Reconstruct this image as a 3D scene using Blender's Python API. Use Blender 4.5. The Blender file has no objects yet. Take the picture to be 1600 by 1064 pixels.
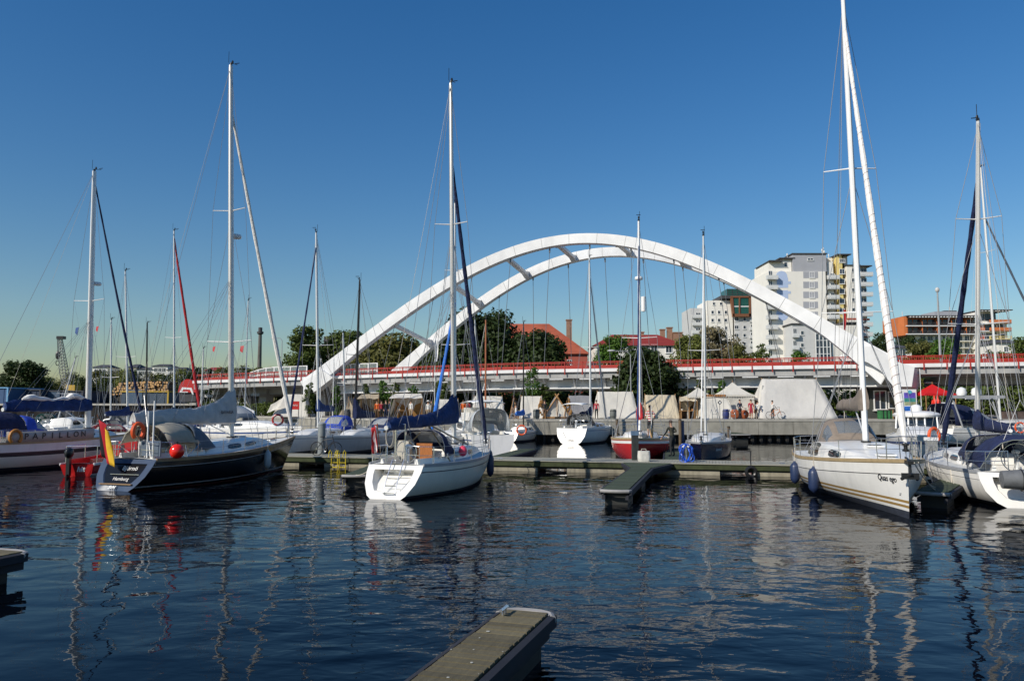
import bpy, bmesh, math, random
import numpy as np
from mathutils import Vector, Matrix, Euler
R = math.radians
PI = math.pi
S = bpy.context.scene
COL = S.collection
random.seed(7)
rng = np.random.default_rng(11)

# ---------------------------------------------------------------- camera
CAMZ = 3.0
FPX = 1220.0
PITCH = math.atan(103 / FPX)
cam_d = bpy.data.cameras.new('camera')
cam = bpy.data.objects.new('camera', cam_d)
COL.objects.link(cam)
cam.location = (0, 0, CAMZ)
cam.rotation_euler = (PI / 2 + PITCH, 0, 0)
cam_d.sensor_width = 36
cam_d.lens = 36 * FPX / 1600
cam_d.clip_start = 0.1
cam_d.clip_end = 6000
S.camera = cam

# ---------------------------------------------------------------- sky + sun
SUN_EL = R(34)
SUN_AZ = R(231)          # compass-style, measured from +Y towards +X: the sun stands behind and left of the camera
W = bpy.data.worlds.new('World'); S.world = W; W.use_nodes = True
wt = W.node_tree; bg = wt.nodes['Background']
sk = wt.nodes.new('ShaderNodeTexSky'); sk.sky_type = 'NISHITA'; sk.sun_disc = False
sk.sun_elevation = SUN_EL; sk.sun_rotation = SUN_AZ
sk.altitude = 0; sk.air_density = 1.35; sk.dust_density = 0.4; sk.ozone_density = 2.8
hsv = wt.nodes.new('ShaderNodeHueSaturation'); hsv.inputs['Saturation'].default_value = 1.38
wt.links.new(sk.outputs[0], hsv.inputs['Color']); tn = wt.nodes.new('ShaderNodeMix'); tn.data_type = 'RGBA'; tn.blend_type = 'MULTIPLY'; tn.inputs['Factor'].default_value = 1; tn.inputs['B'].default_value = (.86, .985, 1.19, 1)
wt.links.new(hsv.outputs[0], tn.inputs['A']); wt.links.new(tn.outputs['Result'], bg.inputs[0])
bg.inputs[1].default_value = 0.080
sd = bpy.data.lights.new('sun', 'SUN'); sd.energy = 4.4; sd.angle = R(0.5); sd.color = (1.0, 0.93, 0.82)
sun = bpy.data.objects.new('sun', sd); COL.objects.link(sun)
sv = Vector((math.sin(SUN_AZ) * math.cos(SUN_EL), math.cos(SUN_AZ) * math.cos(SUN_EL), math.sin(SUN_EL)))
sun.rotation_euler = sv.to_track_quat('Z', 'Y').to_euler()
sun.location = (0, 0, 60)
S.view_settings.view_transform = 'Standard'; S.view_settings.look = 'None'
S.view_settings.exposure = 0.0; S.view_settings.gamma = 1.0
S.cycles.max_bounces = 6

# ---------------------------------------------------------------- measuring helpers (photo pixel -> place)
_c, _s = math.cos(PITCH), math.sin(PITCH)
def ray(px, py):
    u = (px - 800) / FPX; v = (532 - py) / FPX
    return Vector((u, _c - v * _s, _s + v * _c))
def on_z(px, py, z=0.0):
    d = ray(px, py); t = (z - CAMZ) / d.z
    return Vector((d.x * t, d.y * t, z))
def at(px, py, Y):
    d = ray(px, py); t = Y / d.y
    return Vector((d.x * t, Y, CAMZ + d.z * t))

# ---------------------------------------------------------------- materials
MATS = {}
def mat(name, col, rough=0.5, metal=0.0, var=0.12, scale=4.0, bump=0.0, bscale=None, coat=0.0, spec=0.5,
        stretch=(1, 1, 1), island=0.0, trans=0.0, stain=0.0, bdist=0.02):
    if name in MATS: return MATS[name]
    m = bpy.data.materials.new(name); m.use_nodes = True; MATS[name] = m
    nt = m.node_tree; N = nt.nodes; L = nt.links
    b = N['Principled BSDF']
    b.inputs['Roughness'].default_value = rough; b.inputs['Metallic'].default_value = metal
    b.inputs['Specular IOR Level'].default_value = spec
    b.inputs['Coat Weight'].default_value = coat; b.inputs['Coat Roughness'].default_value = 0.08
    tc = N.new('ShaderNodeTexCoord'); mp = N.new('ShaderNodeMapping'); mp.inputs['Scale'].default_value = stretch
    L.new(tc.outputs['Object'], mp.inputs[0])
    nz = N.new('ShaderNodeTexNoise'); nz.inputs['Scale'].default_value = scale; nz.inputs['Detail'].default_value = 5
    nz.inputs['Roughness'].default_value = 0.65
    L.new(mp.outputs[0], nz.inputs[0])
    mx = N.new('ShaderNodeMix'); mx.data_type = 'RGBA'
    c = Vector(col[:3])
    mx.inputs['A'].default_value = (*(c * (1 - var)), 1); mx.inputs['B'].default_value = (*[min(1, q) for q in (c * (1 + var))], 1)
    mr = N.new('ShaderNodeMapRange'); mr.inputs[1].default_value = 0.3; mr.inputs[2].default_value = 0.7
    L.new(nz.outputs[0], mr.inputs[0])
    fac = mr.outputs[0]
    if island:
        ge = N.new('ShaderNodeNewGeometry'); a = N.new('ShaderNodeMix'); a.data_type = 'FLOAT'; a.inputs[0].default_value = island
        L.new(fac, a.inputs[2]); L.new(ge.outputs['Random Per Island'], a.inputs[3]); fac = a.outputs[0]
    L.new(fac, mx.inputs['Factor'])
    out = mx.outputs['Result']
    if stain:
        n2 = N.new('ShaderNodeTexNoise'); n2.inputs['Scale'].default_value = scale * 0.6; n2.inputs['Detail'].default_value = 8
        m2 = N.new('ShaderNodeMapping'); m2.inputs['Scale'].default_value = (3, 3, 0.35); m2.inputs['Location'].default_value = (3, 1, 7)
        L.new(tc.outputs['Object'], m2.inputs[0]); L.new(m2.outputs[0], n2.inputs[0])
        r2 = N.new('ShaderNodeMapRange'); r2.inputs[1].default_value = 0.5; r2.inputs[2].default_value = 0.8; r2.inputs[4].default_value = stain
        L.new(n2.outputs[0], r2.inputs[0])
        mm = N.new('ShaderNodeMix'); mm.data_type = 'RGBA'; mm.inputs['B'].default_value = (*(c * 0.35), 1)
        L.new(out, mm.inputs['A']); L.new(r2.outputs[0], mm.inputs['Factor']); out = mm.outputs['Result']
    L.new(out, b.inputs['Base Color'])
    if bump:
        bp = N.new('ShaderNodeBump'); bp.inputs['Strength'].default_value = bump; bp.inputs['Distance'].default_value = bdist
        n3 = N.new('ShaderNodeTexNoise'); n3.inputs['Scale'].default_value = bscale or scale * 3; n3.inputs['Detail'].default_value = 4
        L.new(mp.outputs[0], n3.inputs[0]); L.new(n3.outputs[0], bp.inputs['Height']); L.new(bp.outputs[0], b.inputs['Normal'])
    if trans:
        b.inputs['Transmission Weight'].default_value = 0
        tr = N.new('ShaderNodeBsdfTranslucent'); L.new(out, tr.inputs[0])
        ms = N.new('ShaderNodeMixShader'); ms.inputs[0].default_value = trans
        L.new(b.outputs[0], ms.inputs[1]); L.new(tr.outputs[0], ms.inputs[2]); L.new(ms.outputs[0], N['Material Output'].inputs[0])
    return m
def glassy(name, col, rough=0.08, alpha=1.0):
    if name in MATS: return MATS[name]
    m = mat(name, col, rough, 0, 0.05, 2, spec=0.8)
    m.node_tree.nodes['Principled BSDF'].inputs['Alpha'].default_value = alpha
    return m
M = dict(
 gel=lambda: mat('gelcoat_white', (.82, .80, .75), .32, var=.05, scale=1.5, coat=.2, stain=.22),
 cream=lambda: mat('gelcoat_cream', (.78, .74, .62), .3, var=.04, scale=1.5, coat=.2, stain=.12),
 grey=lambda: mat('gelcoat_grey', (.42, .45, .47), .35, var=.08, scale=1.5, stain=.2),
 deck=lambda: mat('deck_nonslip', (.66, .66, .62), .6, var=.06, scale=6, bump=.1, bscale=60),
 teak=lambda: mat('teak', (.30, .19, .10), .6, var=.3, scale=6, stretch=(1, 12, 1)),
 wood=lambda: mat('varnished_wood', (.36, .13, .04), .3, var=.25, scale=8, stretch=(1, 6, 1)),
 blackhull=lambda: mat('black_hull', (.006, .007, .009), .2, var=.2, coat=.1, spec=.3),
 navyhull=lambda: mat('navy_hull', (.006, .010, .035), .25, var=.2, coat=.1, spec=.3),
 redhull=lambda: mat('red_hull', (.50, .02, .02), .25, var=.1, coat=.3),
 bluehull=lambda: mat('blue_hull', (.02, .05, .16), .25, var=.1, coat=.3),
 slatehull=lambda: mat('slate_blue_paint', (.035, .06, .11), .3, var=.1),
 gold=lambda: mat('gold_stripe', (.33, .20, .06), .35, var=.08),
 bluestripe=lambda: mat('blue_stripe', (.04, .08, .22), .35, var=.08),
 darkstripe=lambda: mat('dark_stripe', (.03, .03, .035), .35, var=.08),
 redstripe=lambda: mat('red_stripe', (.45, .03, .03), .35, var=.08),
 greystripe=lambda: mat('grey_stripe', (.35, .36, .37), .35, var=.08),
 rub=lambda: mat('rubbing_strake', (.38, .28, .15), .5, var=.15),
 anti=lambda: mat('antifouling', (.03, .035, .05), .7, var=.3),
 antired=lambda: mat('antifouling_red', (.14, .02, .02), .7, var=.3),
 alu=lambda: mat('mast_aluminium', (.72, .72, .70), .35, metal=.25, var=.04),
 aluw=lambda: mat('mast_white', (.85, .85, .83), .35, var=.03),
 steel=lambda: mat('stainless_steel', (.62, .63, .65), .22, metal=.9, var=.05),
 wire=lambda: mat('rigging_wire', (.36, .36, .36), .4, metal=.4, var=.05),
 black=lambda: mat('black_plastic', (.015, .015, .016), .4, var=.2),
 blackmast=lambda: mat('black_mast', (.015, .014, .013), .35, var=.2),
 glass=lambda: glassy('dark_glass', (.012, .018, .024), .06),
 tint=lambda: glassy('window_plastic', (.20, .22, .24), .1, .55),
 clear=lambda: glassy('clear_plastic', (.45, .47, .48), .12, .6),
 navy=lambda: mat('navy_canvas', (.010, .018, .065), .9, var=.35, scale=4, bump=.9, bscale=4, bdist=.08),
 blue=lambda: mat('blue_canvas', (.012, .038, .135), .9, var=.35, scale=4, bump=.9, bscale=4, bdist=.08),
 bright=lambda: mat('bright_blue_canvas', (.02, .15, .55), .8, var=.2, scale=5, bump=.5, bscale=6, bdist=.05),
 royal=lambda: mat('royal_blue_canvas', (.015, .06, .42), .8, var=.2, scale=5, bump=.4, bscale=6, bdist=.04),
 gcan=lambda: mat('grey_canvas', (.48, .47, .45), .9, var=.14, scale=3, bump=.9, bscale=3, bdist=.1),
 slate=lambda: mat('slate_canvas', (.10, .13, .17), .9, var=.15, scale=3, bump=.4, bscale=3, bdist=.05),
 taupe=lambda: mat('taupe_canvas', (.22, .18, .145), .9, var=.15, scale=3, bump=.6, bscale=3, bdist=.06),
 red=lambda: mat('red_canvas', (.42, .015, .02), .8, var=.2, scale=4, bump=.5, bscale=5, bdist=.05),
 sail=lambda: mat('sailcloth', (.80, .77, .72), .75, var=.06, scale=3, bump=.6, bscale=6, bdist=.05),
 rope=lambda: mat('rope', (.55, .50, .42), .9, var=.2, scale=30),
 orange=lambda: mat('lifebuoy_orange', (.75, .10, .02), .5, var=.1),
 redball=lambda: mat('red_buoy_plastic', (.80, .02, .01), .22, var=.05, coat=.3),
 white=lambda: mat('white_paint', (.80, .80, .78), .45, var=.04),
 fend=lambda: mat('navy_fender', (.02, .035, .09), .4, var=.15),
 fendg=lambda: mat('grey_fender', (.45, .45, .44), .45, var=.15),
 rubber=lambda: mat('grey_rubber', (.20, .21, .22), .55, var=.1),
)
def G(k): return M[k]() if isinstance(k, str) else k

# ---------------------------------------------------------------- mesh building
class MB:
    def __init__(s): s.v = []; s.f = []; s.m = []
    def add(s, vs, fs, mi=0, T=None):
        n = len(s.v)
        s.v += [tuple(T @ Vector(p)) if T else tuple(p) for p in vs]
        s.f += [tuple(n + i for i in f) for f in fs]; s.m += [mi] * len(fs); return s
    def box(s, c, d, mi=0, T=None, rz=0):
        x, y, z = [q / 2 for q in d]
        vs = [Vector((i * x, j * y, k * z)) for k in (-1, 1) for j in (-1, 1) for i in (-1, 1)]
        if rz: vs = [Matrix.Rotation(rz, 3, 'Z') @ v for v in vs]
        vs = [v + Vector(c) for v in vs]
        return s.add(vs, [(0, 2, 3, 1), (4, 5, 7, 6), (0, 1, 5, 4), (2, 6, 7, 3), (0, 4, 6, 2), (1, 3, 7, 5)], mi, T)
    def rings(s, rs, mi=0, cap=True, T=None, closed=False):
        n = len(rs[0]); vs = [p for r in rs for p in r]; fs = []
        k = len(rs)
        for a in range(k if closed else k - 1):
            b = (a + 1) % k
            for i in range(n):
                j = (i + 1) % n; fs.append((a * n + i, a * n + j, b * n + j, b * n + i))
        if cap and not closed: fs += [tuple(range(n))[::-1], tuple((k - 1) * n + i for i in range(n))]
        return s.add(vs, fs, mi, T)
    def tube(s, pts, r, mi=0, n=6, T=None, cap=True, flat=1.0):
        pts = [Vector(p) for p in pts]; rr = r if isinstance(r, (list, tuple)) else [r] * len(pts); rs = []; up = None
        for i, p in enumerate(pts):
            t = (pts[min(i + 1, len(pts) - 1)] - pts[max(i - 1, 0)])
            if t.length < 1e-9: t = Vector((0, 0, 1))
            t.normalize()
            if up is None or abs(up.dot(t)) > .95:
                up = Vector((0, 0, 1)) if abs(t.z) < .9 else Vector((1, 0, 0))
            a = t.cross(up).normalized(); b = a.cross(t)
            if up.dot(b) < 0: pass
            up = b
            rs.append([p + a * math.cos(q) * rr[i] + b * math.sin(q) * rr[i] * flat for q in [2 * PI * k / n for k in range(n)]])
        return s.rings(rs, mi, cap, T)
    def loop(s, pts, r, mi=0, n=6, T=None):
        pts = [Vector(p) for p in pts]; k = len(pts); rs = []
        c = sum(pts, Vector()) / k
        nn = (pts[0] - c).cross(pts[k // 4] - c).normalized()
        for i, p in enumerate(pts):
            t = (pts[(i + 1) % k] - pts[i - 1]).normalized(); a = t.cross(nn).normalized()
            rs.append([p + a * math.cos(q) * r + nn * math.sin(q) * r for q in [2 * PI * j / n for j in range(n)]])
        return s.rings(rs, mi, False, T, closed=True)
    def ball(s, c, r, mi=0, n=12, T=None, k=8):
        r = (r, r, r) if isinstance(r, (int, float)) else r; c = Vector(c)
        vs = [c + Vector((0, 0, -r[2]))]; fs = []
        for a in range(1, k):
            th = -PI / 2 + PI * a / k
            vs += [c + Vector((math.cos(th) * math.cos(q) * r[0], math.cos(th) * math.sin(q) * r[1], math.sin(th) * r[2])) for q in [2 * PI * i / n for i in range(n)]]
        vs.append(c + Vector((0, 0, r[2])))
        for i in range(n):
            j = (i + 1) % n; fs.append((0, 1 + j, 1 + i)); fs.append((len(vs) - 1, 1 + (k - 2) * n + i, 1 + (k - 2) * n + j))
            for a in range(k - 2): fs.append((1 + a * n + i, 1 + a * n + j, 1 + (a + 1) * n + j, 1 + (a + 1) * n + i))
        return s.add(vs, fs, mi, T)
    def prism(s, poly, ext, mi=0, T=None):
        poly = [Vector(p) for p in poly]; e = Vector(ext); n = len(poly)
        vs = poly + [p + e for p in poly]
        fs = [tuple(range(n))[::-1], tuple(range(n, 2 * n))] + [(i, (i + 1) % n, n + (i + 1) % n, n + i) for i in range(n)]
        return s.add(vs, fs, mi, T)
    def lathe(s, prof, c=(0, 0, 0), mi=0, n=14, T=None):
        c = Vector(c)
        rs = [[c + Vector((max(r, 1e-4) * math.cos(q), max(r, 1e-4) * math.sin(q), z)) for q in [2 * PI * i / n for i in range(n)]] for r, z in prof]
        return s.rings(rs, mi, True, T)
    def quad(s, *p, mi=0, T=None): return s.add(p, [tuple(range(len(p)))], mi, T)
    def plate(s, p, th, mi=0, T=None):
        """thin solid sheet through points p (planar), thickness th"""
        p = [Vector(q) for q in p]; nn = (p[1] - p[0]).cross(p[2] - p[0]).normalized() * th
        return s.prism([q - nn / 2 for q in p], nn, mi, T)
    def grid(s, P, mi=0, T=None, th=0):
        """P: 2-D list of points"""
        a, b = len(P), len(P[0]); vs = [Vector(q) for r in P for q in r]
        fs = [(i * b + j, i * b + j + 1, (i + 1) * b + j + 1, (i + 1) * b + j) for i in range(a - 1) for j in range(b - 1)]
        if th:
            n = len(vs); vv = vs + [q - Vector((0, 0, th)) for q in vs]
            fs = fs + [tuple(n + i for i in f[::-1]) for f in fs]
            ed = [(j, j + 1) for j in range(b - 1)] + [((i + 1) * b - 1, (i + 2) * b - 1) for i in range(a - 1)] + \
                 [((a - 1) * b + j + 1, (a - 1) * b + j) for j in range(b - 1)] + [((i + 1) * b, i * b) for i in range(a - 1)]
            fs += [(x, n + x, n + y, y) for x, y in ed]
            vs = vv
        return s.add(vs, fs, mi, T)
    def build(s, name, mats, parent=None, smooth=True, fix=True, ang=35):
        me = bpy.data.meshes.new(name); me.from_pydata(s.v, [], s.f)
        mats = mats if isinstance(mats, (list, tuple)) else [mats]
        for q in mats: me.materials.append(G(q))
        if len(mats) > 1: me.polygons.foreach_set('material_index', s.m)
        if fix:
            bm = bmesh.new(); bm.from_mesh(me); bmesh.ops.recalc_face_normals(bm, faces=bm.faces); bm.to_mesh(me); bm.free()
        if smooth:
            me.polygons.foreach_set('use_smooth', [True] * len(me.polygons)); me.set_sharp_from_angle(angle=R(ang))
        me.update()
        o = bpy.data.objects.new(name, me); COL.objects.link(o)
        if parent: o.parent = parent
        return o
def empty(name, loc=(0, 0, 0), rz=0):
    o = bpy.data.objects.new(name, None); COL.objects.link(o); o.location = loc; o.rotation_euler = (0, 0, rz); o.empty_display_size = .5
    return o
def tag(o, label, cat, group=None):
    o['label'] = label; o['category'] = cat
    if group: o['group'] = group
    return o
def thing(name, label, cat, loc=(0, 0, 0), rz=0, group=None): return tag(empty(name, loc, rz), label, cat, group)
def struct(o, kind='structure'): o['kind'] = kind; return o
def copy_tree(o, parent=None):
    c = o.copy(); COL.objects.link(c)
    if parent: c.parent = parent
    for ch in list(o.children): copy_tree(ch, c)
    return c
def inst(o, parent, loc, rz=0):
    c = o.copy(); COL.objects.link(c); c.parent = parent; c.location = loc; c.rotation_euler = (0, 0, rz); return c
def text(name, body, size, material, parent, origin, xd, up, extr=.004, shear=0.0, bold=0.0, space=1.0):
    cu = bpy.data.curves.new(name, 'FONT'); cu.body = body; cu.size = size; cu.extrude = extr; cu.shear = shear; cu.offset = bold
    cu.align_x = 'CENTER'; cu.align_y = 'CENTER'; cu.space_character = space; cu.resolution_u = 3
    t = bpy.data.objects.new(name, cu); COL.objects.link(t)
    bpy.context.view_layer.update()
    me = bpy.data.meshes.new_from_object(t.evaluated_get(bpy.context.evaluated_depsgraph_get()))
    bpy.data.objects.remove(t); bpy.data.curves.remove(cu)
    X = Vector(xd).normalized(); U = Vector(up).normalized(); Z = X.cross(U).normalized(); U = Z.cross(X)
    T = Matrix((X, U, Z)).transposed().to_4x4(); T.translation = Vector(origin)
    me.transform(T); me.materials.clear(); me.materials.append(G(material))
    o = bpy.data.objects.new(name, me); COL.objects.link(o)
    if parent: o.parent = parent
    return o
# ================================================================ water
def water():
    m = bpy.data.materials.new('harbour_water'); m.use_nodes = True
    nt = m.node_tree; N = nt.nodes; L = nt.links; b = N['Principled BSDF']
    b.inputs['Base Color'].default_value = (.0008, .0016, .0034, 1); b.inputs['Roughness'].default_value = .012
    b.inputs['IOR'].default_value = 1.19
    tc = N.new('ShaderNodeTexCoord'); sep = N.new('ShaderNodeSeparateXYZ'); L.new(tc.outputs['Object'], sep.inputs[0])
    def noise(sc, det, st, loc=(0, 0, 0), dist=0.0):
        mp = N.new('ShaderNodeMapping'); mp.inputs['Scale'].default_value = st; mp.inputs['Location'].default_value = loc
        mp.inputs['Rotation'].default_value = (0, 0, R(8))
        L.new(tc.outputs['Object'], mp.inputs[0])
        n = N.new('ShaderNodeTexNoise'); n.inputs['Scale'].default_value = sc; n.inputs['Detail'].default_value = det
        n.inputs['Roughness'].default_value = .45; n.inputs['Distortion'].default_value = dist
        L.new(mp.outputs[0], n.inputs[0]); return n.outputs[0]
    def ma(op, a, bb):
        n = N.new('ShaderNodeMath'); n.operation = op
        for i, q in enumerate((a, bb)):
            if isinstance(q, (int, float)): n.inputs[i].default_value = q
            else: L.new(q, n.inputs[i])
        return n.outputs[0]
    swell = ma('MULTIPLY', noise(.80, 1.0, (.85, 1.15, 1), dist=.5), .036)
    rip = ma('MULTIPLY', noise(2.3, 2, (.8, 1.25, 1), (5, 2, 0), .4), .021)
    fine = ma('MULTIPLY', noise(6.5, 2, (.75, 1.35, 1), (1, 7, 0)), .0034)
    gust = N.new('ShaderNodeMapRange'); L.new(noise(.10, 2, (1, 1.3, 1), (3, 3, 0)), gust.inputs[0])
    gust.inputs[1].default_value = .38; gust.inputs[2].default_value = .62; gust.inputs[3].default_value = .35; gust.inputs[4].default_value = 1.1
    # a breeze patch ruffles the middle of the basin; the sides lie calmer
    ex = ma('MULTIPLY', ma('SUBTRACT', sep.outputs[0], 1.5), .11); ey = ma('MULTIPLY', ma('SUBTRACT', sep.outputs[1], 19), .085)
    rr = N.new('ShaderNodeMapRange'); rr.interpolation_type = 'SMOOTHSTEP'; L.new(ma('ADD', ma('MULTIPLY', ex, ex), ma('MULTIPLY', ey, ey)), rr.inputs[0])
    rr.inputs[1].default_value = .15; rr.inputs[2].default_value = 1.3; rr.inputs[3].default_value = 1.25; rr.inputs[4].default_value = .42
    h = ma('ADD', swell, ma('MULTIPLY', ma('ADD', rip, fine), ma('MULTIPLY', gust.outputs[0], rr.outputs[0])))
    lee = N.new('ShaderNodeMapRange'); L.new(sep.outputs[1], lee.inputs[0])      # the basin behind the long pontoon is sheltered and calmer
    lee.inputs[1].default_value = 34; lee.inputs[2].default_value = 38; lee.inputs[3].default_value = 1.0; lee.inputs[4].default_value = .40
    h = ma('MULTIPLY', h, lee.outputs[0])
    bp = N.new('ShaderNodeBump'); bp.inputs['Strength'].default_value = 1.0; bp.inputs['Distance'].default_value = 1.0
    L.new(h, bp.inputs['Height']); L.new(bp.outputs[0], b.inputs['Normal'])
    mb = MB(); mb.quad((-700, -60, 0), (700, -60, 0), (700, 900, 0), (-700, 900, 0))
    o = mb.build('water', m, smooth=False); struct(o)
water()

# ================================================================ ground behind the quay
pave = mat('pavement', (.26, .23, .20), .85, var=.25, scale=.6, bump=.2, bscale=8)
grass = mat('grass_ground', (.060, .085, .025), .95, var=.4, scale=.8, bump=.3, bscale=9)
QZ = 1.86
QE = [(420, 70), (on_z(640, 655, QZ).x, 70), (-30.4, 92), (-39.5, 96.5)]     # edge of the quay, right to left
mb = MB()
far = [(-39.5, 640), (900, 640), (900, 70.6)]
top = [(x, y + .6, QZ - .004) for x, y in QE] + [(x, y, QZ - .004) for x, y in far]
mb.add(top, [tuple(range(len(top)))])
struct(mb.build('ground', pave, smooth=False))
mb = MB(); mb.add([(-39.6, 97.5, 3.4), (-47, 120.5, 3.4), (-150, 126.5, 3.4), (-700, 126.5, 3.4), (-700, 900, 3.4), (-39.6, 900, 3.4)], [(0, 1, 2, 3, 4, 5)])
struct(mb.build('far_bank', grass, smooth=False))
mb = MB(); mb.add([(-900, 600, -.5), (-900, 4500, -.5), (4500, 4500, 10), (2500, 600, 10)], [(0, 1, 2, 3)])
mb.add([(-39, 110, 1.95), (-39, 640, 3.0), (900, 640, 3.0), (900, 100, 1.95)], [(0, 1, 2, 3)])
struct(mb.build('terrain', grass, smooth=False))

# quay wall : concrete face, coping, dark undercut, ladders and stains
conc = mat('quay_concrete', (.30, .285, .24), .85, var=.22, scale=1.2, bump=.25, bscale=14, stain=.55)
cope = mat('quay_coping', (.40, .38, .33), .8, var=.15, scale=1.5, bump=.2, bscale=18)
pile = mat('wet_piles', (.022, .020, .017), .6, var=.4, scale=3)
q = thing('quay_wall', 'long stained concrete quay wall with pale coping under the row of tents', 'quay wall')
mb = MB(); cb = MB(); pb = MB(); jb = MB()
for (x0, y0), (x1, y1) in zip(QE, QE[1:]):
    a, b_ = Vector((x0, y0, 0)), Vector((x1, y1, 0)); d = (b_ - a); n = Vector((d.y, -d.x, 0)).normalized()
    if n.y < 0: n = -n
    L0 = d.length; k = max(1, int(L0 / 3.1)); d = d / k
    for i in range(k):
        p0 = a + d * i; p1 = a + d * (i + 1) - d.normalized() * .03
        mb.prism([p0 + Vector((0, 0, .5)), p1 + Vector((0, 0, .5)), p1 + n * .8 + Vector((0, 0, .5)), p0 + n * .8 + Vector((0, 0, .5))], (0, 0, 1.18))
        for j in range(4):
            c = p0 + d * ((j + .5) / 4) + n * .55
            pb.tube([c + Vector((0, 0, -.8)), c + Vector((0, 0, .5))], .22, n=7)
    s0, s1 = a - n * .05, b_ - n * .05
    cb.prism([s0 + Vector((0, 0, 1.683)), s1 + Vector((0, 0, 1.683)), s1 + n * .9 + Vector((0, 0, 1.683)), s0 + n * .9 + Vector((0, 0, 1.683))], (0, 0, .18))
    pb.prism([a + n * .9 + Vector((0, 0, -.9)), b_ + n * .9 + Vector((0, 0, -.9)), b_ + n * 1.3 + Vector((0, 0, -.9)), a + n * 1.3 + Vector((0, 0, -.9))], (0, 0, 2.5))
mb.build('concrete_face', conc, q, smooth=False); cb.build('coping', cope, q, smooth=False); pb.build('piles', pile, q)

# sheet pile wall of the far bank
mb = MB(); sp = mat('rusty_sheet_pile', (.014, .012, .011), .95, var=.35, scale=2, stain=.4)
pl = [(-39.6, 97.3), (-47, 120.2), (-150, 126.2), (-640, 126.2)]
prof = []
for (x0, y0), (x1, y1) in zip(pl, pl[1:]):
    L0 = math.hypot(x1 - x0, y1 - y0); k = int(L0 / .7)
    for i in range(min(k, 260)):
        t = i / k; off = .16 if (i // 2) % 2 else -.1
        prof.append((x0 + (x1 - x0) * t, y0 + (y1 - y0) * t + off))
mb.grid([[(x, y, -.6), (x, y, 3.15)] for x, y in prof])
w = tag(mb.build('sheet_pile_wall', sp, smooth=False, fix=False), 'dark rusty sheet pile wall along the far bank at left', 'wall')
mb = MB()
for (x0, y0), (x1, y1) in zip(pl, pl[1:]):
    a = Vector((x0, y0, 3.15)); b_ = Vector((x1, y1, 3.15)); n = Vector((0, .8, 0)) if abs(x1 - x0) > 10 else Vector((-.8, 0, 0))
    mb.prism([a - n * .4, b_ - n * .4, b_ + n * .6, a + n * .6], (0, 0, .3))
mb.build('capping_beam', cope, w, smooth=False)

# ================================================================ bridge
BR0 = Vector((0, 85, 0)); BRZ = math.atan2(-.312, .95)
def br(px, py, t):
    d = ray(px, py); u = d.x / d.y
    s = (u * (85 + .95 * t) - .312 * t) / (.95 + .312 * u)
    D = 85 - .312 * s + .95 * t
    return s, CAMZ + d.z / d.y * D
ARC = [4.43685291e-06, -1.00222707e-04, -1.80487629e-02, 2.42471484e-01, 20.4993560]
def arc_z(s): return float(np.polyval(ARC, s))
def dz(s): return 6.6 if s > 0 else 6.6 + .018 * s if s > -60 else 5.5 + .03 * (s + 60)
bw = mat('bridge_white_steel', (.74, .74, .73), .42, var=.12, scale=.4, coat=.15, stain=.22)  # patchy tone paints the steel's shimmering reflections into its colour
bgr = mat('bridge_grey_concrete', (.36, .36, .35), .75, var=.12, scale=1, stain=.35)
bred = mat('red_railing_paint', (.36, .022, .012), .55, var=.1)
B = thing('arch_bridge', 'white steel twin arch road bridge with red railings behind the marina', 'bridge', BR0, BRZ)
for side, t0, sg in ((0, -.7, 1), (1, 13.6, -1)):
    a = MB(); rs = []; ss = []
    for k in range(21):
        q = -25.8 + k * 3.185; ss += [q, q + 1.0, q + 2.1, q + 3.12] if k < 20 else [q]
    SH = 0 if side == 0 else 2.0
    for s in ss:
        s += SH; zt = arc_z(s - SH); ln = 3.0 * max(0, (zt - 6.6)) / 14.8
        zt = 3 + (zt - 3) * (1 + (.95 * ln / (85 - .312 * s) if side == 0 else .95 * ln / (85 - .312 * s)))
        s -= SH; sl = math.atan2(arc_z(s + .2) - arc_z(s - .2), .4)
        h = 1.06 + .25 * abs(s - 6.5) / 32 + (1.6 * max(0, (s - 31) / 7) ** 1.5 if s > 31 else 0)
        if s < -19: h += .5 * ((-19 - s) / 6.8)
        nx, nz = -math.sin(sl), math.cos(sl)
        tt = t0 + sg * ln; w = .52; s += SH
        top = Vector((s, tt, zt)); bot = Vector((s - nx * h, tt, zt - nz * h))
        rs.append([top + Vector((0, -w, 0)), top + Vector((0, w, 0)), bot + Vector((0, w, 0)), bot + Vector((0, -w, 0))])
    a.rings(rs)
    a.m = [1 if (f[0] // 4) % 4 == 3 and len(f) == 4 and f[0] < 4 * len(rs) - 4 else 0 for f in a.f]
    o = a.build('arch', [bw, mat('weld_seam', (.42, .42, .41), .6)], B, ang=25)
    # feet
    f = MB()
    if side == 0:
        P = [br(*q, -1.35) for q in ((474, 596), (503, 578), (520, 590), (493, 611), (474, 621))]
        f.prism([(x, -1.36, z) for x, z in P], (0, 1.33, 0)); f.build('arch_foot', bw, B, smooth=False); f = MB()
        P = [br(*q, -1.5) for q in ((1352, 541), (1366, 542), (1404, 566), (1429, 573.5), (1424.6, 604), (1396, 604), (1376, 579), (1357, 567), (1345, 562))]
        f.prism([(x, -1.5, z) for x, z in P], (.9, 2.4, -.25))
    else:
        f.prism([(36, 12.9, 10), (41, 12.9, 6.7), (40, 12.9, 4.9), (37, 12.9, 4.9), (34, 12.9, 8.5)], (0, 1.5, 0)); f.build('arch_foot', bw, B, smooth=False); f = MB()
        f.prism([(-28, 12.9, 4.2), (-28, 12.9, 6), (-25, 12.9, 7.2), (-23.4, 12.9, 6.5)], (0, 1.5, 0))
    f.build('arch_foot', bw, B, smooth=False)
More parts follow.
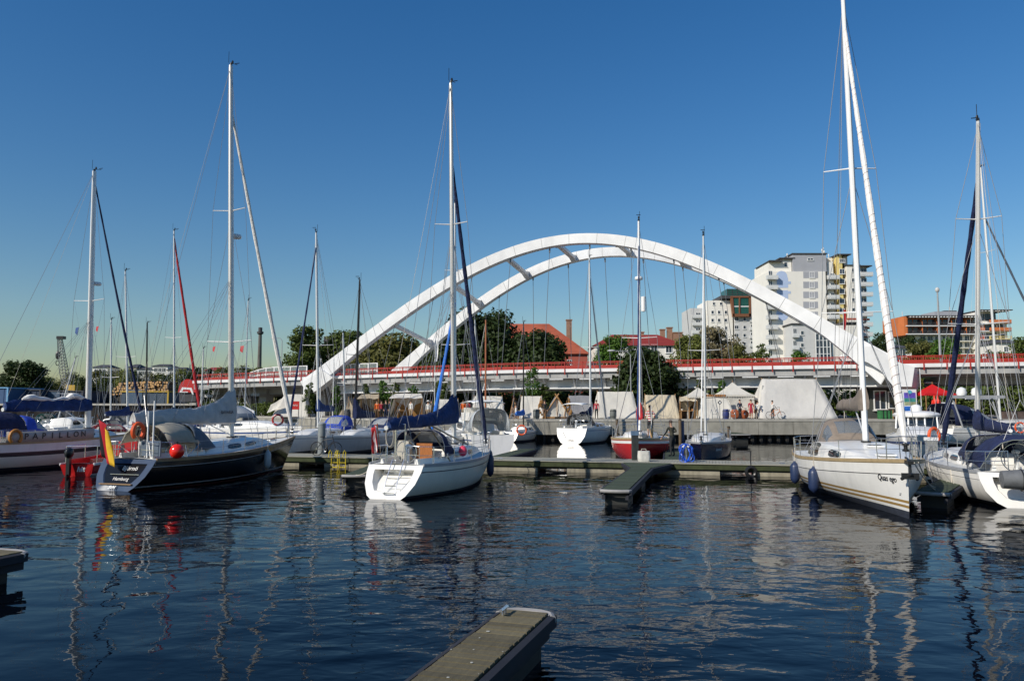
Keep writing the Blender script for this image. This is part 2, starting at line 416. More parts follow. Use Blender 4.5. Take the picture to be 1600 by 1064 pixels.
# cross struts between the arches
for s in (-15.2, -8.0, -1.5, 4.5, 11.3, 17.5, 24.5, 30):
    pp = []
    for t0, sg in ((-.7, 1), (13.6, -1)):
        zt = arc_z(s if sg > 0 else s - 2.0); ln = 3.0 * max(0, (zt - 6.6)) / 14.8
        zt = 3 + (zt - 3) * (1 + .95 * ln / (85 - .312 * s))
        pp.append(Vector((s, t0 + sg * (ln + .55), zt - .75)))
    a = MB(); d = pp[1] - pp[0]
    rs = []
    for k, hh in ((0, .75), (.14, .3), (.86, .3), (1, .75)):
        p = pp[0] + d * k; rs.append([p + Vector((-.3, 0, hh * .55)), p + Vector((.3, 0, hh * .55)), p + Vector((.3, 0, -hh * .55)), p + Vector((-.3, 0, -hh * .55))])
    a.rings(rs); a.build('cross_strut', bw, B, smooth=False)
# hangers
hw = mat('hanger_cable', (.18, .19, .20), .5, metal=.3, var=.05)
for t0, sg, te in ((-.7, 1, .35), (13.6, -1, 13.0)):
    for s in np.arange(-14.5, 31, 4.55):
        zt = arc_z(s if sg > 0 else s - 2.0); ln = 3.0 * max(0, (zt - 6.6)) / 14.8; zt = 3 + (zt - 3) * (1 + .95 * ln / 84)
        sb = 6.5 + (s - 6.5) * 1.07
        p0 = Vector((s, t0 + sg * ln, zt - 1.2)); p1 = Vector((sb, te, dz(sb) + .1))
        a = MB(); a.tube([p0, p1], .032, n=5); a.tube([p0, p0.lerp(p1, .035)], .09, n=6); a.tube([p1.lerp(p0, .05), p1], .07, n=6)
        a.build('hanger', hw, B)
# deck
SS = list(np.arange(-42, 150, 4.0))
d = MB(); d.rings([[(s, -.02, dz(s)), (s, 13.4, dz(s)), (s, 13.4, dz(s) - .55), (s, 2.0, dz(s) - .8), (s, -.02, dz(s) - .62)] for s in SS]); d.build('deck_slab', bgr, B, smooth=False)
d = MB(); d.rings([[(s, -.30, dz(s) + .02), (s, .25, dz(s) + .02), (s, .25, dz(s) + .36), (s, -.30, dz(s) + .36)] for s in SS]); d.build('parapet_kerb', bw, B, smooth=False)
g = MB()
GS = [s for s in SS if -25 <= s <= 40.5]
for tt in (1.3, 11.8):
    g.rings([[(s, tt, dz(s) - .6), (s, tt + .25, dz(s) - .6), (s, tt + .25, dz(s) - 1.55), (s, tt, dz(s) - 1.55)] for s in GS])
    g.rings([[(s, tt - .42, dz(s) - 1.55), (s, tt + .6, dz(s) - 1.55), (s, tt + .6, dz(s) - 1.72), (s, tt - .42, dz(s) - 1.72)] for s in GS])
for s in np.arange(-23, 39, 3.3):
    g.prism([(s, .15, dz(s) - .64), (s, 1.29, dz(s) - .62), (s, 1.29, dz(s) - 1.54), (s, 1.0, dz(s) - 1.54)], (.16, 0, 0))
    g.box((s + 6.5 * 0 + 1.6, -.06, dz(s) - .72), (1.5, .2, .09))
    g.box((s, 6.6, dz(s) - 1.1), (.3, 10.2, .7))
g.build('steel_girder', bw, B, smooth=False)
# approach girders: plain dark soffit beams
g = MB()
for a0, a1 in ((-43, -21), (39, 149)):
    for tt in (3.5, 9.5):
        g = MB()
        S2 = [s for s in SS if a0 <= s <= a1]
        g.rings([[(s, tt, dz(s) - .7), (s, tt + 1.2, dz(s) - .7), (s, tt + 1.2, dz(s) - 1.5), (s, tt, dz(s) - 1.5)] for s in S2]); g.build('approach_beam', bgr, B, smooth=False)
for s in (-41, -34, -25.5, 39.5, 55, 72, 90, 110):
    a = MB()
    for tt in (3.2, 9.6): a.box((s, tt + .6, (dz(s) - .6 + 1.2) / 2), (1.0, 1.6, dz(s) - 1.85))
    a.box((s, 7, dz(s) - 1.52), (1.2, 11, .35)); a.build('pier', bgr, B, smooth=False)
# railings
r = MB()
def rail_line(t, hgt, base):
    for zz, th in ((hgt, .09), (hgt - .16, .05), (base + .14, .05)):
        r.rings([[(s, t - th / 2, dz(s) + zz), (s, t + th / 2, dz(s) + zz), (s, t + th / 2, dz(s) + zz - th), (s, t - th / 2, dz(s) + zz - th)] for s in SS ])
    s = -41.5
    while s < 145:
        r.box((s, t, dz(s) + (hgt + base) / 2), (.035, .035, hgt - base)); s += .19 if s > 33 else .38
rail_line(-.2, 1.12, .36); rail_line(13.2, 1.3, .02)
s = -41.5
while s < 145:
    r.box((s, -.26, dz(s) + .52), (.08, .12, 1.2)); r.box((s, -.34, dz(s) + .05), (.10, .07, .62)); s += 1.9
r.build('railing', bred, B, smooth=False)
# red inner safety screens on the road behind the railing
r = MB()
r.rings([[(s, 1.9, dz(s) + .42), (s, 2.0, dz(s) + .42), (s, 2.0, dz(s) + .84), (s, 1.9, dz(s) + .84)] for s in SS ])
r.build('crash_barrier', bred, B, smooth=False)
# framed glass noise screens, left end
ng = glassy('noise_screen_glass', (.35, .42, .45), .08, .28)
for a0, a1, hh in ((-34.0, -26.0, 1.75), (-22.4, -16.6, 1.75)):
    k = int((a1 - a0) / 1.05); n = MB(); gl = MB()
    for i in range(k + 1):
        s = a0 + (a1 - a0) * i / k
        h2 = hh - (.55 * max(0, 1 - i / 3) ** 2 if a0 < -30 else 0)
        n.box((s, .42, dz(s) + h2 / 2), (.12, .1, h2))
        if i < k:
            s2 = a0 + (a1 - a0) * (i + 1) / k; h3 = hh - (.55 * max(0, 1 - (i + 1) / 3) ** 2 if a0 < -30 else 0)
            for f0 in (1.0, .55):
                n.prism([(s, .38, dz(s) + h2 * f0), (s2, .38, dz(s2) + h3 * f0), (s2, .38, dz(s2) + h3 * f0 - .09), (s, .38, dz(s) + h2 * f0 - .09)], (0, .08, 0))
            gl.prism([(s, .41, dz(s) + .1), (s2, .41, dz(s2) + .1), (s2, .41, dz(s2) + h3 - .1), (s, .41, dz(s) + h2 - .1)], (0, .02, 0))
    nf = n.build('noise_screen_frame', 'white', B, smooth=False); gl.build('screen_glass', ng, nf, smooth=False)
# ================================================================ trees
def leafmat(name, col, var=.45):
    return mat(name, col, .6, 0, var, .35, spec=.25, island=.55, trans=.22)
LEAF = dict(dark=leafmat('leaf_dark', (.034, .055, .014)), mid=leafmat('leaf_mid', (.080, .110, .022)), light=leafmat('leaf_light', (.15, .17, .04)),
            olive=leafmat('leaf_olive', (.12, .12, .03)), pale=leafmat('leaf_pale', (.20, .17, .09)), fresh=leafmat('leaf_fresh', (.075, .15, .022)))
bark = mat('bark', (.06, .045, .032), .9, var=.3, scale=5, bump=.4)
def leaf_mesh(name, clumps, n, size, material, parent, seed):
    """clumps: list of (centre, radii) ; n leaf-sized faces spread through them"""
    g = np.random.default_rng(seed)
    w = np.array([c[1][0] * c[1][1] + .05 for c in clumps]); idx = g.choice(len(clumps), n, p=w / w.sum())
    C = np.array([c[0] for c in clumps])[idx]; Rr = np.array([c[1] for c in clumps])[idx]
    d = g.normal(size=(n, 3)); d /= np.linalg.norm(d, axis=1)[:, None]
    P = C + d * Rr * (g.random((n, 1)) ** .55 * 1.18)
    nrm = d * .7 + g.normal(size=(n, 3)) * .6 + np.array([0, 0, .35]); nrm /= np.linalg.norm(nrm, axis=1)[:, None]
    a = np.cross(nrm, g.normal(size=(n, 3))); a /= np.linalg.norm(a, axis=1)[:, None]; b = np.cross(nrm, a)
    sz = size * (.6 + .8 * g.random((n, 1)))
    V = np.stack([P - a * sz, P - b * sz * .6 + nrm * sz * .15, P + a * sz, P + b * sz * .6 + nrm * sz * .15], 1).reshape(-1, 3)
    me = bpy.data.meshes.new(name); me.vertices.add(4 * n); me.vertices.foreach_set('co', V.ravel())
    me.loops.add(4 * n); me.loops.foreach_set('vertex_index', np.arange(4 * n))
    me.polygons.add(n); me.polygons.foreach_set('loop_start', np.arange(n) * 4); me.polygons.foreach_set('loop_total', np.full(n, 4))
    me.materials.append(material); me.update(calc_edges=True); me.validate()
    o = bpy.data.objects.new(name, me); COL.objects.link(o)
    if parent: o.parent = parent
    return o
def tree(label, base, h, w, leaf='mid', seed=1, dens=1.0, shape='round', size=None, trunk_h=.22, group=None, name='broadleaf_tree'):
    g = random.Random(seed); T = thing(name, label, 'tree', base, g.random() * 6, group); w *= 1.14
    tb = MB(); r0 = max(.05, h * .022)
    top = Vector((g.uniform(-.03, .03) * h, g.uniform(-.03, .03) * h, h * .8))
    mid = Vector((g.uniform(-.02, .02) * h, 0, h * trunk_h))
    tb.tube([(0, 0, -.3), (0, 0, .1), mid, mid.lerp(top, .5) + Vector((.02 * h, 0, 0)), top], [r0 * 1.3, r0, r0 * .8, r0 * .45, r0 * .12], n=7)
    clumps = []; nb = 9 if h > 4 else 5
    cz0 = h * trunk_h; cz1 = h
    for i in range(nb):
        q = g.uniform(0, .75); p0 = mid.lerp(top, q); a = i * 2.4 + g.random(); ln = w * .5 * g.uniform(.5, .85) * (1 - .4 * q)
        p1 = p0 + Vector((math.cos(a) * ln, math.sin(a) * ln, ln * g.uniform(.3, .8)))
        tb.tube([p0, p0.lerp(p1, .5) + Vector((0, 0, .05 * ln)), p1], [r0 * .4, r0 * .25, r0 * .08], n=5)
        clumps.append((p1, (w * .19,) * 3))
    K = {'round': 70, 'tall': 60, 'wide': 80, 'conifer': 50, 'young': 18}[shape]
    for i in range(K):
        z = g.random()
        if shape == 'conifer': prof = (1 - z) ** .9 * .95 + .05
        elif shape == 'tall': prof = math.sin(PI * (z * .86 + .1)) ** .6
        elif shape == 'wide': prof = math.sin(PI * (z * .72 + .22)) ** .5
        else: prof = math.sin(PI * (z * .8 + .14)) ** .55
        a = g.random() * 2 * PI; rr = w * .5 * prof * g.uniform(.25, .98)
        cr = w * g.uniform(.10, .21) * (.55 + .45 * prof)
        clumps.append((Vector((math.cos(a) * rr * g.uniform(.85, 1.1), math.sin(a) * rr, cz0 + (cz1 - cz0 - cr * .5) * z)), (cr, cr, cr * g.uniform(.6, .9))))
    tb.build('trunk', bark, T)
    n = int(dens * 6500 * (w * h / 60) ** .5); sz = size or max(.07, min(.34, .022 * w + .06))
    leaf_mesh('crown', clumps, n, sz, LEAF[leaf], T, seed)
    return T
def ground_z(px): return QZ if px > 300 else 3.4
def ptree(label, px, ytop, wpx, D, leaf, seed, zb=None, **k):
    zb = ground_z(px) if zb is None else zb
    p = at(px, ytop, D); return tree(label, (p.x, D, zb), max(1, p.z - zb), wpx / FPX * D, leaf, seed, **k)
GB = 'broadleaf trees behind the bridge'
ptree('dark rounded tree standing alone on the far bank at the left edge', 37, 564, 64, 165, 'dark', 1, dens=1.5, shape='wide')
ptree('tall dark tree with light gaps left of the bridge arch foot', 480, 508, 70, 128, 'mid', 2, dens=1.3, shape='tall', group=GB)
ptree('bushy green tree behind the glass noise screens, next to the black mast', 548, 516, 84, 132, 'mid', 3, dens=1.4, group=GB)
ptree('wide olive green tree under the lower left of the arch', 607, 527, 120, 128, 'olive', 4, dens=1.6, shape='wide', group=GB)
ptree('low green tree between the two arch feet', 678, 540, 96, 126, 'mid', 5, dens=1.2, group=GB)
ptree('largest dark tree, left of the big red roof', 750, 489, 124, 124, 'dark', 6, dens=2.0, group=GB)
ptree('dark green tree in front of the big red roof', 838, 518, 102, 120, 'dark', 7, dens=1.6, group=GB)
ptree('green tree left of the red roofed white house', 962, 524, 58, 118, 'fresh', 8, dens=1.3, group=GB)
ptree('big dark tree standing in front of the bridge deck behind the tents', 1010, 546, 92, 79, 'dark', 9, dens=2.8, shape='wide', trunk_h=.05)
ptree('pale blossoming tree in front of the grey and white apartment block', 1112, 512, 74, 150, 'pale', 10, dens=1.0, group=GB)
ptree('yellow green tree left of the yellow house', 1078, 522, 54, 140, 'light', 11, dens=1.3, group=GB)
ptree('rounded green tree right of the yellow house', 1152, 537, 44, 136, 'olive', 12, dens=1.2, group=GB)
ptree('small dark green tree at the foot of the white tower block', 1187, 538, 34, 138, 'mid', 13, group=GB)
ptree('small round tree in front of the glazed stair bay', 1250, 549, 40, 128, 'fresh', 14, group=GB)
ptree('dark tree on the skyline between tower block and hotel', 1376, 518, 44, 190, 'dark', 15, dens=1.2, group=GB)
ptree('leafy tree left in front of the orange hotel', 1440, 531, 60, 150, 'olive', 16, dens=1.3, group=GB)
ptree('fresh green tree in the middle in front of the orange hotel', 1478, 529, 56, 140, 'fresh', 17, dens=1.3, group=GB)
ptree('dark low tree under the balconies of the orange hotel', 1420, 526, 60, 205, 'dark', 18, group=GB)
ptree('green tree right of the orange hotel at the right edge', 1600, 527, 60, 150, 'mid', 19, dens=1.2, group=GB)
ptree('small green tree in front of the right end of the hotel', 1545, 545, 50, 150, 'mid', 20, group=GB)
GY = 'young trees planted along the quay in front of the bridge'
for i, (px, yt, w, D, lab) in enumerate([(485, 598, 18, 84, 'young tree beside the left arch foot'), (527, 601, 16, 84, 'young tree above the beige awning tent'),
        (571, 600, 16, 82, 'young tree just right of the black mast'), (598, 594, 22, 80, 'taller young tree left of the white awning tent'),
        (618, 598, 20, 80, 'young tree right behind the taller one beside the white awning tent'), (646, 602, 20, 80, 'bushy young tree behind the white awning tent'),
        (690, 590, 26, 80, 'young tree left of the central mast'), (832, 572, 26, 79, 'tall thin young tree overlapping the girder right of the thin dark mast'),
        (850, 600, 18, 79, 'small young tree behind the wood framed tent'), (1127, 592, 16, 77, 'young tree between the two peaked pavilions'),
        (1092, 592, 12, 77, 'thin young tree left of the large peaked pavilion'), (1330, 610, 26, 77, 'young tree behind the taupe boom cover')]):
    ptree(lab, px, yt, w, D, 'fresh' if i % 2 else 'mid', 40 + i, shape='tall', dens=.75, trunk_h=.12, size=.1, group=GY, name='young_tree')
ptree('narrow dark conifer beside the start of the bridge, left', 327, 576, 26, 108, 'dark', 60, zb=2.2, shape='conifer', dens=1.2, name='conifer')
ptree('dark bushy tree right behind the red kiosk', 312, 572, 34, 118, 'dark', 61, shape='round', dens=1.2)
GL = 'trees of the park on the far bank at left'
g = random.Random(5); LL = ['mid', 'olive', 'light', 'dark', 'olive']
desc = ['small', 'wide', 'thin', 'low', 'ragged', 'rounded', 'tall', 'bushy']
xs = [72, 92, 112, 132, 152, 168, 184, 200, 216, 234, 250, 268, 284, 300, 345, 362, 380, 398, 414, 432, 450]
where = ['just right of the lone dark tree', 'left of the crane boom', 'right behind the crane boom', 'left of the tallest left mast', 'right of the tallest left mast',
  'below the white left-most villa', 'between the villa and the furled blue jib', 'behind the thin mast left of the log pile', 'above the left end of the log pile', 'above the middle of the log pile',
  'above the log pile near the pale flat roofs', 'behind the mast with the red furled jib', 'above the right end of the log pile', 'left of the red kiosk roof', 'left of the tallest black yacht mast',
  'right behind the tallest black yacht mast', 'left of the furled grey jib', 'beside the factory chimney, left', 'beside the factory chimney, right', 'left of the tall tree at the bridge', 'at the foot of the tall tree at the bridge']
for i, px in enumerate(xs):
    c = LL[i % 5]; dn = desc[(i * 3) % 8]; cn = {'mid': 'green', 'olive': 'olive green', 'light': 'yellow green', 'dark': 'dark green'}[c]
    ptree(f'{dn} {cn} tree {where[i]}', px, (586 if px < 150 else 578 if px < 330 else 574) + g.uniform(-4, 5), g.uniform(26, 38), g.uniform(165, 225), c, 70 + i, dens=.62, group=GL)
# hedge and shrubs
def shrub(name, label, cat, pts, h, w, leaf, n, seed, size=.12):
    g = random.Random(seed); cl = []
    P = [Vector(p) for p in pts]
    for a, b in zip(P, P[1:]):
        k = max(2, int((b - a).length / (w * .5)))
        for i in range(k):
            c = a.lerp(b, (i + .5) / k); cl.append((c + Vector((g.uniform(-.1, .1) * w, g.uniform(-.2, .2) * w, h * g.uniform(.4, .6))), (w * .5, w * .5, h * .5)))
    T = thing(name, label, cat, P[0]); off = P[0]
    cl = [(c - off, r) for c, r in cl]
    st = MB()
    for c, r in cl[::2]: st.tube([(c.x, c.y, -.1), (c.x, c.y, h * .6)], .05, n=5)
    st.build('stems', bark, T); leaf_mesh('foliage', cl, n, size, LEAF[leaf], T, seed); return T
shrub('hedge', 'long clipped green hedge on the quay left of the tents', 'hedge', [(-38.5, 98, 1.86), (-29.5, 94.2, 1.86), (-25.5, 90.5, 1.86)], 1.6, 1.6, 'mid', 9000, 5)
for i, (a, b, D, h, lf, lab) in enumerate([(440, 520, 108, 2.6, 'mid', 'dark scrub under the left approach of the bridge'), (540, 700, 104, 2.4, 'dark', 'scrub under the bridge behind the awning tents'),
       (700, 900, 102, 2.6, 'mid', 'scrub under the middle of the bridge'), (900, 1100, 99, 2.8, 'dark', 'scrub under the bridge behind the large dark tree'),
       (1100, 1330, 98, 2.6, 'mid', 'scrub under the bridge behind the largest white tent'), (1450, 1640, 96, 2.9, 'mid', 'green park shrubs seen under the right end of the bridge')]):
    shrub('shrub_row', lab, 'shrubs', [(at(a, 600, D).x, D, QZ), (at(b, 600, D).x, D, QZ)], h + .7, 3.2, lf, 9000, 20 + i, .22)
struct(leaf_mesh('far_treeline', [(Vector((x, 330 + 10 * math.sin(x), 5 + 4 * random.random())), (9, 4, 5)) for x in range(-330, 420, 7)], 26000, .7, LEAF['mid'], None, 99), 'stuff')
bpy.data.objects['far_treeline']['label'] = 'distant green tree line reading as one mass along the horizon'
bpy.data.objects['far_treeline']['category'] = 'tree line'
# ================================================================ buildings
WM = {}
plaster = mat('white_plaster', (.80, .77, .70), .8, var=.05, scale=.25, bump=.08, bscale=3, stain=.10)
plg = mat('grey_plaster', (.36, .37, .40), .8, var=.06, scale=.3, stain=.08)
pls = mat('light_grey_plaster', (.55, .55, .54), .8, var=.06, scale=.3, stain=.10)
yel = mat('yellow_plaster', (.72, .58, .22), .8, var=.06, scale=.3)
org = mat('orange_plaster', (.58, .17, .05), .8, var=.08, scale=.4)
brn = mat('brown_cladding', (.20, .08, .035), .6, var=.15, scale=2)
tilem = mat('red_roof_tiles', (.36, .085, .04), .8, var=.22, scale=.5, bump=.5, bscale=3, stretch=(1, 1, 2.5), bdist=.1)
tiled = mat('dark_red_roof', (.26, .03, .022), .7, var=.15, scale=.6)
darkr = mat('dark_roofing', (.06, .06, .065), .8, var=.2)
gg = glassy('green_glass', (.02, .10, .08), .08)
wglass = glassy('house_window_glass', (.035, .05, .07), .08)
balm = mat('balcony_panel', (.62, .63, .62), .6, var=.06)
redb = mat('red_brick_band', (.40, .09, .05), .8, var=.1)
palebl = mat('pale_blue_paint', (.42, .52, .72), .8, var=.04)
def window_mesh(w, h, div, parent, loc, fm='white', rz=0):
    key = (round(w, 2), round(h, 2), div, fm if isinstance(fm, str) else fm.name)
    if key not in WM:
        b = MB(); f = .10 if w > .9 else .07
        b.box((0, 0, h / 2 - f / 2), (w, .12, f)); b.box((0, 0, -h / 2 + f / 2), (w, .12, f))
        b.box((0, -.06, -h / 2 - .05), (w + .2, .24, .08))
        for sx in (-1, 1): b.box((sx * (w / 2 - f / 2), 0, 0), (f, .12, h - 2 * f))
        for i in range(1, div): b.box((-w / 2 + w * i / div, 0, 0), (.07, .11, h - 2 * f))
        b.box((0, .02, 0), (w - 2 * f, .02, h - 2 * f), 1)
        o = b.build('window', [fm, wglass], parent, smooth=False); o.location = loc; o.rotation_euler = (0, 0, rz); WM[key] = o; return o
    return inst(WM[key], parent, loc, rz)
BM = {}
def balcony(w, d, parent, loc, m=None, bars=False):
    key = (round(w, 2), round(d, 2), (m or balm).name if not isinstance(m, str) else m, bars)
    if key not in BM:
        b = MB(); b.box((0, -d / 2, 0), (w, d, .18))
        if bars:
            b.box((0, -d + .03, 1.0), (w, .05, .06)); b.box((0, -d + .03, .2), (w, .05, .05))
            k = int(w / .22)
            for i in range(k + 1): b.box((-w / 2 + w * i / k, -d + .03, .6), (.035, .035, .8))
        else:
            b.box((0, -d + .04, .58), (w, .06, .82)); b.box((0, -d + .04, 1.06), (w, .08, .06))
        for sx in (-1, 1): b.box((sx * (w / 2 - .03), -d / 2, .6), (.06, d - .14, .86))
        o = b.build('balcony', [m or balm], parent, smooth=False); o.location = loc; BM[key] = o; return o
    return inst(BM[key], parent, loc)
class Bld:
    """a building whose front face stands at depth D, square to the view; xy given on the photo, measured at that depth"""
    def __init__(s, name, label, cat, D, ox, oy, sc, zb=1.8, group=None):
        s.D = D; s.c = lambda x, y: at(ox + x / sc, oy + y / sc, D)
        p = s.c(0, 0); s.o = Vector((p.x, D, zb)); s.t = thing(name, label, cat, s.o, 0, group); s.k = D / FPX / sc
    def l(s, x, y, d=0):
        p = s.c(x, y) - s.o; return Vector((p.x, d, p.z))
    def box(s, nm, x0, x1, y0, y1, m, d0=0, d1=12, down=False):
        a = s.l(x0, y0); b = s.l(x1, y1); zb = -.2 if down else b.z
        mb = MB(); mb.box(((a.x + b.x) / 2, (d0 + d1) / 2, (a.z + zb) / 2), (b.x - a.x, d1 - d0, a.z - zb)); return mb.build(nm, m, s.t, smooth=False)
    def win(s, x, y, w, h, div=2, d=-.03, fm='white'): return window_mesh(w, h, div, s.t, s.l(x, y, d), fm)
    def bal(s, x, y, w, dep=1.2, d=0, m=None, bars=False): return balcony(w, dep, s.t, s.l(x, y, d), m, bars)

# --- white tower block
T = Bld('apartment_tower', 'tall white tower block with yellow stripe, balcony stacks and grey penthouse', 'apartment building', 218, 1060, 370, 3.94)
T.box('wall', 552, 925, 214, 800, plaster, 0, 16, True)
T.box('penthouse', 706, 915, 106, 213, plg, .3, 14); T.box('penthouse', 562, 705, 150, 213, plaster, 1.0, 14)
T.box('roof_slab', 556, 640, 146, 152, darkr, -.6, 12); T.box('roof_slab', 625, 720, 127, 134, darkr, .2, 12); T.box('roof_slab', 700, 918, 100, 106, darkr, 0, 14.3)
T.box('penthouse', 640, 706, 135, 150, plaster, 1.2, 12)
T.box('wall', 925, 985, 150, 800, plaster, 1.2, 16, True)
T.box('wall', 985, 1036, 112, 800, yel, .5, 15, True)
T.box('wall', 1036, 1112, 178, 800, plaster, .1, 15, True); T.box('wall', 1112, 1186, 182, 800, pls, 1.2, 15, True)
T.box('roof_slab', 975, 1062, 106, 112, darkr, -.3, 14); T.box('roof_slab', 1030, 1120, 172, 178, darkr, -.2, 14); T.box('roof_slab', 1106, 1192, 176, 182, darkr, -.2, 14)
T.box('wall', 1036, 1060, 112, 172, plaster, 2, 13); T.box('wall', 915, 975, 118, 150, plaster, 3, 13)
for i in range(9):
    y = 235 + i * 61.5
    if i < 6: T.box('window_surround', 768, 860, y - 20, y + 20, plg, -.025, .02) if y < 560 else None
    if y < 540: T.win(822, y, 1.45, 1.7)
for i in range(10):
    y = 230 + i * 61; T.win(566, y, 1.1, 1.9, 2); T.bal(572, y + 34, 3.1, 1.4)
    if y < 790: T.win(960, y + 12, 1.2, 1.9, 2, 1.17); T.bal(954, y + 30, 3.3, 1.7, 1.1)
    if y < 500: T.win(1012, y - 18, 1.5, 1.5, 2, .47); T.win(1077, y - 25, .85, 1.0, 1, .07)
for i in range(10):
    y = 208 + i * 61.5
    T.win(1152, y, 1.7, 1.9, 2, 1.17); T.bal(1160, y + 33, 3.4, 1.4, 1.1)
T.win(1012, 145, 1.7, 1.2, 3, .47); T.win(815, 138, 1.7, .7, 2, .27); T.win(668, 168, 1.0, 1.4, 1, .97)
for y in (500, 528, 553, 580, 606):
    T.box('brick_band', 1040, 1111, y, y + 12, redb, .07, .3); T.box('brick_band', 1113, 1190, y, y + 12, redb, 1.17, 1.4)
# painted decoration on the left wall
dd = MB()
c0 = T.l(636, 245, -.02); c1 = T.l(640, 478, -.02)
for c, r in ((c0, 1.6), (c1, 1.75)): dd.prism([(c.x + r * math.cos(q), -.02, c.z + r * math.sin(q)) for q in [2 * PI * i / 24 for i in range(24)]], (0, .015, 0))
for a, b in ((605, 252), (605, 330)):
    p = T.l(a, b); p2 = T.l(676, b + 62); dd.box(((p.x + p2.x) / 2, -.028, (p.z + p2.z) / 2), (p2.x - p.x, .015, p.z - p2.z))
for a in (275, 335, 395):
    p = T.l(640, a); p2 = T.l(692, a + 16); dd.box(((p.x + p2.x) / 2, -.036, (p.z + p2.z) / 2), (p2.x - p.x, .015, p.z - p2.z))
dd.build('painted_figure', palebl, T.t, smooth=False)
# lower annex
T.box('annex_wall', 645, 880, 556, 800, pls, -7, -.1, True); T.box('annex_roof', 638, 832, 549, 556, darkr, -7.4, -.1); T.box('annex_roof', 950, 1085, 541, 548, darkr, -7.2, -.1)
T.box('annex_wall', 880, 1045, 560, 800, plaster, -6.8, 0, True)
for x, y in ((706, 606), (706, 680)): T.win(x, y, .9, 1.1, 1, -7.03)
for x, y in ((662, 600), (662, 672), (662, 740)): T.win(x, y, 1.1, 1.9, 2, -7.03); T.bal(664, y + 33, 1.7, 1.0, -7)
T.box('glazed_bay', 782, 868, 572, 800, wglass, -7.5, -7.02, True)
for x in (782, 804, 826, 848, 868): T.box('bay_mullion', x - 1.3, x + 1.3, 572, 800, 'white', -7.6, -7.46, True)
for y in (572, 610, 650, 690, 730): T.box('bay_transom', 782, 868, y, y + 3, 'white', -7.58, -7.48)
for x in (960, 1003):
    for y in (680, 750): T.win(x, y, 1.3, 1.4, 2, -6.83)
b = MB()
for x, y, h in ((700, 88, 1.2), (925, 50, 3.2), (932, 70, 2.2), (960, 92, 1.0), (918, 60, 2.6), (1125, 160, 1.0)):
    p = T.l(x, y, 4); b.tube([p, p - Vector((0, 0, h + .6))], .09, n=6); b.ball(p - Vector((0, 0, .3)), (.22, .22, .45), n=8)
b.build('antenna', 'alu', T.t)

# --- grey and white block with the green glass crown
T = Bld('apartment_block', 'white and grey apartment block with brown framed green glass bay on top', 'apartment building', 259, 1060, 370, 3.94)
T.box('wall', 176, 341, 392, 800, plaster, 0, 14, True); T.box('wall', 80, 175, 436, 800, pls, 1.5, 15, True)
T.box('wall', 341, 492, 384, 800, pls, -.6, 14, True)
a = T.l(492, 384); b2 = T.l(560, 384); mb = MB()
mb.prism([(a.x, -.6, -.2), (b2.x, 9, -.2), (b2.x, 16, -.2), (a.x, 16, -.2)], (0, 0, a.z)); mb.build('side_wall', plg, T.t, smooth=False)  # right face darker than the front: its shade is put into the colour
T.box('roof_slab', 255, 530, 365, 383, darkr, -1.6, 14); T.box('green_glass_crown', 298, 462, 322, 364, gg, -.2, 8)
for y in (322, 336, 350): T.box('crown_rail', 296, 464, y, y + 3, darkr, -.3, -.21)
for x in (300, 330, 360, 390, 420, 458): T.box('crown_post', x - 1.5, x + 1.5, 320, 364, darkr, -.34, -.31)
fr = MB()
for P in ([(312, 378), (326, 378), (336, 494), (326, 494)], [(424, 374), (438, 374), (436, 494), (424, 494)], [(326, 478), (436, 478), (436, 496), (326, 496)], [(312, 370), (438, 370), (438, 380), (312, 380)], [(362, 380), (370, 380), (370, 478), (362, 478)]):
    fr.prism([T.l(x, y, -2.0) for x, y in P], (0, 1.38, 0))
fr.build('bay_frame', brn, T.t, smooth=False)
T.box('bay_glass', 327, 424, 381, 478, gg, -1.7, -.62)
for y in (430,): T.box('bay_transom', 327, 424, y, y + 6, 'white', -1.76, -1.71)
for y in (465, 514, 562, 612, 662):
    for x in (210, 250, 292): T.win(x, y, .95, 1.2, 1)
for x in (218, 262): T.win(x, 412, .9, .9, 1)
for y in (475, 522, 572): T.win(128, y, 1.7, 1.3, 2, 1.47); T.bal(120, y + 22, 3.2, .9, 1.5)
for y in (508, 558, 608, 660): T.win(355, y, 1.4, 1.3, 2, -.63); T.win(404, y, 1.0, 1.2, 1, -.63); T.win(462, y - 5, 2.3, 1.4, 3, -.63); T.bal(463, y + 18, 3.0, .5, -.6)

# --- orange hotel on the right
T = Bld('hotel', 'long orange and white hotel with rows of balconies and jutting roof', 'hotel', 262, 1340, 440, 5.32)
T.box('wall', 415, 975, 290, 440, org, 1.6, 14); T.box('end_wall', 385, 414, 290, 445, org, 0, 14)
a = T.l(385, 290); b2 = T.l(370, 300); mb = MB(); z0 = T.l(0, 445).z
mb.prism([(a.x - .01, 0, z0), (a.x - .01, 14, z0), (b2.x, 14, z0), (b2.x, 3, z0)], (0, 0, a.z - z0)); mb.build('side_wall', org, T.t, smooth=False)
T.box('wall', 480, 975, 441, 660, plaster, 2.2, 14, True); T.box('stair_tower', 976, 1004, 262, 660, plaster, .4, 14, True)
T.box('wall', 1005, 1180, 250, 660, plaster, 1.8, 14, True); T.box('wall', 1181, 1288, 322, 660, plaster, 2.0, 14, True)
T.box('roof_slab', 400, 975, 283, 291, darkr, -1.2, 14); T.box('roof_slab', 1000, 1268, 236, 243, darkr, -1.5, 12); T.box('plant_room', 680, 920, 240, 282, plg, 3, 12)
T.box('plant_room', 775, 880, 229, 240, darkr, 4, 11)
for i in range(22): T.box('roof_bracket', 420 + i * 25.4, 432 + i * 25.4, 292, 300, 'white', -1.2, 1.5)
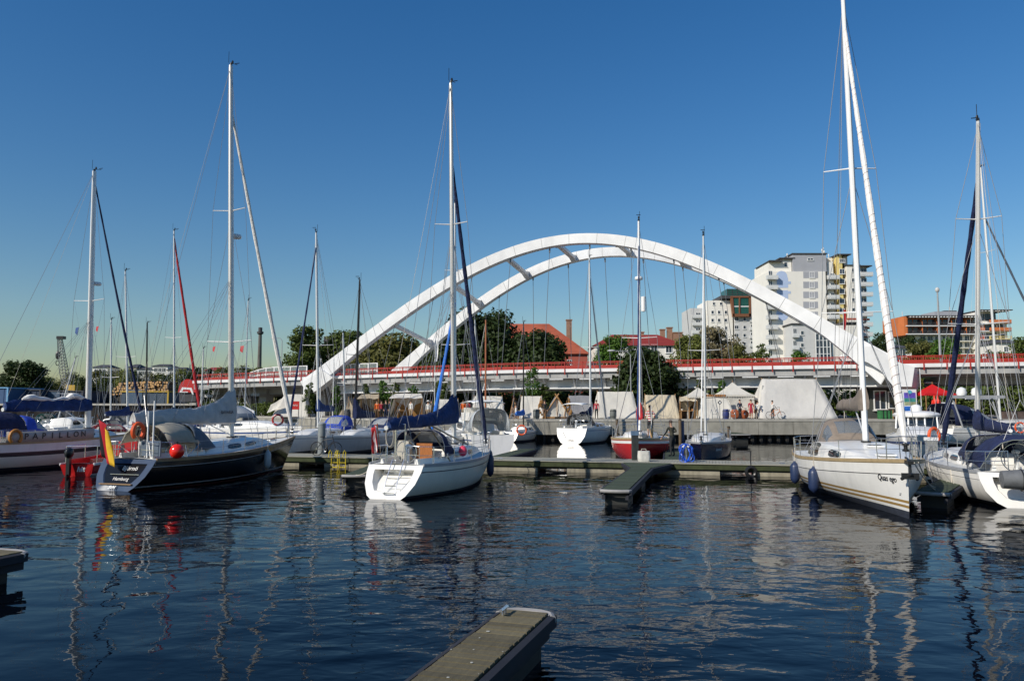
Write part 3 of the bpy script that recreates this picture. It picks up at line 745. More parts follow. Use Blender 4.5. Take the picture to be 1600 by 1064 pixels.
for i in range(9): T.box('roof_bracket', 1012 + i * 28, 1024 + i * 28, 244, 250, 'white', -1.4, 1.7)
for y in (368, 436): T.box('floor_slab', 400, 975, y - 3, y + 4, 'white', -.3, 2)
for y in (493, 548, 600): T.box('floor_slab', 800, 975, y - 3, y + 4, 'cream', .4, 2.4)
for x in (415, 540, 663, 785, 905): T.box('fin_wall', x - 2, x + 2, 300, 434, org, 0, 1.6)
k = 0
for i in range(9):
    x = 446 + i * 62
    for j, y in enumerate((336, 404)): T.win(x, y, 2.2, 2.1, 3, 1.57, darkr); T.bal(x, y + 27, 2.9, 1.2, 1.3, darkr, True)
    if x > 560:
        for y in (466, 522, 576): T.win(x, y, 1.9, 1.8, 2, 2.17)
for x in (1055, 1110, 1150):
    for y in (290, 382, 455, 520, 580): T.win(x, y, 2.0, 2.2, 2, 1.77, darkr)
for y in (345, 410, 480, 545, 605):
    T.box('floor_slab', 1006, 1290, y - 3, y + 4, 'white', .6, 2.0)
    for x in (1150, 1235): T.bal(x, y - 3, 3.6, .8, .7, org if y < 420 else yel, y > 420)
for y in (375, 450, 515, 575): T.win(1225, y, 2.2, 2.0, 2, 1.97, darkr)
T.box('red_panel', 1030, 1085, 358, 400, org, 1.7, 1.79); T.box('red_panel', 1030, 1085, 436, 478, redb, 1.7, 1.79)
b = MB()
for x, y, h in ((740, 148, 5), (432, 235, 2.6), (835, 195, 2.4)):
    p = T.l(x, y, 5); b.tube([p, p - Vector((0, 0, h + 1))], .12, n=6)
b.build('antenna', 'alu', T.t)

# --- big red hipped roof
def hiproof(mb, x0, x1, rx0, rx1, y0, y1, ze, zr, o=.5):
    A = [(x0 - o, y0 - o, ze), (x1 + o, y0 - o, ze), (x1 + o, y1 + o, ze), (x0 - o, y1 + o, ze), (rx0, (y0 + y1) / 2, zr), (rx1, (y0 + y1) / 2, zr)]
    mb.add(A, [(0, 1, 5, 4), (1, 2, 5), (2, 3, 4, 5), (3, 0, 4), (3, 2, 1, 0)])
def house(name, label, D, x0, x1, ye, yr, rin0, rin1, depth, wm, rm, wins, zb=1.8, chim=(), group=None, cat='house', wz=1.3):
    p0 = at(x0, ye, D); p1 = at(x1, ye, D); pr = at((x0 + x1) / 2, yr, D + depth / 2)
    t = thing(name, label, cat, (p0.x, D, zb), 0, group)
    w = p1.x - p0.x; h = p0.z - zb; mb = MB(); mb.box((w / 2, depth / 2, h / 2 - .2), (w, depth, h + .4)); mb.build('wall', wm, t, smooth=False)
    mb = MB(); hiproof(mb, 0, w, rin0, w - rin1, 0, depth, h, pr.z - zb); rf = mb.build('roof', rm, t, smooth=False)
    for px, ytop, cw in chim:
        q = at(px, ytop, D + depth / 2); mb = MB(); zt = q.z - zb; xx = q.x - p0.x
        mb.box((xx, depth / 2, zt - 2), (cw, cw, 4)); mb.box((xx, depth / 2, zt + .1), (cw + .25, cw + .25, .2)); mb.build('chimney', mat('chimney_brick', (.30, .17, .11), .9, var=.2, scale=3), rf, smooth=False)
    for px, py, ww, hh in wins:
        q = at(px, py, D); window_mesh(ww, hh, 2, t, (q.x - p0.x, -.03, q.z - zb))
    return t
house('barn_building', 'large old building with steep orange red hipped roof behind the trees', 150, 735, 918, 553, 506, 3, 7, 16, mat('red_plaster', (.38, .09, .06), .8, var=.12), tilem, [(890, 566, .9, 1.0), (872, 566, .9, 1.0)], chim=[(889, 501, 1.05)], cat='building')
house('villa', 'white house with long dark red roof and chimneys right of the big red roof', 152, 930, 1068, 540, 523, 4, 4, 11, plaster, tiled,
      [(1008, 545, 1.6, 1.7), (1022, 545, 1.3, 1.7), (940, 548, 1.2, 1.5), (1045, 546, 1.3, 1.4), (985, 546, 1.2, 1.5)], chim=[(1035, 516, .9), (1046, 513, 1.0), (1058, 521, 1.8), (1003, 520, .7)])
house('yellow_house', 'small yellow house with red roof among the trees', 158, 1106, 1138, 550, 541, 1, 1, 7, yel, tiled, [(1116, 558, .9, 1.1), (1128, 558, .9, 1.1)])
house('white_house', 'low white building with flat grey roof left of the orange hotel', 190, 1366, 1424, 544, 539, 1, 1, 8, plaster, darkr, [(1378, 552, 1.2, 1.4), (1392, 552, 1.2, 1.4), (1410, 552, 1.8, 2)])
house('white_house', 'small white flat building at the foot of the hotel, right edge', 190, 1560, 1598, 536, 531, 1, 1, 8, plaster, darkr, [(1572, 546, 1.2, 1.4), (1586, 546, 1.2, 1.4)])
house('terrace_building', 'white terrace building with dark flat top storey behind the left trees', 200, 494, 562, 541, 535, 2, 2, 10, plaster, darkr, [(510, 548, 1.6, 1.6), (530, 548, 1.6, 1.6)], cat='building')
t = bpy.data.objects['terrace_building']; p = at(508, 530, 203) - t.location; mb = MB(); mb.box((p.x + 3.5, 5, p.z - .6), (7.5, 5, 2.6)); mb.build('top_storey', darkr, t, smooth=False)
# distant town on the left
FT = 'pale buildings of the town beyond the park at left'
for i, (x0, x1, ye, yr, wm, lab) in enumerate([(145, 168, 574, 570, plaster, 'white villa with flat roof, leftmost of the distant buildings'), (199, 213, 574, 569, mat('cream_plaster', (.68, .58, .40), .8, var=.05), 'cream house with tall attic right of the leftmost villa'),
      (213, 238, 577, 574, pls, 'low grey flat block beside the cream house'), (238, 262, 572, 569, plaster, 'white flat roofed block behind the mast with the red furled jib'), (262, 288, 578, 574, pls, 'long low grey building right of the white flat roofed block'),
      (291, 312, 588, 584, mat('ochre_plaster', (.62, .50, .30), .8, var=.05), 'ochre building near the church spire'), (368, 382, 577, 574, plaster, 'small white block just right of the tallest black yacht mast'),
      (320, 345, 579, 574, mat('sand_plaster', (.60, .55, .45), .8, var=.05), 'sand coloured house left of the tallest black yacht mast')]):
    house('town_house', lab, 285, x0, x1, ye, yr, .8, .8, 9, wm, darkr if i != 7 else tiled, [(x0 + (x1 - x0) * k, ye + 6, 1.6, 1.6) for k in (.25, .5, .75)], zb=3.4, group=FT)
t = thing('church_spire', 'slim dark green church spire rising over the distant roofs', 'church tower', (at(296, 590, 300).x, 300, 3.4)); zt = at(296, 568, 300).z - 3.4
mb = MB(); mb.box((0, 0, zt * .3), (2.6, 2.6, zt * .6)); mb.build('tower', plg, t, smooth=False)
mb = MB(); mb.lathe([(1.9, zt * .6), (1.3, zt * .68), (.5, zt * .82), (.05, zt)], n=8); mb.build('spire', mat('copper_green', (.05, .10, .09), .6), t)
# sheds on the far bank
shed = mat('navy_shed', (.028, .045, .085), .7, var=.15, scale=1, stretch=(6, 1, .2)); shl = mat('light_blue_trim', (.16, .38, .62), .6)
def shed_b(label, x0, x1, y0, y1, D, m, trim):
    a = at(x0, y0, D); b = at(x1, y1, D); t = thing('harbour_shed', label, 'shed', (a.x, D, 3.4)); w = b.x - a.x; h = a.z - 3.4
    mb = MB(); mb.box((w / 2, 5, h / 2), (w, 10, h)); k = max(3, int(w / 1.2))
    for i in range(k): mb.box((w * (i + .5) / k, -.03, h / 2), (.12, .06, h - .1))
    mb.build('cladding', m, t, smooth=False)
    mb = MB(); mb.box((w / 2, 5, h + .12), (w + .4, 10.4, .2)); mb.box((w + .08, -.1, h / 2), (.25, .25, h)); mb.build('roof_edge', trim, t, smooth=False)
    mb = MB(); mb.box((w * .3, -.08, 1.25), (min(3, w * .3), .1, 2.5)); mb.build('door', mat('shed_door', (.05, .09, .15), .6), t, smooth=False)
shed_b('blue shed with light blue corner post at the left edge', -60, 11, 607, 630, 135, mat('blue_shed', (.04, .09, .20), .7, var=.1), shl)
shed_b('dark navy long shed below the lone dark tree', 13, 62, 610, 630, 140, shed, darkr)
shed_b('dark blue shed left of the leftmost tall mast', 66, 128, 612, 630, 142, shed, darkr)
shed_b('low blue grey shed under the log pile', 190, 262, 613, 628, 138, mat('grey_blue_shed', (.05, .075, .11), .7, var=.2), mat('yellow_trim', (.5, .32, .03), .6))
# log pile
lend = mat('log_end', (.55, .33, .14), .8, var=.25, scale=2, island=.5); lb = mat('log_bark', (.16, .09, .05), .9, var=.2)
p0 = on_z(180, 620, 3.4); gl = random.Random(3); first = None; n = 0
for row in range(5):
    x = at(174 + row * 3, 600, 150).x
    while x < at(268 - row * 2, 600, 150).x and n < 260:
        z = 5.45 + row * .47 + .25 * math.sin(x * .25)
        if first is None:
            mb = MB(); mb.tube([(0, 0, 0), (0, 4, 0)], .25, n=9); mb.tube([(0, -.02, 0), (0, .05, 0)], .22, 1, n=9)
            o = mb.build('log', [lb, lend]); first = o
        else: o = first.copy(); COL.objects.link(o)
        r = gl.uniform(.8, 1.15); o.scale = (r, 1, r); o.location = (x, 150 + gl.uniform(-.4, .4), z + gl.uniform(-.1, .1))
        tag(o, 'pale cut end of a log in the long timber pile on the far bank', 'log', 'logs stacked in the long timber pile'); x += .50; n += 1
t = thing('log_bunk', 'dark earth bank and stakes holding up the long timber pile', 'timber rack', (at(180, 610, 150).x, 150.3, 3.4)); w = at(270, 610, 150).x - t.location.x
mb = MB(); mb.prism([(-3, .2, 0), (w + 3, .2, 0), (w + 1, .2, 1.75), (-1, .2, 1.75)], (0, 5, 0)); mb.build('bank', mat('dark_earth', (.04, .035, .025), .95, var=.4), t, smooth=False)
mb = MB()
for i in range(7): mb.box((-1.2 + (w + 2.4) * i / 6, 0, 2.0), (.2, .2, 4.2))
mb.build('stakes', darkr, t, smooth=False)
# lattice crane
t = thing('lattice_crane', 'lattice boom crane with hanging hook beyond the far bank', 'crane', (at(104, 610, 160).x, 160, 3.4))
p0 = at(103, 606, 160) - t.location; p1 = at(94, 530, 160) - t.location
b = MB(); k = 16
def cp(q, sx, sy):
    w = .62 * (1 - .55 * abs(q - .35) / .65); c = p0.lerp(p1, q); return c + Vector((sx * w, sy * w, 0))
for sx, sy in ((1, 1), (1, -1), (-1, 1), (-1, -1)): b.tube([cp(i / k, sx, sy) for i in range(k + 1)], .075, n=4)
for i in range(k):
    for (a, c) in (((1, 1), (1, -1)), ((1, -1), (-1, -1)), ((-1, -1), (-1, 1)), ((-1, 1), (1, 1))):
        b.tube([cp(i / k, *a), cp((i + 1) / k, *c)], .045, n=4); b.tube([cp(i / k, *a), cp(i / k, *c)], .045, n=4)
b.build('boom', mat('crane_grey_paint', (.30, .30, .27), .6), t)
b = MB(); b.box(p1 + Vector((.2, 0, .3)), (1.4, 1.1, .6)); b.build('boom_head', 'black', t, smooth=False)
h = at(90.5, 555, 160) - t.location; b = MB(); b.tube([p1 + Vector((-.6, 0, 0)), h], .05, n=5); b.ball(h, (.5, .4, .9), n=8); b.loop([h + Vector((.35 * math.cos(q), 0, -1.6 + .5 * math.sin(q))) for q in [2 * PI * i / 10 for i in range(10)]], .09)
b.build('hook_block', 'black', t)
b = MB(); b.box((0, 0, 1.6), (5, 3, 2.0)); b.box((1.4, 0, 3.2), (1.8, 2.4, 1.5)); b.box((0, 1.4, .35), (6, .7, .7)); b.box((0, -1.4, .35), (6, .7, .7)); b.build('crane_cab', mat('crane_yellow', (.55, .34, .04), .5, var=.15), t, smooth=False)
# factory chimney
t = thing('factory_chimney', 'slim dark factory chimney with platform ring near its top', 'chimney', (at(404.5, 600, 240).x, 240, 2)); zt = at(404.5, 514, 240).z - 2
b = MB(); b.lathe([(.8, 0), (.65, zt * .5), (.5, zt * .93), (.5, zt)], n=14); b.build('shaft', mat('chimney_concrete', (.12, .11, .10), .85, var=.3, scale=.4), t)
b = MB(); b.lathe([(.51, zt * .93), (.95, zt * .94), (1.0, zt * .965), (.6, zt * .97), (.6, zt + .4), (.3, zt + .5)], n=14); b.build('platform', darkr, t)
# red kiosk with arched roof
t = thing('kiosk', 'red kiosk with curved red roof and white swoosh at the left end of the bridge', 'kiosk', (at(278, 620, 112).x, 112, 4.1)); w = 112 / FPX * 28
b = MB(); b.prism([(w * .5 + w * .5 * math.cos(q), 0, .9 + 1.9 * math.sin(q)) for q in [PI * i / 14 for i in range(15)]], (0, 4, 0)); b.build('roof', mat('kiosk_red', (.50, .015, .012), .5, var=.08), t)
b = MB(); b.box((w / 2, 2, .2), (w * .92, 3.6, 1.3)); b.build('wall', darkr, t, smooth=False)
b = MB(); P = [(w * .08, .9), (w * .22, 1.65), (w * .75, 1.55), (w * .88, .6), (w * .80, .6), (w * .66, 1.3), (w * .3, 1.35), (w * .18, .9)]
b.prism([(x, -.03, z) for x, z in P], (0, .03, 0)); b.box((w * .35, -.03, .95), (w * .4, .02, .12)); b.build('swoosh_sign', 'white', t, smooth=False)
# lamp posts
def lamp(label, px, ytop, ybase, D, arm, zb, gname='street lamps and poles along the bridge', r=.06):
    top = at(px, ytop, D); t = thing('street_lamp', label, 'street lamp', (top.x, D, zb), 0, gname); h = top.z - zb
    b = MB(); b.tube([(0, 0, 0), (0, 0, h * .5), (0, 0, h - .4)] + ([(arm * .25, 0, h - .05), (arm, 0, h)] if arm else [(0, 0, h)]), [r * 1.4, r, r * .8] + ([r * .7, r * .6] if arm else [r * .7]), n=7); b.build('post', mat('lamp_post_grey', (.34, .35, .35), .5, metal=.3), t)
    b = MB(); b.ball((arm * 1.15, 0, h), (.42 if arm else .2, .16, .1 if arm else .25), n=10); b.build('lamp_head', mat('lamp_head', (.5, .5, .48), .4), t)
lamp('tall slim pole with small head standing in front of the orange hotel', 1464.5, 453, 570, 72, 0, 6.6, r=.09)
lamp('curved arm street lamp beside the factory chimney', 441, 528, 600, 106, -1.0, 5.8)
lamp('street lamp with arm to the left, above the large dark tree', 985, 548, 615, 75.5, -1.6, QZ)
lamp('street lamp between the two peaked pavilions', 1112, 592, 640, 74, -.9, QZ)
lamp('street lamp rising above the red marquee', 1468, 598, 640, 73.5, -.9, QZ)
lamp('plain pole behind the tower end of the deck', 1538, 560, 572, 78, 0, 6.6)
# ================================================================ boats : builder
def project(p):
    x, y, z = p[0], p[1], p[2] - CAMZ
    d = y * _c + z * _s; v = -y * _s + z * _c
    return 800 + FPX * x / d, 532 - FPX * v / d
class Boat:
    def __init__(s, name, label, cat, stern, bow, beam, fs, fb, ws=.7, ro=.5, rs=.35, tm=.42, group=None, detail=2):
        a = on_z(*stern) if len(stern) == 2 else Vector((stern[0], stern[1], 0)); b = on_z(*bow) if len(bow) == 2 else Vector((bow[0], bow[1], 0))
        h = b - a; s.L = h.length; s.h = h / s.L; s.rz = math.atan2(h.y, h.x); s.a = a; s.B = beam / 2; s.fs, s.fb, s.ws, s.ro, s.rs, s.tm, s.det = fs, fb, ws, ro, rs, tm, detail; s.rnd = .12; s.pe = 2.0
        s.t = thing(name, label, cat, a, s.rz, group); s.R = Matrix.Rotation(s.rz, 3, 'Z')
    def w(s, p): return s.R @ Vector(p) + s.a
    def loc(s, p): return s.R.transposed() @ (Vector(p) - s.a)
    def bd(s, t):
        t = min(max(t, 0), 1)
        if t < s.tm: return s.B * (s.ws + (1 - s.ws) * math.sin(PI / 2 * t / s.tm))
        return max(.02 if t < .995 else .004, s.B * (1 - ((t - s.tm) / (1 - s.tm)) ** s.pe))
    def sh(s, t): return s.fs + (s.fb - s.fs) * t ** 1.7 - .05 * math.sin(PI * t)
    def sec(s, t, z):
        S_ = s.sh(t); k = min(1, max(0, (S_ - z) / (S_ + .20 + .30 * min(1, t / .35)))); n = 1.3 + 2.6 * (1 - t) ** .8 * min(1, .38 + t / .35); b = s.bd(t)
        return b * (1 - k ** n) ** (.5 + .4 * t)
    def X(s, t, z): return t * s.L + s.ro * (z / s.fb) * t ** 5 + s.rs * (max(z, 0) / s.fs) * (1 - t) ** 5
    def pt(s, t, z, side=1, off=0): return Vector((s.X(t, z), side * (s.sec(t, z) + off), z))
    def dk(s, t, f=0, up=0): return Vector((s.X(t, s.sh(t)), f * s.bd(t), s.sh(t) + up + .06 * (1 - f * f)))
    def hull(s, mats, rows, transom='flat', tmat=None, tcap=0, rim=None, pmat=None):
        """rows: list of (mat index, top, bottom) with top/bottom as heights: 's-.1' below sheer or absolute z"""
        zf = []
        for mi, a, b in rows: zf.append((mi, a, b))
        lv = [];
        for mi, a, b in zf:
            sub = 2 if (isinstance(a, str) != isinstance(b, str)) else 1
            for q in range(sub): lv.append((mi, a, b, q / sub))
        def zz(t, a): return s.sh(t) - float(a[1:]) if isinstance(a, str) else a
        def lev(t):
            out = [zz(t, a) + (zz(t, b) - zz(t, a)) * q for mi, a, b, q in lv]; out.append(zz(t, lv[-1][2])); return out
        ms = [l[0] for l in lv]
        T_ = [0, .02, .05] + [i / 26 for i in range(2, 24)] + [.93, .96, .98, 1.0]
        mb = MB(); P = []
        for t in T_:
            z = lev(t); P.append([s.pt(t, q, 1) for q in z] + [Vector((s.X(t, -.3), s.sec(t, -.3), -.3)), Vector((s.X(t, -.45), 0, -.45)), Vector((s.X(t, -.3), -s.sec(t, -.3), -.3))] + [s.pt(t, q, -1) for q in z[::-1]])
        n = len(P[0]); vs = [q for r in P for q in r]; fs = []; mm = []
        k = len(ms); fm = ms + [ms[-1]] * 4 + ms[::-1]
        for a in range(len(P) - 1):
            for i in range(n - 1): fs.append((a * n + i, a * n + i + 1, (a + 1) * n + i + 1, (a + 1) * n + i)); mm.append(fm[i])
        mb.v = [tuple(v) for v in vs]; mb.f = fs; mb.m = mm
        if transom == 'flat' and tmat is None: mb.f.append(tuple(range(n))); mb.m.append(tcap)
        o = mb.build('hull', mats, s.t, ang=30)
        s.hull_o = o; ring = P[0]
        if transom in ('scoop', 'rim'):
            top = [p for p in ring]; c = Vector((0, 0, s.fs * .56)); c.x = s.X(0, c.z)
            inner = []
            for p in ring:
                z = c.z + (p.z - c.z) * .68; z = max(z, s.fs * .20); inner.append(Vector((s.X(0, z) - .01, p.y * .72, z)))
            if transom == 'rim': inner = [Vector((q.x, q.y * 1.04, q.z)) for q in inner]
            deep = [Vector((q.x + .05, q.y * .97, q.z)) for q in inner] if transom == 'rim' else [Vector((q.x + .12 + .75 * max(0, (q.z - s.fs * .2)) / s.fs, q.y * .92, q.z)) for q in inner]
            m = MB(); vs = [p + Vector((-.012, 0, 0)) for p in ring] + inner + deep; fs = []
            for i in range(n):
                j = (i + 1) % n; fs.append((i, j, n + j, n + i)); fs.append((n + i, n + j, 2 * n + j, 2 * n + i))
            m.add(vs, fs); m.add(deep, [tuple(range(n))], 1 if pmat else 0)
            wi = s.bd(0) * .62; z0 = s.fs * .24
            tr = m.build('transom', [tmat or mats[0]] + ([pmat] if pmat else []), s.t, ang=25)
            for q in (range(3) if transom == 'scoop' else ()):
                z1 = z0 + q * s.fs * .2; m = MB(); d = .34 - .02 * q
                x1 = s.X(0, z1) + .16 + .24 * q; m.box((x1 + .17, 0, z1 - .02), (.34, 2 * wi * (.72 + .1 * q), s.fs * .12)); m.build('transom_step', tmat or mats[0], tr, smooth=False)
        elif tmat is not None:
            m = MB(); m.add([p + Vector((-.012, 0, 0)) for p in ring], [tuple(range(n))]); m.build('transom', tmat, s.t, smooth=False)
        return o
    def deck(s, m='deck', cockpit=(.06, .32), rail='white', well='gel', toe=.05):
        T_ = [i / 24 for i in range(25)]; F_ = [-1, -.82, -.5, 0, .5, .82, 1]; P = [[s.dk(t, f, -.015) for f in F_] for t in T_]
        mb = MB(); vs = [p for r in P for p in r]; fs = []; n = 7
        a0 = a1 = None
        if cockpit: a0 = max(0, int(cockpit[0] * 24)); a1 = max(a0 + 1, int(cockpit[1] * 24 + .5))
        for a in range(24):
            for i in range(6):
                if cockpit and a0 <= a < a1 and i in (2, 3): continue
                fs.append((a * n + i, a * n + i + 1, (a + 1) * n + i + 1, (a + 1) * n + i))
        mb.add(vs, fs); mb.build('deck', m, s.t)
        if cockpit:
            c = MB(); dp = min(.55, s.fs - .12)
            L_ = [P[a][2] for a in range(a0, a1 + 1)] + [P[a][4] for a in range(a1, a0 - 1, -1)]
            Lo = [q - Vector((0, 0, dp)) for q in L_]; k = len(L_)
            c.add(L_ + Lo, [(i, (i + 1) % k, k + (i + 1) % k, k + i) for i in range(k)] + [tuple(range(k, 2 * k))])
            for sd in (-1, 1):
                c.rings([[P[a][3 + sd] + Vector((0, sd * .02, -.02)), P[a][3 + sd] + Vector((0, sd * .16, -.02)), P[a][3 + sd] + Vector((0, sd * .12, .17)), P[a][3 + sd] + Vector((0, sd * .03, .17))] for a in range(a0, a1 + 1)])
                c.rings([[P[a][3 + sd] + Vector((0, -sd * .38, -dp + .02)), P[a][3 + sd] + Vector((0, -sd * .02, -dp + .02)), P[a][3 + sd] + Vector((0, -sd * .02, -dp + .28)), P[a][3 + sd] + Vector((0, -sd * .38, -dp + .28))] for a in range(a0, a1 + 1)])
            c.build('cockpit', well, s.t, ang=30)
        for sd in (-1, 1):
            r = MB(); pts = [s.pt(t, s.sh(t), sd, .0) for t in [i / 22 for i in range(23)]]
            r.rings([[p + Vector((0, sd * .022, -.05)), p + Vector((0, sd * .022, toe)), p + Vector((0, -sd * .03, toe)), p + Vector((0, -sd * .03, -.05))] for p in pts]); r.build('rail_strake', rail, s.t, ang=30)
    def cabin(s, t0, t1, h, wf=.58, m='gel', tf=.35, wins=(), wm='glass', front=.5, name='coachroof', z0=0):
        """rounded coachroof from t0 to t1"""
        N_ = 14; rs = []
        def prof(q):
            up = min(1, q / .06) ** .5 if q < .06 else 1
            fr = 1 if q < 1 - tf else max(0, math.cos(PI / 2 * ((q - 1 + tf) / tf))) ** front
            return h * min(up, fr)
        def W_(q): t = t0 + (t1 - t0) * q; return min(s.bd(t) * .78, s.B * wf * (1 if q < .4 else 1 - .45 * ((q - .4) / .6) ** 1.6))
        s.cab = (t0, t1, prof, W_, z0)
        for i in range(N_ + 1):
            q = i / N_; t = t0 + (t1 - t0) * q; x = s.X(t, s.sh(t)); z = s.sh(t) - .03 + z0; hh = prof(q) + .04; w = W_(q)
            rs.append([Vector((x, y * w, z + k * hh)) for y, k in ((1, 0), (.95, .55), (.86, .86), (.6, .98), (0, 1.06), (-.6, .98), (-.86, .86), (-.95, .55), (-1, 0))])
        mb = MB(); mb.rings(rs); o = mb.build(name, m, s.t, ang=40); s.cabo = o
        for q0, q1, k0, k1 in wins:
            for sd in (1, -1):
                v = MB(); A = []
                K = 5
                for j in range(K + 1):
                    q = q0 + (q1 - q0) * j / K; t = t0 + (t1 - t0) * q; x = s.X(t, s.sh(t)); z = s.sh(t) - .03 + z0; hh = prof(q) + .04; w = W_(q)
                    kk0 = k0 + (.08 if j in (0, K) else 0); kk1 = k1 - (.1 if j in (0, K) else 0)
                    def sidep(k): f = 1 - .05 * (k / .55) if k < .55 else .95 - .09 * (k - .55) / .31; return Vector((x, sd * (f * w + .012), z + k * hh))
                    A.append([sidep(kk0), sidep((kk0 + kk1) / 2), sidep(kk1)])
                v.grid(A); v.build('cabin_window', wm, o)
        return o
    def ctop(s, t):
        if not hasattr(s, 'cab'): return s.sh(t) + .05
        t0, t1, pr, W_, z0 = s.cab
        if t < t0 or t > t1: return s.sh(t) + .05
        return s.sh(t) + z0 + (pr((t - t0) / (t1 - t0)) + .04) * 1.06 - .03
    def hood(s, t0, t1, h, m='navy', wf=.6, win='clear', name='sprayhood', z=None, open_back=True, lean=.0):
        """canvas sprayhood: arched ribs, low at the front (t1), full height aft (t0)"""
        rs = []; K = 11; N_ = 7
        zb = (s.ctop((t0 + t1) / 2) if z is None else z)
        def arch(q, grow=0):
            t = t0 + (t1 - t0) * q; hh = h * (1 - q ** 2.6 * .96) ; w = s.B * wf * (1 - .12 * q); x = s.X(t, 1) - lean * (1 - q)
            base = min(zb, s.sh(t) + .22)
            return [Vector((x + .0, w * math.copysign(abs(math.cos(a)) ** .55, math.cos(a)) * (1 + grow), base + (zb - base + hh) * math.sin(a) ** .7 * (1 + grow))) for a in [PI * j / (K - 1) for j in range(K)]]
        P = [arch(i / N_) for i in range(N_ + 1)]
        mb = MB(); vs = [p for r in P for p in r]; fs = []; mm = []
        for a in range(N_):
            for i in range(K - 1):
                fs.append((a * K + i, a * K + i + 1, (a + 1) * K + i + 1, (a + 1) * K + i)); mm.append(1 if (win and 3 <= a <= 5 and i in (1, 2, 4, 5, 7, 8)) else 0)
        mb.v = [tuple(v) for v in vs]; mb.f = fs; mb.m = mm
        o = mb.build(name, [m, win or m], s.t, fix=False); s.solid(o, .02)
        f = MB(); f.tube(arch(.01, -.015), .016, n=5); f.tube(arch(.42, -.015), .014, n=5); f.build('hood_frame', 'steel', o)
        return o
    def solid(s, o, th):
        md = o.modifiers.new('thickness', 'SOLIDIFY'); md.thickness = th; md.offset = -1
    def bimini(s, t0, t1, z, m='navy', wf=.62, name='bimini', drop=.25):
        K = 9; N_ = 5; P = []
        for i in range(N_ + 1):
            q = i / N_; t = t0 + (t1 - t0) * q; x = s.X(t, 1); cam_ = .10 * math.sin(PI * q) ; w = s.B * wf
            P.append([Vector((x, w * c, z + cam_ - drop * abs(c) ** 3 )) for c in np.linspace(-1, 1, K)])
        mb = MB(); mb.grid(P); o = mb.build(name, m, s.t, fix=False); s.solid(o, .02)
        f = MB()
        for q, q2 in ((0, .5), (.5, .5), (1, .5)):
            t = t0 + (t1 - t0) * q; tb = t0 + (t1 - t0) * q2; w = s.B * wf
            b = s.dk(tb, .8)
            for sd in (1, -1): f.tube([(b.x, sd * abs(b.y), b.z), (s.X(t, 1), sd * w, z - drop)], .016, n=5)
            f.tube([(s.X(t, 1), w * c, z - drop * abs(c) ** 3 - .01 + .1 * math.sin(PI * q)) for c in np.linspace(-1, 1, 9)], .016, n=5)
        f.build('bimini_frame', 'steel', o); return o
    def mast(s, tm_, top, r=.085, m='alu', spr=(.36, .68), sprw=.9, base=None, rake=.0, wires=True, head=True, back=True, wr=.011, sweep=.12):
        zb = s.ctop(tm_) - .03 if base is None else base
        b = Vector((s.X(tm_, 1), 0, zb)); bw = s.w(b)
        T_ = s.loc(at(top[0], top[1], bw.y + rake * s.h.y)); s.mb_, s.mt_ = b, T_
        ln = math.degrees(math.atan2((s.w(T_) - bw).x, (T_ - b).z)); pb = project(bw)
        print('MAST', s.t.name, 'base px', [round(q) for q in pb], 'height', round((T_ - b).length, 1), 'lean', round(ln, 1), 'L', round(s.L, 1))
        mb = MB(); mb.tube([b, b.lerp(T_, .5), b.lerp(T_, .8), T_], [r, r, r * .92, r * .75], n=10, flat=1.35 if abs(s.h.y) > .7 else .8); o = mb.build('mast', m, s.t)
        foot = MB(); foot.box(b + Vector((0, 0, .03)), (.32, .26, .1)); foot.build('mast_foot', 'black', o, smooth=False)
        at_ = lambda q: b.lerp(T_, q)
        s.sprp = []
        for q in spr:
            sp = []
            for sd in (1, -1):
                p = at_(q); e = p + Vector((-sweep * sprw, sd * sprw * (1 - .25 * (q > .5)), .05)); m2 = MB(); m2.tube([p, e], [.028, .018], n=6); m2.build('spreader', m, o); sp.append(e)
            s.sprp.append(sp)
        if wires:
            for sd, i in ((1, 0), (-1, 1)):
                c = s.pt(tm_ - .02, s.sh(tm_), sd, -.06); w_ = MB()
                w_.tube([c] + [sp[i] for sp in s.sprp] + [at_(.985)], wr, n=4)
                if s.sprp:
                    w_.tube([c + Vector((.25, 0, 0)), at_(spr[0] * .97)], wr, n=4); w_.tube([c - Vector((.25, 0, 0)), at_(spr[0] * .97)], wr, n=4)
                    if len(spr) > 1: w_.tube([s.sprp[0][i], at_(spr[1] * .97)], wr, n=4)
                w_.build('shroud', 'wire', o)
        if back:
            w_ = MB(); c = s.dk(0.0); j = at_(.25); j.x = c.x + (b.x - c.x) * .12; j.z = b.z + 1.8
            if s.det > 1:
                w_.tube([at_(1), j], wr, n=4)
                for sd in (1, -1): w_.tube([j, s.dk(.01, sd * .7)], wr, n=4)
            else: w_.tube([at_(1), c], wr, n=4)
            w_.build('backstay', 'wire', o)
        if head:
            hd = MB(); hd.tube([T_, T_ + Vector((0, 0, .12))], .06, n=6); hd.tube([T_ + Vector((-.1, .05, .1)), T_ + Vector((-.1, .05, .62))], .012, n=4)
            hd.tube([T_ + Vector((0, -.02, .12)), T_ + Vector((.42, -.02, .2))], .012, n=4); hd.tube([T_ + Vector((.42, -.12, .28)), T_ + Vector((.42, .12, .28))], .018, n=4); hd.ball(T_ + Vector((.1, 0, .2)), (.05, .05, .09), n=6, k=5)
            hd.build('masthead_instruments', 'black', o)
        s.masto = o; return o
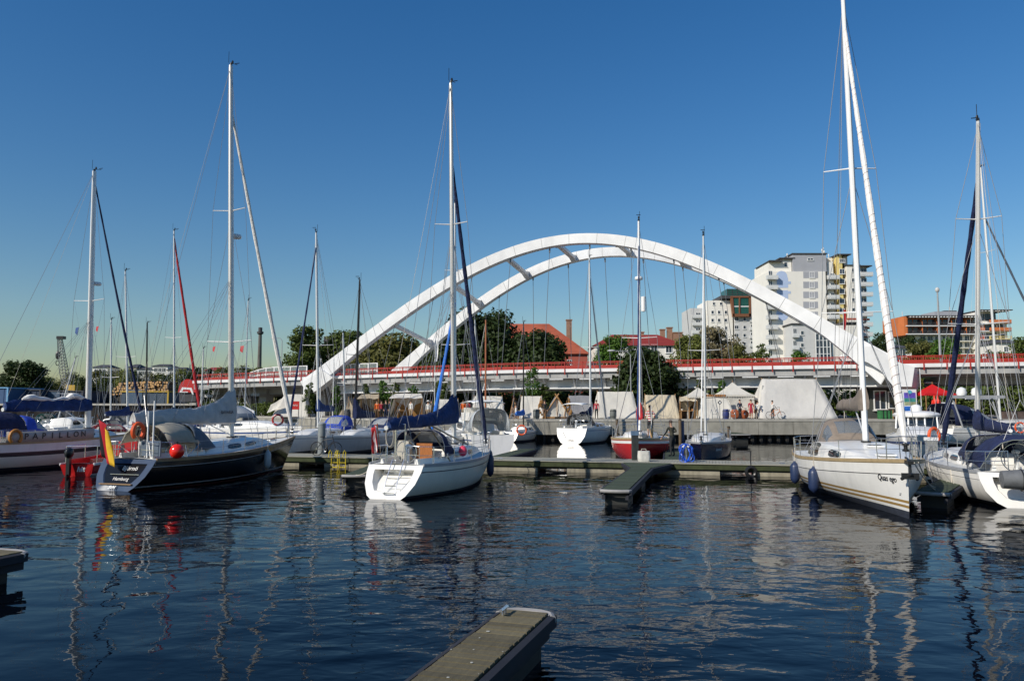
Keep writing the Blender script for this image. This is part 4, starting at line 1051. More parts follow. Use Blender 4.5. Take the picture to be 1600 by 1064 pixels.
    def jib(s, q=.97, m='sail', r=(.035, .10, .06), tb=.985, up=.25, spiral=False, fq=0.0):
        a = s.mb_.lerp(s.mt_, q); b = s.dk(tb, 0, up); N_ = 26
        pts = [a.lerp(b, i / N_) + Vector((-.05 * math.sin(PI * i / N_), 0, 0)) for i in range(N_ + 1)]
        rr = [r[0] + (r[1] - r[0]) * (i / N_) ** .8 if i < N_ * .93 else r[1] * (1 - (i / N_ - .93) / .07 * .6) for i in range(N_ + 1)]
        rr = [x * (1 + .10 * math.sin(i * 2.1)) for i, x in enumerate(rr)]
        mb = MB(); mb.tube(pts, rr, n=8); o = mb.build('furled_jib', m, s.t)
        if spiral:
            sp = MB(); d = (b - a); n1 = d.cross(Vector((0, 1, 0))).normalized(); n2 = d.cross(n1).normalized(); K = 420
            sp.tube([a.lerp(b, i / K * .93) + Vector((-.05 * math.sin(PI * i / K), 0, 0)) + (n1 * math.cos(i * .8) + n2 * math.sin(i * .8)) * (r[0] + (r[1] - r[0]) * (i / K) ** .8 - .001) for i in range(K + 1)], .007, n=4); sp.build('spiral_seam', spiral, o)
        dr = MB(); dr.lathe([(.02, -.12), (.09, -.1), (.09, -.06), (.05, -.05), (.05, .05), (.09, .06), (.09, .1), (.02, .12)], b + Vector((0, 0, -.05)), n=10); dr.build('furling_drum', 'black', o)
        st = MB(); st.tube([s.mt_, a], .008, n=4); st.tube([b, s.dk(tb)], .012, n=4); st.build('forestay', 'wire', o)
    def boom(s, z, ln, m='alu', cover='navy', hm=1.2, ht=.34, wd=.16, dropz=0, droop=.0, tip=None, lines=True, boomr=.06):
        b = s.mb_.lerp(s.mt_, (z - s.mb_.z) / (s.mt_.z - s.mb_.z)) + Vector((-.1, 0, 0)); e = Vector((b.x - ln, 0, z + dropz))
        if tip is not None: e.y = tip
        mb = MB(); mb.tube([b, e], boomr, n=8); bo = mb.build('boom', m, s.t)
        if cover:
            rs = []; N_ = 22; gr = random.Random(int(ln * 100 + z * 10)); d = (e - b)
            for i in range(N_ + 1):
                q = i / N_; p = b.lerp(e, q * .98); hh = ht + (hm - ht) * math.exp(-q * 5.2) + gr.uniform(-.035, .035) + droop * math.sin(PI * q) * .1
                if q > .94: hh *= .8
                w = wd * (1 - .35 * q) * (1 + gr.uniform(-.06, .06)); lo = -.10
                sec = [(.25, lo), (.9, lo * .4), (1.0, hh * .25), (.82, hh * .55), (.45, hh * .85), (0, hh), (-.45, hh * .85), (-.82, hh * .55), (-1.0, hh * .25), (-.9, lo * .4), (-.25, lo)]
                sx = .10 * hh if q < .05 else 0
                rs.append([p + Vector((sx * (k / max(hh, .1)) if q == 0 else 0, y * w, k + gr.uniform(-.02, .02))) for y, k in sec])
            front = [Vector((v.x + .22 - .12 * max(0, v.z - z) / hm, v.y * .85, v.z)) for v in rs[0]]
            mb = MB(); mb.rings([front] + rs); mb.build('sail_cover', cover, bo, ang=60)
        if lines:
            w_ = MB(); w_.tube([e, s.mt_], .007, n=4)
            w_.tube([b.lerp(e, .72), Vector((b.x + (e.x - b.x) * .8, 0, s.ctop(.2) + .05))], .018, n=4); w_.build('sheet', 'rope', bo)
            k = MB(); k.tube([b.lerp(e, .3), s.mb_ + Vector((-.1, 0, .15))], .025, n=5); k.build('kicker', m, bo)
        if cover and lines:
            for sd in (1, -1):
                w_ = MB(); j = s.mb_.lerp(s.mt_, .42) + Vector((0, sd * .05, 0))
                for q in (.35, .65, .9): w_.tube([j, b.lerp(e, q) + Vector((0, sd * wd * .8, .02))], .007, n=3)
                w_.build('lazy_jack', 'wire', bo)
            w_ = MB()
            for k in range(3): w_.tube([s.mt_ + Vector((-.08, (k - 1) * .05, -.1)), s.mb_ + Vector((-.16, (k - 1) * .07, .5))], .008, n=3)
            w_.build('halyard', 'rope', bo)
        s.bo = bo; s.be = e; return bo
    def rails(s, n=5, t0=.08, t1=.9, h=.6, pul=True, push=True, r=.013):
        L_ = {1: [], -1: []}
        for i in range(n):
            t = t0 + (t1 - t0) * i / (n - 1)
            for sd in (1, -1):
                p = s.dk(t, sd * .95); p.z = s.sh(t); q = p + Vector((0, sd * .03, h)); L_[sd].append((p, q))
                if s.det > 1: m = MB(); m.tube([p, q], r, n=5); m.build('stanchion', 'steel', s.t)
        bw = [s.dk(.93, sd * .9, .0) for sd in (1, -1)]; tip = s.dk(1.0)
        for sd in (1, -1):
            m = MB(); pts = [q for p, q in L_[sd]]
            if pul: pts.append(s.dk(.94, sd * .9, h))
            for dzz in (0, -h * .48): m.tube([q + Vector((0, 0, dzz)) for q in pts], .0065, n=4)
            m.build('lifeline', 'wire', s.t)
        if pul:
            m = MB(); a, b = s.dk(.93, .9), s.dk(.93, -.9); u = Vector((0, 0, h + .02)); fw = Vector((s.X(1, s.fb) + .12, 0, s.fb + h + .05))
            a2 = s.dk(.975, .8); b2 = s.dk(.975, -.8)
            m.tube([a, a + u, Vector((fw.x - .12, .18, fw.z)), Vector((fw.x, .06, fw.z)), Vector((fw.x, -.06, fw.z)), Vector((fw.x - .12, -.18, fw.z)), b + u, b], r * 1.1, n=6)
            m.tube([a2, a2 + Vector((.1, .05, h))], r, n=5); m.tube([b2, b2 + Vector((.1, -.05, h))], r, n=5); m.tube([a + u * .5, a2 + Vector((.05, 0, h * .5)), b2 + Vector((.05, 0, h * .5)), b + u * .5], r * .8, n=5)
            m.build('pulpit', 'steel', s.t)
        if push:
            c = [s.dk(.09, .95), s.dk(.01, .8), s.dk(.01, .35)]; u = Vector((0, 0, h))
            for sd in (1, -1):
                q = [Vector((v.x, v.y * sd, v.z)) for v in c]; m = MB()
                m.tube([q[0], q[0] + u, q[1] + u + Vector((-.04, 0, 0)), q[2] + u, q[2] + Vector((0, 0, .02))], r * 1.1, n=6); m.tube([q[1], q[1] + u], r, n=5); m.tube([q[0] + u * .5, q[1] + u * .5, q[2] + u * .5], r * .9, n=5)
                m.build('pushpit', 'steel', s.t)
    def wheel(s, t=.14, r=.42):
        p = s.dk(t, 0, -.1); m = MB(); c = p + Vector((0, 0, .45))
        m.loop([c + Vector((0, r * math.cos(q), r * math.sin(q))) for q in [2 * PI * i / 22 for i in range(22)]], .016)
        for i in range(5):
            q = i * 2 * PI / 5; m.tube([c, c + Vector((0, r * math.cos(q), r * math.sin(q)))], .01, n=4)
        m.build('steering_wheel', 'steel', s.t); m = MB(); m.tube([p - Vector((-.1, 0, .4)), c + Vector((.1, 0, .1))], .07, n=8); m.ball(c + Vector((.14, 0, .18)), (.1, .13, .08)); m.build('binnacle', 'white', s.t)
    def winches(s, t=(.30, .24), f=.62):
        for q in t:
            for sd in (1, -1): m = MB(); m.lathe([(.07, 0), (.07, .05), (.045, .07), (.045, .13), (.065, .15), (.03, .17)], s.dk(q, sd * f, .13), n=10); m.build('winch', 'steel', s.t)
    def hatch(s, t, m='glass', sz=.5):
        p = Vector((s.X(t, 1), 0, s.ctop(t) + .015)); b = MB(); b.box(p, (sz, sz, .05), 0); b.box(p + Vector((0, 0, .02)), (sz * .82, sz * .82, .03), 1); b.build('deck_hatch', ['white', m], s.t, smooth=False)
    def radar(s, q, side=1, m='white'):
        p = s.mb_.lerp(s.mt_, q); b = MB(); b.lathe([(.05, -.1), (.22, -.08), (.24, 0), (.20, .09), (.02, .11)], p + Vector((.34, 0, 0)), n=14); b.box(p + Vector((.16, 0, -.08)), (.3, .12, .05)); b.build('radar_dome', m, s.masto)
    def pennant(s, q, sd, cols, sz=.2, name='pennant'):
        e = s.sprp[0][0 if sd > 0 else 1] if s.sprp else s.mb_.lerp(s.mt_, q); p = e.lerp(s.mb_.lerp(s.mt_, .3), .35) + Vector((0, 0, -.5)); b = MB()
        b.prism([p, p + Vector((-.05, sz * .12, -sz * 1.3)), p + Vector((0, sz * .8, -sz * .9)), p + Vector((0, sz * .7, -sz * .1))], (.01, 0, 0)); b.tube([e, p, s.dk(.5, sd * .6)], .005, 1, n=4); b.build(name, [cols, 'wire'], s.masto, smooth=False)
    def ladder(s, m='steel', w=.36, f=0.0, h=None):
        b = MB(); h = h or s.fs * .85; x = -.05
        for sd in (1, -1): b.tube([(s.X(0, s.fs) + .15, f + sd * w / 2, s.fs + .12), (s.X(0, s.fs) - .05, f + sd * w / 2, s.fs + .18), (s.X(0, s.fs * .5) - .1, f + sd * w / 2, s.fs * .55), (s.X(0, .2) - .08, f + sd * w / 2, s.fs - h)], .017, n=6)
        for k in (.25, .5, .75, 1.0): z = s.fs * 1.0 - h * k + .03; b.tube([(s.X(0, z) - .09, f - w / 2, z), (s.X(0, z) - .09, f + w / 2, z)], .02, n=5)
        b.build('stern_ladder', m, s.t)
    def name_side(s, body, t, z, size, m, side, shear=.25, bold=.0):
        a = s.pt(t - .03, z, side, .012); b = s.pt(t + .03, z, side, .012); c = s.pt(t, z, side, .014); up = s.pt(t, z + .15, side, .012) - s.pt(t, z - .15, side, .012)
        text('name_lettering', body, size, m, s.t, c, (a - b) if side > 0 else (b - a), up, shear=shear, bold=bold)
    def name_stern(s, body, z, size, m, f=0, shear=0, off=.03, bold=0):
        p = Vector((s.X(0, z) - off, f, z)); up = Vector((s.X(0, z + .1) - s.X(0, z), 0, .1)); text('name_lettering', body, size, m, s.t, p, (0, -1, 0), up, shear=shear, bold=bold)
def t_at(b, px, side, z=.6):
    best = min(range(101), key=lambda i: abs(project(b.w(b.pt(i / 100, z, side)))[0] - px)); return best / 100
def fender(label, p, m='fend', h=.62, r=.13, group='fenders hanging over the boat sides', rope=.5):
    t = thing('fender', label, 'fender', p, 0, group)
    b = MB(); b.lathe([(.02, -h * .56), (.05, -h * .53), (r * .8, -h * .42), (r, -h * .3), (r, h * .3), (r * .8, h * .42), (.05, h * .53), (.03, h * .6)], n=14); b.build('bladder', m, t)
    b = MB(); b.tube([(0, 0, h * .55), (.02, 0, h * .6 + rope)], .012, n=4); b.build('rope', 'rope', t)
def flag(boat, p, stripes, w=.5, h=.75, label=None, lean=-.5, pole=1.3, folds=.06, dirn=None):
    """ensign hanging limp from a leaning staff; stripes = list of materials from the staff outwards"""
    p = Vector(p); top = p + Vector((lean, 0, pole)); b = MB(); b.tube([p, top], .015, n=5); st = b.build('flagstaff', 'wood', boat.t)
    n = len(stripes); A = []; mm = []; N_ = 10
    for i in range(3 * n + 1):
        u = i / (3 * n); row = []
        for j in range(N_ + 1):
            v = j / N_; q = p.lerp(top, .97) + (p - top) * .0
            x = q.x + (p.x - top.x) * v * .35 * (1 - u) ; y = q.y + u * w * (.55 + .25 * v) * (1 if dirn is None else dirn) + folds * math.sin(u * 9 + v * 3); z = q.z - v * h * (1 - .1 * u) - u * w * .55
            row.append(Vector((x + folds * math.cos(u * 11 + v * 2), y, z)))
        A.append(row)
    vs = [q for r in A for q in r]; fs = []; k = N_ + 1; m = MB()
    for i in range(3 * n):
        for j in range(N_): fs.append((i * k + j, i * k + j + 1, (i + 1) * k + j + 1, (i + 1) * k + j)); mm.append(i // 3)
    m.v = [tuple(v) for v in vs]; m.f = fs; m.m = mm; o = m.build('ensign', stripes, st, fix=False); boat.solid(o, .008); return o
def lifebuoy(label, p, rz=0, m='orange', r=.30, horseshoe=False, tilt=0):
    t = thing('lifebuoy', label, 'lifebuoy', p, rz); b = MB()
    if horseshoe: b.tube([(r * math.sin(q), 0, -r * math.cos(q) * -1.1) for q in [R(-140) + R(280) * i / 16 for i in range(17)]], .075, n=8)
    else: b.loop([(r * math.cos(q), 0, r * math.sin(q)) for q in [2 * PI * i / 24 for i in range(24)]], .065, n=8)
    b.build('ring', m, t)
    if not horseshoe:
        for i in range(4):
            q = PI / 4 + i * PI / 2; b = MB(); b.loop([(r * math.cos(q) + .075 * math.cos(a) * math.cos(q), .075 * math.sin(a), r * math.sin(q) + .075 * math.cos(a) * math.sin(q)) for a in [2 * PI * k / 10 for k in range(10)]], .02, n=5); b.build('band', 'white', t)
    return t
# ================================================================ floating docks
planks = mat('dock_planks', (.125, .105, .058), .85, var=.5, scale=3, stretch=(1, 9, 1), bump=.4, bscale=12, island=.6)
plankg = mat('mossy_green_planks', (.045, .062, .035), .9, var=.3, scale=3, stretch=(1, 8, 1), bump=.3, bscale=12, island=.5)
walk = mat('pale_walkway', (.30, .29, .235), .85, var=.15, scale=2, bump=.2, bscale=16, island=.4)
gbump = mat('dock_bumper', (.30, .29, .28), .6, var=.15, scale=3)
dkbump = mat('dark_bumper', (.02, .021, .028), .8, var=.2, scale=3)
algae = mat('algae_beam', (.035, .045, .014), .85, var=.35, scale=3, stain=.4)
floatc = mat('concrete_float', (.30, .27, .20), .85, var=.25, scale=2, stain=.6)
darkc = mat('wet_float', (.018, .018, .016), .6, var=.4, scale=4)
def dock(label, a, b, w, mtop=planks, bump=gbump, side=dkbump, z=.5, floats='end', wfar=None, pw=.14, end_bump=True, cat='floating dock', gap=.012, fm=darkc, name='finger_dock', group=None):
    """a = near end centre (x, y), b = far end centre"""
    a = Vector((*a, 0)); b = Vector((*b, 0)); d = b - a; L_ = d.length; rz = math.atan2(d.y, d.x); t = thing(name, label, cat, a, rz, group); wfar = wfar or w
    W_ = lambda x: w + (wfar - w) * max(0, (x / L_ - .75) / .25) if wfar != w else w
    mb = MB(); x = 0.02; gr = random.Random(4)
    while x < L_:
        ww = W_(x) / 2 - .03; j = gr.uniform(-.004, .004); mb.box((x + pw / 2, 0, z - .03 + j), (pw - gap, 2 * ww + gr.uniform(-.01, .01), .05)); x += pw
    mb.build('planking', mtop, t, smooth=False)
    mb = MB()
    for sd in (1, -1):
        P = [(0, W_(0) / 2), (L_ * .75, W_(0) / 2), (L_, W_(L_) / 2)]
        mb.rings([[(x, sd * y, z - .02), (x, sd * (y + .07), z - .04), (x, sd * (y + .07), z - .17), (x, sd * y, z - .19)] for x, y in P])
        mb.rings([[(x, sd * (y - .12), z - .19), (x, sd * (y - .02), z - .19), (x, sd * (y - .02), z - .32), (x, sd * (y - .12), z - .32)] for x, y in P])
    mb.build('side_beam', side, t, smooth=False)
    if end_bump:
        mb = MB(); mb.tube([(.1, w / 2 + .04, z - .07), (-.02, w / 2 - .02, z - .06), (-.09, w * .25, z - .06), (-.10, 0, z - .06), (-.09, -w * .25, z - .06), (-.02, -w / 2 + .02, z - .06), (.1, -w / 2 - .04, z - .07)], .055, n=8); mb.build('end_bumper', bump, t)
    k = 1 if L_ < 6 else 3
    for i in range(k):
        x0 = .25 + (L_ - 2.2) * i / max(1, k - 1) if k > 1 else .25
        mb = MB(); mb.box((x0 + .8, 0, .05), (1.6, w * .82, .66)); mb.build('float', fm, t, smooth=False)
    return t
def cleat(t, x, y, z=.5):
    b = MB(); b.tube([(x - .12, y, z + .07), (x + .12, y, z + .07)], .02, n=6); b.tube([(x - .04, y, z), (x - .04, y, z + .07)], .018, n=5); b.tube([(x + .04, y, z), (x + .04, y, z + .07)], .018, n=5); b.build('cleat', 'steel', t)
def pxz(px, py, z=.5): p = on_z(px, py, z); return (p.x, p.y)
# main walkway, built in sections
A = Vector((26, 31.2, 0)); Bv = Vector((-14, 41.6, 0)); d = (Bv - A); u = d.normalized()
t = thing('walkway_pontoon', 'long floating walkway with pale deck and green algae edge crossing the harbour', 'floating dock', A, math.atan2(d.y, d.x)); LL_ = d.length; Wp = 2.1
mb = MB(); x = 0
while x < LL_: mb.box((x + .07, 0, .475), (.128, Wp - .06, .05)); x += .14
mb.build('planking', walk, t, smooth=False)
mb = MB()
for sd in (1, -1): mb.box((LL_ / 2, sd * (Wp / 2), .36), (LL_, .08, .24))
mb.build('edge_beam', algae, t, smooth=False)
mb = MB()
for sd in (1, -1): mb.box((LL_ / 2, sd * (Wp / 2 + .02), .487), (LL_, .14, .035))
mb.build('edge_cap', walk, t, smooth=False)
x = .8
while x < LL_ - 2: mb = MB(); mb.box((x + 1.35, 0, -.02), (2.7, Wp * .94, .40)); mb.build('float', floatc, t, smooth=False); x += 4.1
mb = MB(); mb.box((LL_ / 2, 0, .22), (LL_, Wp * .8, .2)); mb.build('frame', darkc, t, smooth=False)
for q in np.arange(2, LL_, 4.2): cleat(t, q, Wp / 2 - .12, .5)
def wp(px, off=0, z=.5):
    """point on the walkway centre line seen at photo column px; off metres towards the camera"""
    k = (px - 800) / FPX; s_ = (k * A.y - A.x) / (u.x - k * u.y); p = A + u * s_ + Vector((-u.y, u.x, 0)) * -off * -1
    p = A + u * s_ - Vector((u.y, -u.x, 0)) * 0; n = Vector((u.y, -u.x, 0)); n = n if n.y < 0 else -n
    p = p + n * off; p.z = z; return p
D_FG = dock('weathered wooden finger dock jutting up from the bottom edge of the picture', (.19, 9.9), (-2.9, .65), .61, wfar=None, gap=.026, pw=.15)
cleat(D_FG, .3, -.2)
# bird droppings and rope on the near dock
b = MB(); gr = random.Random(8)
for i in range(26):
    x, y = gr.uniform(.4, 6), gr.uniform(-.28, .28); r = gr.uniform(.004, .018)
    b.prism([(x + r * math.cos(q) * gr.uniform(.6, 1.3), y + r * math.sin(q) * gr.uniform(.6, 1.3), .5015) for q in [2 * PI * k / 9 for k in range(9)]], (0, 0, .003))
struct(b.build('bird_droppings', mat('droppings', (.5, .5, .45), .9), D_FG, smooth=False), 'stuff')
D_L = dock('dock end with iron cleats cut off by the left edge of the picture', (-8.92, 14.0), (-11.9, 5.0), .95)
for y in (-.25, -.12): cleat(D_L, .35, y)
nn = Vector((u.y, -u.x, 0)); nn = nn if nn.y < 0 else -nn
p = wp(1012, 1.05); D_A = dock('green planked finger dock with flared root in the middle of the harbour', pxz(961, 764), (p.x, p.y), .85, mtop=plankg, wfar=2.2)
p = wp(660, 1.05); D_B = dock('short green finger dock left of the white sailboat seen from astern', pxz(553, 741), (p.x - .8, p.y), .85, mtop=plankg, wfar=1.8)
p = wp(1500, 1.05); D_R = dock('dark finger dock with ropes between the two large white yachts', pxz(1456, 768), (p.x, p.y), .85, mtop=plankg, wfar=1.8)
p = wp(1046, -1.05); D_F = dock('finger dock behind the walkway on which the man in the dark jacket stands', (p.x + .1, p.y), pxz(1052, 700), .95, mtop=plankg, end_bump=False)
p = wp(768, -1.05); D_E = dock('finger dock running out behind the walkway right of the white sailboat', (p.x, p.y), pxz(826, 701), .95, mtop=plankg, end_bump=False)
D_Q = dock('small green dock under the quay ladders beside the blue hulled boat', pxz(1158, 681, .6), (18.9, 69), 1.5, mtop=plankg, z=.75)
for sx, sy in ((3.2, -.5), (3.2, .5)):
    b = MB()
    for q in (-.22, .22): b.tube([(5.8, sy * 1.6 + q, .3), (5.8, sy * 1.6 + q, 2.5), (6.1, sy * 1.6 + q, 2.75), (6.4, sy * 1.6 + q, 2.5)], .03, n=5)
    for k in range(7): b.tube([(5.8, sy * 1.6 - .22, .5 + k * .3), (5.8, sy * 1.6 + .22, .5 + k * .3)], .02, n=5)
    b.build('ladder', 'steel', D_Q)
# piles and service posts
def pile_(label, p, h, r=.16, m=None, cap='white', capm=.12, cat='mooring post', name='mooring_post', box=False):
    t = thing(name, label, cat, p); b = MB()
    if box: b.box((0, 0, h / 2), (r * 2, r * 1.6, h))
    else: b.lathe([(r, -1.2), (r, h)], n=14)
    b.build('shaft', m or mat('pile_grey', (.20, .22, .22), .7, var=.2, scale=3, stain=.4), t, smooth=not box)
    b = MB()
    if box: b.box((0, 0, h + capm / 2), (r * 2.3, r * 1.9, capm))
    else: b.lathe([(r * 1.08, h), (r * 1.08, h + capm * .6), (r * .6, h + capm), (.02, h + capm * 1.1)], n=14)
    b.build('cap', cap, t, smooth=not box); return t
q = wp(493, -.8); pile_('tall round grey steel pile at the left part of the walkway', (q.x, q.y, 0), on_z(493, 665, 0).z + 2.05, .2, cap=mat('pile_cap', (.3, .32, .33), .6))
q = wp(989, -.5); pile_('dark square service post in front of the red boat', q, 1.15, .15, mat('post_black', (.03, .034, .032), .6, var=.3, stain=.3), mat('post_cap_blue', (.10, .16, .24), .5), .2, 'service post', 'service_post', True)
q = wp(1069, -.5); pile_('dark service post with white top left of the blue hulled boat', q, .62, .15, mat('post_black', (.03, .034, .032), .6), 'white', .16, 'service post', 'service_post', True)
q = wp(1453, -.3); pile_('grey panelled service post with white top between the right yachts', q, 1.05, .19, mat('post_grey', (.27, .27, .25), .6), 'white', .14, 'service post', 'service_post', True)
b = MB()
for px, h in ((953, 3.1), (966, 3.0), (1060, 2.2), (1066, 2.6)):
    pass
for i, (px, py, D, h, lab) in enumerate([(964, 690, 50, 2.9, 'wooden mooring pile behind the stern rail of the red boat'), (1063, 690, 50, 2.9, 'brown wooden mooring pile behind the man in the dark jacket'), (1067, 690, 50.3, 2.8, 'blue painted mooring pile beside the brown one'),
      (1139, 690, 52, 2.4, 'thin wooden mooring pile behind the stern of the blue hulled boat')]):
    pile_(lab, (at(px, py, D).x, D, 0), h - .75, .10, mat('pile_wood' if i != 2 else 'pile_blue', (.12, .085, .05) if i != 2 else (.05, .07, .13), .8, var=.3, scale=4), darkc, .05)
# small things on the walkway
q = wp(1005, .3, .5); t = thing('sack', 'white bulging sack standing on the walkway beside the service post', 'sack', q)
b = MB(); b.rings([[(sx * .27 * c, sx * .2 * s_2, z) for c, s_2 in [(math.copysign(abs(math.cos(a)) ** .45, math.cos(a)), math.copysign(abs(math.sin(a)) ** .45, math.sin(a))) for a in [2 * PI * k / 20 for k in range(20)]]] for z, sx in ((0, .94), (.04, 1), (.22, 1.04), (.38, 1.0), (.47, .97))]); b.build('bag', mat('sack_white', (.62, .60, .54), .9, var=.1, bump=.6, bscale=6, bdist=.05), t)
b = MB(); b.tube([(-.12, 0, .46), (-.1, 0, .56), (.1, 0, .56), (.12, 0, .46)], .015, n=5); b.build('handles', 'rope', t)
q = wp(1071, .45, .5); t = thing('hose_coil', 'coil of bright blue hose hung upright on the walkway', 'hose', q); b = MB(); gr = random.Random(2); pts = []
for i in range(190):
    a = i * .28; k = i / 190; pts.append((.31 * math.cos(a + .5 * math.sin(i * .11)) * (.75 + .35 * math.sin(i * .061)), .12 * math.sin(i * .9), .40 + .40 * math.sin(a) * (1 + .08 * math.sin(i * .23))))
b.tube(pts, .017, n=6); b.build('hose', mat('blue_hose', (.02, .11, .62), .35), t)
b = MB(); b.box((0, .1, .45), (.06, .06, .9)); b.build('stand', 'steel', t, smooth=False)
def dladder(label, q):
    t = thing('dock_ladder', label, 'ladder', q, math.atan2(u.y, u.x), 'yellow boarding ladders on the walkway edge'); b = MB()
    for sx in (-.17, .17): b.tube([(sx, .3, 0), (sx, .26, .24), (sx, .13, .34), (sx, 0, .26), (sx, 0, -.55)], .02, n=6)
    for k in range(3): b.tube([(-.17, 0, -.05 - .22 * k), (.17, 0, -.05 - .22 * k)], .016, n=5)
    b.build('rails', mat('ladder_yellow', (.65, .50, .03), .45), t)
dladder('left one of the two yellow ladders', wp(541, 1.1)); dladder('right one of the two yellow ladders', wp(553, 1.1))
t = thing('tyre_fender', 'black mooring tyre hanging on the walkway edge left of the big white yacht', 'tyre', wp(1168, 1.16, .18)); b = MB(); b.loop([(.2 * math.cos(a), 0, .2 * math.sin(a)) for a in [2 * PI * i / 16 for i in range(16)]], .08, n=7); b.build('tyre', 'black', t)
b = MB(); b.tube([(0, 0, .2), (.02, .1, .6), (.04, .1, .9)], .025, n=5); b.build('rope', 'black', t)
# ================================================================ boats
RW = [(0, 's0', 's.12'), (0, 's.12', .34), (0, .34, .12), (1, .12, -.12)]
# ---- the big white yacht on the right
b = Boat('sailing_yacht', 'large white yacht named Quas ego pointing at the camera, gold stripes at the waterline', 'sailing yacht', (1302, 745), (1421, 811), 3.95, 1.12, 1.55, ws=.84, ro=.12, rs=.35); b.pe = 1.6
b.hull([G('gel'), G('gold'), G('rub'), G('darkstripe'), G('anti')], [(2, 's0', 's.07'), (0, 's.07', 's.36'), (3, 's.36', 's.385'), (0, 's.385', .48), (1, .48, .41), (0, .41, .35), (1, .35, .28), (0, .28, .20), (4, .20, -.12)])
b.deck(rail='rub'); b.cabin(.22, .84, .56, .70, tf=.60, wins=[(.03, .38, .12, .9), (.60, .76, .2, .65)], front=.8)
b.mast(.57, (1317, -6), r=.10, m='aluw', spr=(.28, .60), sprw=1.15, rake=-.3, wr=.011, sweep=.35, head=False)
b.jib(.93, 'sail', (.05, .12, .08), .985, .35, spiral=mat('seam_pink_grey', (.55, .42, .40), .8)); b.boom(2.95, 5.3, cover='taupe', hm=.85, ht=.30, wd=.17, boomr=.08)
b.hood(.25, .40, .80, 'taupe', .52, 'tint', z=1.75); b.rails(6); b.hatch(.68); b.hatch(.80); b.wheel(.12, .5); b.winches()
b.name_side('Quas ego', t_at(b, 1385, -1, 1.0), 1.0, .235, 'darkstripe', -1, .12, 0); b.name_side('37', .97, .62, .11, 'greystripe', -1)
m = MB(); P = b.pt(.40, b.sh(.40) - .26, -1, .012); 
for t_, w_ in ((.24, .30),):
    A_ = [b.pt(t_, .88, -1, .012), b.pt(t_ + .035, .88, -1, .012), b.pt(t_ + .035, .74, -1, .012), b.pt(t_ + .004, .74, -1, .012)]; m.quad(*A_)
m.build('hull_window', 'glass', b.t, smooth=False)
m = MB(); c = Vector((b.X(1, 1.5) + .05, 0, 1.52)); m.box(c, (.5, .14, .10)); m.tube([c + Vector((-.3, 0, .1)), c + Vector((.12, 0, .04)), c + Vector((.16, 0, -.35))], .035, n=6); m.box(c + Vector((.12, 0, -.36)), (.1, .42, .16)); m.tube([c + Vector((.02, .2, -.45)), c + Vector((.2, .0, -.3)), c + Vector((.02, -.2, -.45))], .045, n=6); m.build('anchor', 'black', b.t)
fr = b
fender('navy fender nearest the stern of the Quas ego yacht', b.w(b.pt(t_at(b, 1248, -1), .55, -1, .15)), 'fend', .72, .17); fender('navy fender second from the stern of the Quas ego yacht', b.w(b.pt(t_at(b, 1277, -1), .52, -1, .16)), 'fend', .78, .18)
o = b.t; m = MB(); q = b.dk(.42, -.62, .02); m.lathe([(.0, 0), (.04, 0), (.045, .12), (.04, .2), (.015, .26), (.015, .3)], b.w(q) - b.w(q)); bt = thing('bottle', 'green water bottle standing on the side deck of the Quas ego yacht', 'bottle', b.w(q)); m.build('body', mat('green_bottle', (.10, .45, .18), .2), bt)
m = MB(); m.lathe([(.018, .3), (.018, .34)]); m.build('cap', 'white', bt)
# mooring lines at the bow
def line(label, a, c, sag=.3, r=.016, m='rope'):
    a, c = Vector(a), Vector(c); w = MB(); w.tube([a.lerp(c, i / 12) - Vector((0, 0, sag * 4 * (i / 12) * (1 - i / 12))) for i in range(13)], r, n=5); tag(w.build('mooring_line', m), label, 'rope')
line('upper mooring line from the Quas ego bow to the dark finger dock', b.w((b.X(1, 1.5), .15, 1.5)), (on_z(1462, 762, .5)), .12)
line('slack mooring line from the Quas ego bow drooping to the dock corner', b.w((b.X(1, 1.5) - .2, .3, 1.5)), (on_z(1480, 752, .5)), .5)

# ---- white yacht at the right edge
b = Boat('sailing_yacht', 'white yacht with navy sprayhood and open stern at the right edge', 'sailing yacht', (1618, 795), (1480, 744), 3.7, 1.0, 1.15, ws=.72, ro=.7, rs=.55); yr = b
b.hull([G('gel'), G('darkstripe'), G('anti')], [(0, 's0', 's.22'), (1, 's.22', 's.235'), (0, 's.235', .14), (2, .14, -.12)], 'scoop', G('gel'))
b.deck(rail='greystripe'); b.cabin(.34, .78, .40, .60, wins=[(.08, .3, .3, .72), (.36, .55, .3, .68)])
b.mast(.54, (1528, 190), r=.085, rake=-.9, spr=(.38, .70), sprw=1.0, wr=.010); b.jib(.82, 'navy', (.07, .13, .10), .98, .30); b.boom(2.22, 4.0, 'aluw', 'navy', .75, .26, .17)
b.hood(.27, .42, .68, 'navy', .60, 'clear', z=1.4); b.bimini(.02, .20, 2.0, 'navy', .66, drop=.9); b.rails(6); b.wheel(.1, .45); b.winches(); b.ladder()
m = MB(); m.box(b.w((0, 0, 0)) * 0 + Vector((.45, 0, 1.0)), (.1, 1.5, .5)); 
t = thing('outboard_cover', 'grey padded roll strapped across the stern of the right edge yacht', 'covered roll', b.w((-.25, -.1, .85)), b.rz); m = MB(); m.tube([(0, -1.0, 0), (0, -.95, 0), (0, -.4, .01), (.02, 0, 0), (0, .5, .01), (0, 1.0, 0), (0, 1.05, 0)], [.05, .26, .30, .27, .30, .26, .05], n=14); m.build('roll', mat('grey_vinyl', (.13, .135, .14), .6, var=.2, bump=.5, bscale=5), t)
m = MB()
for y in (-.4, 0.05, .5): m.loop([(.31 * math.cos(a), y, .31 * math.sin(a)) for a in [2 * PI * i / 16 for i in range(16)]], .02, n=5)
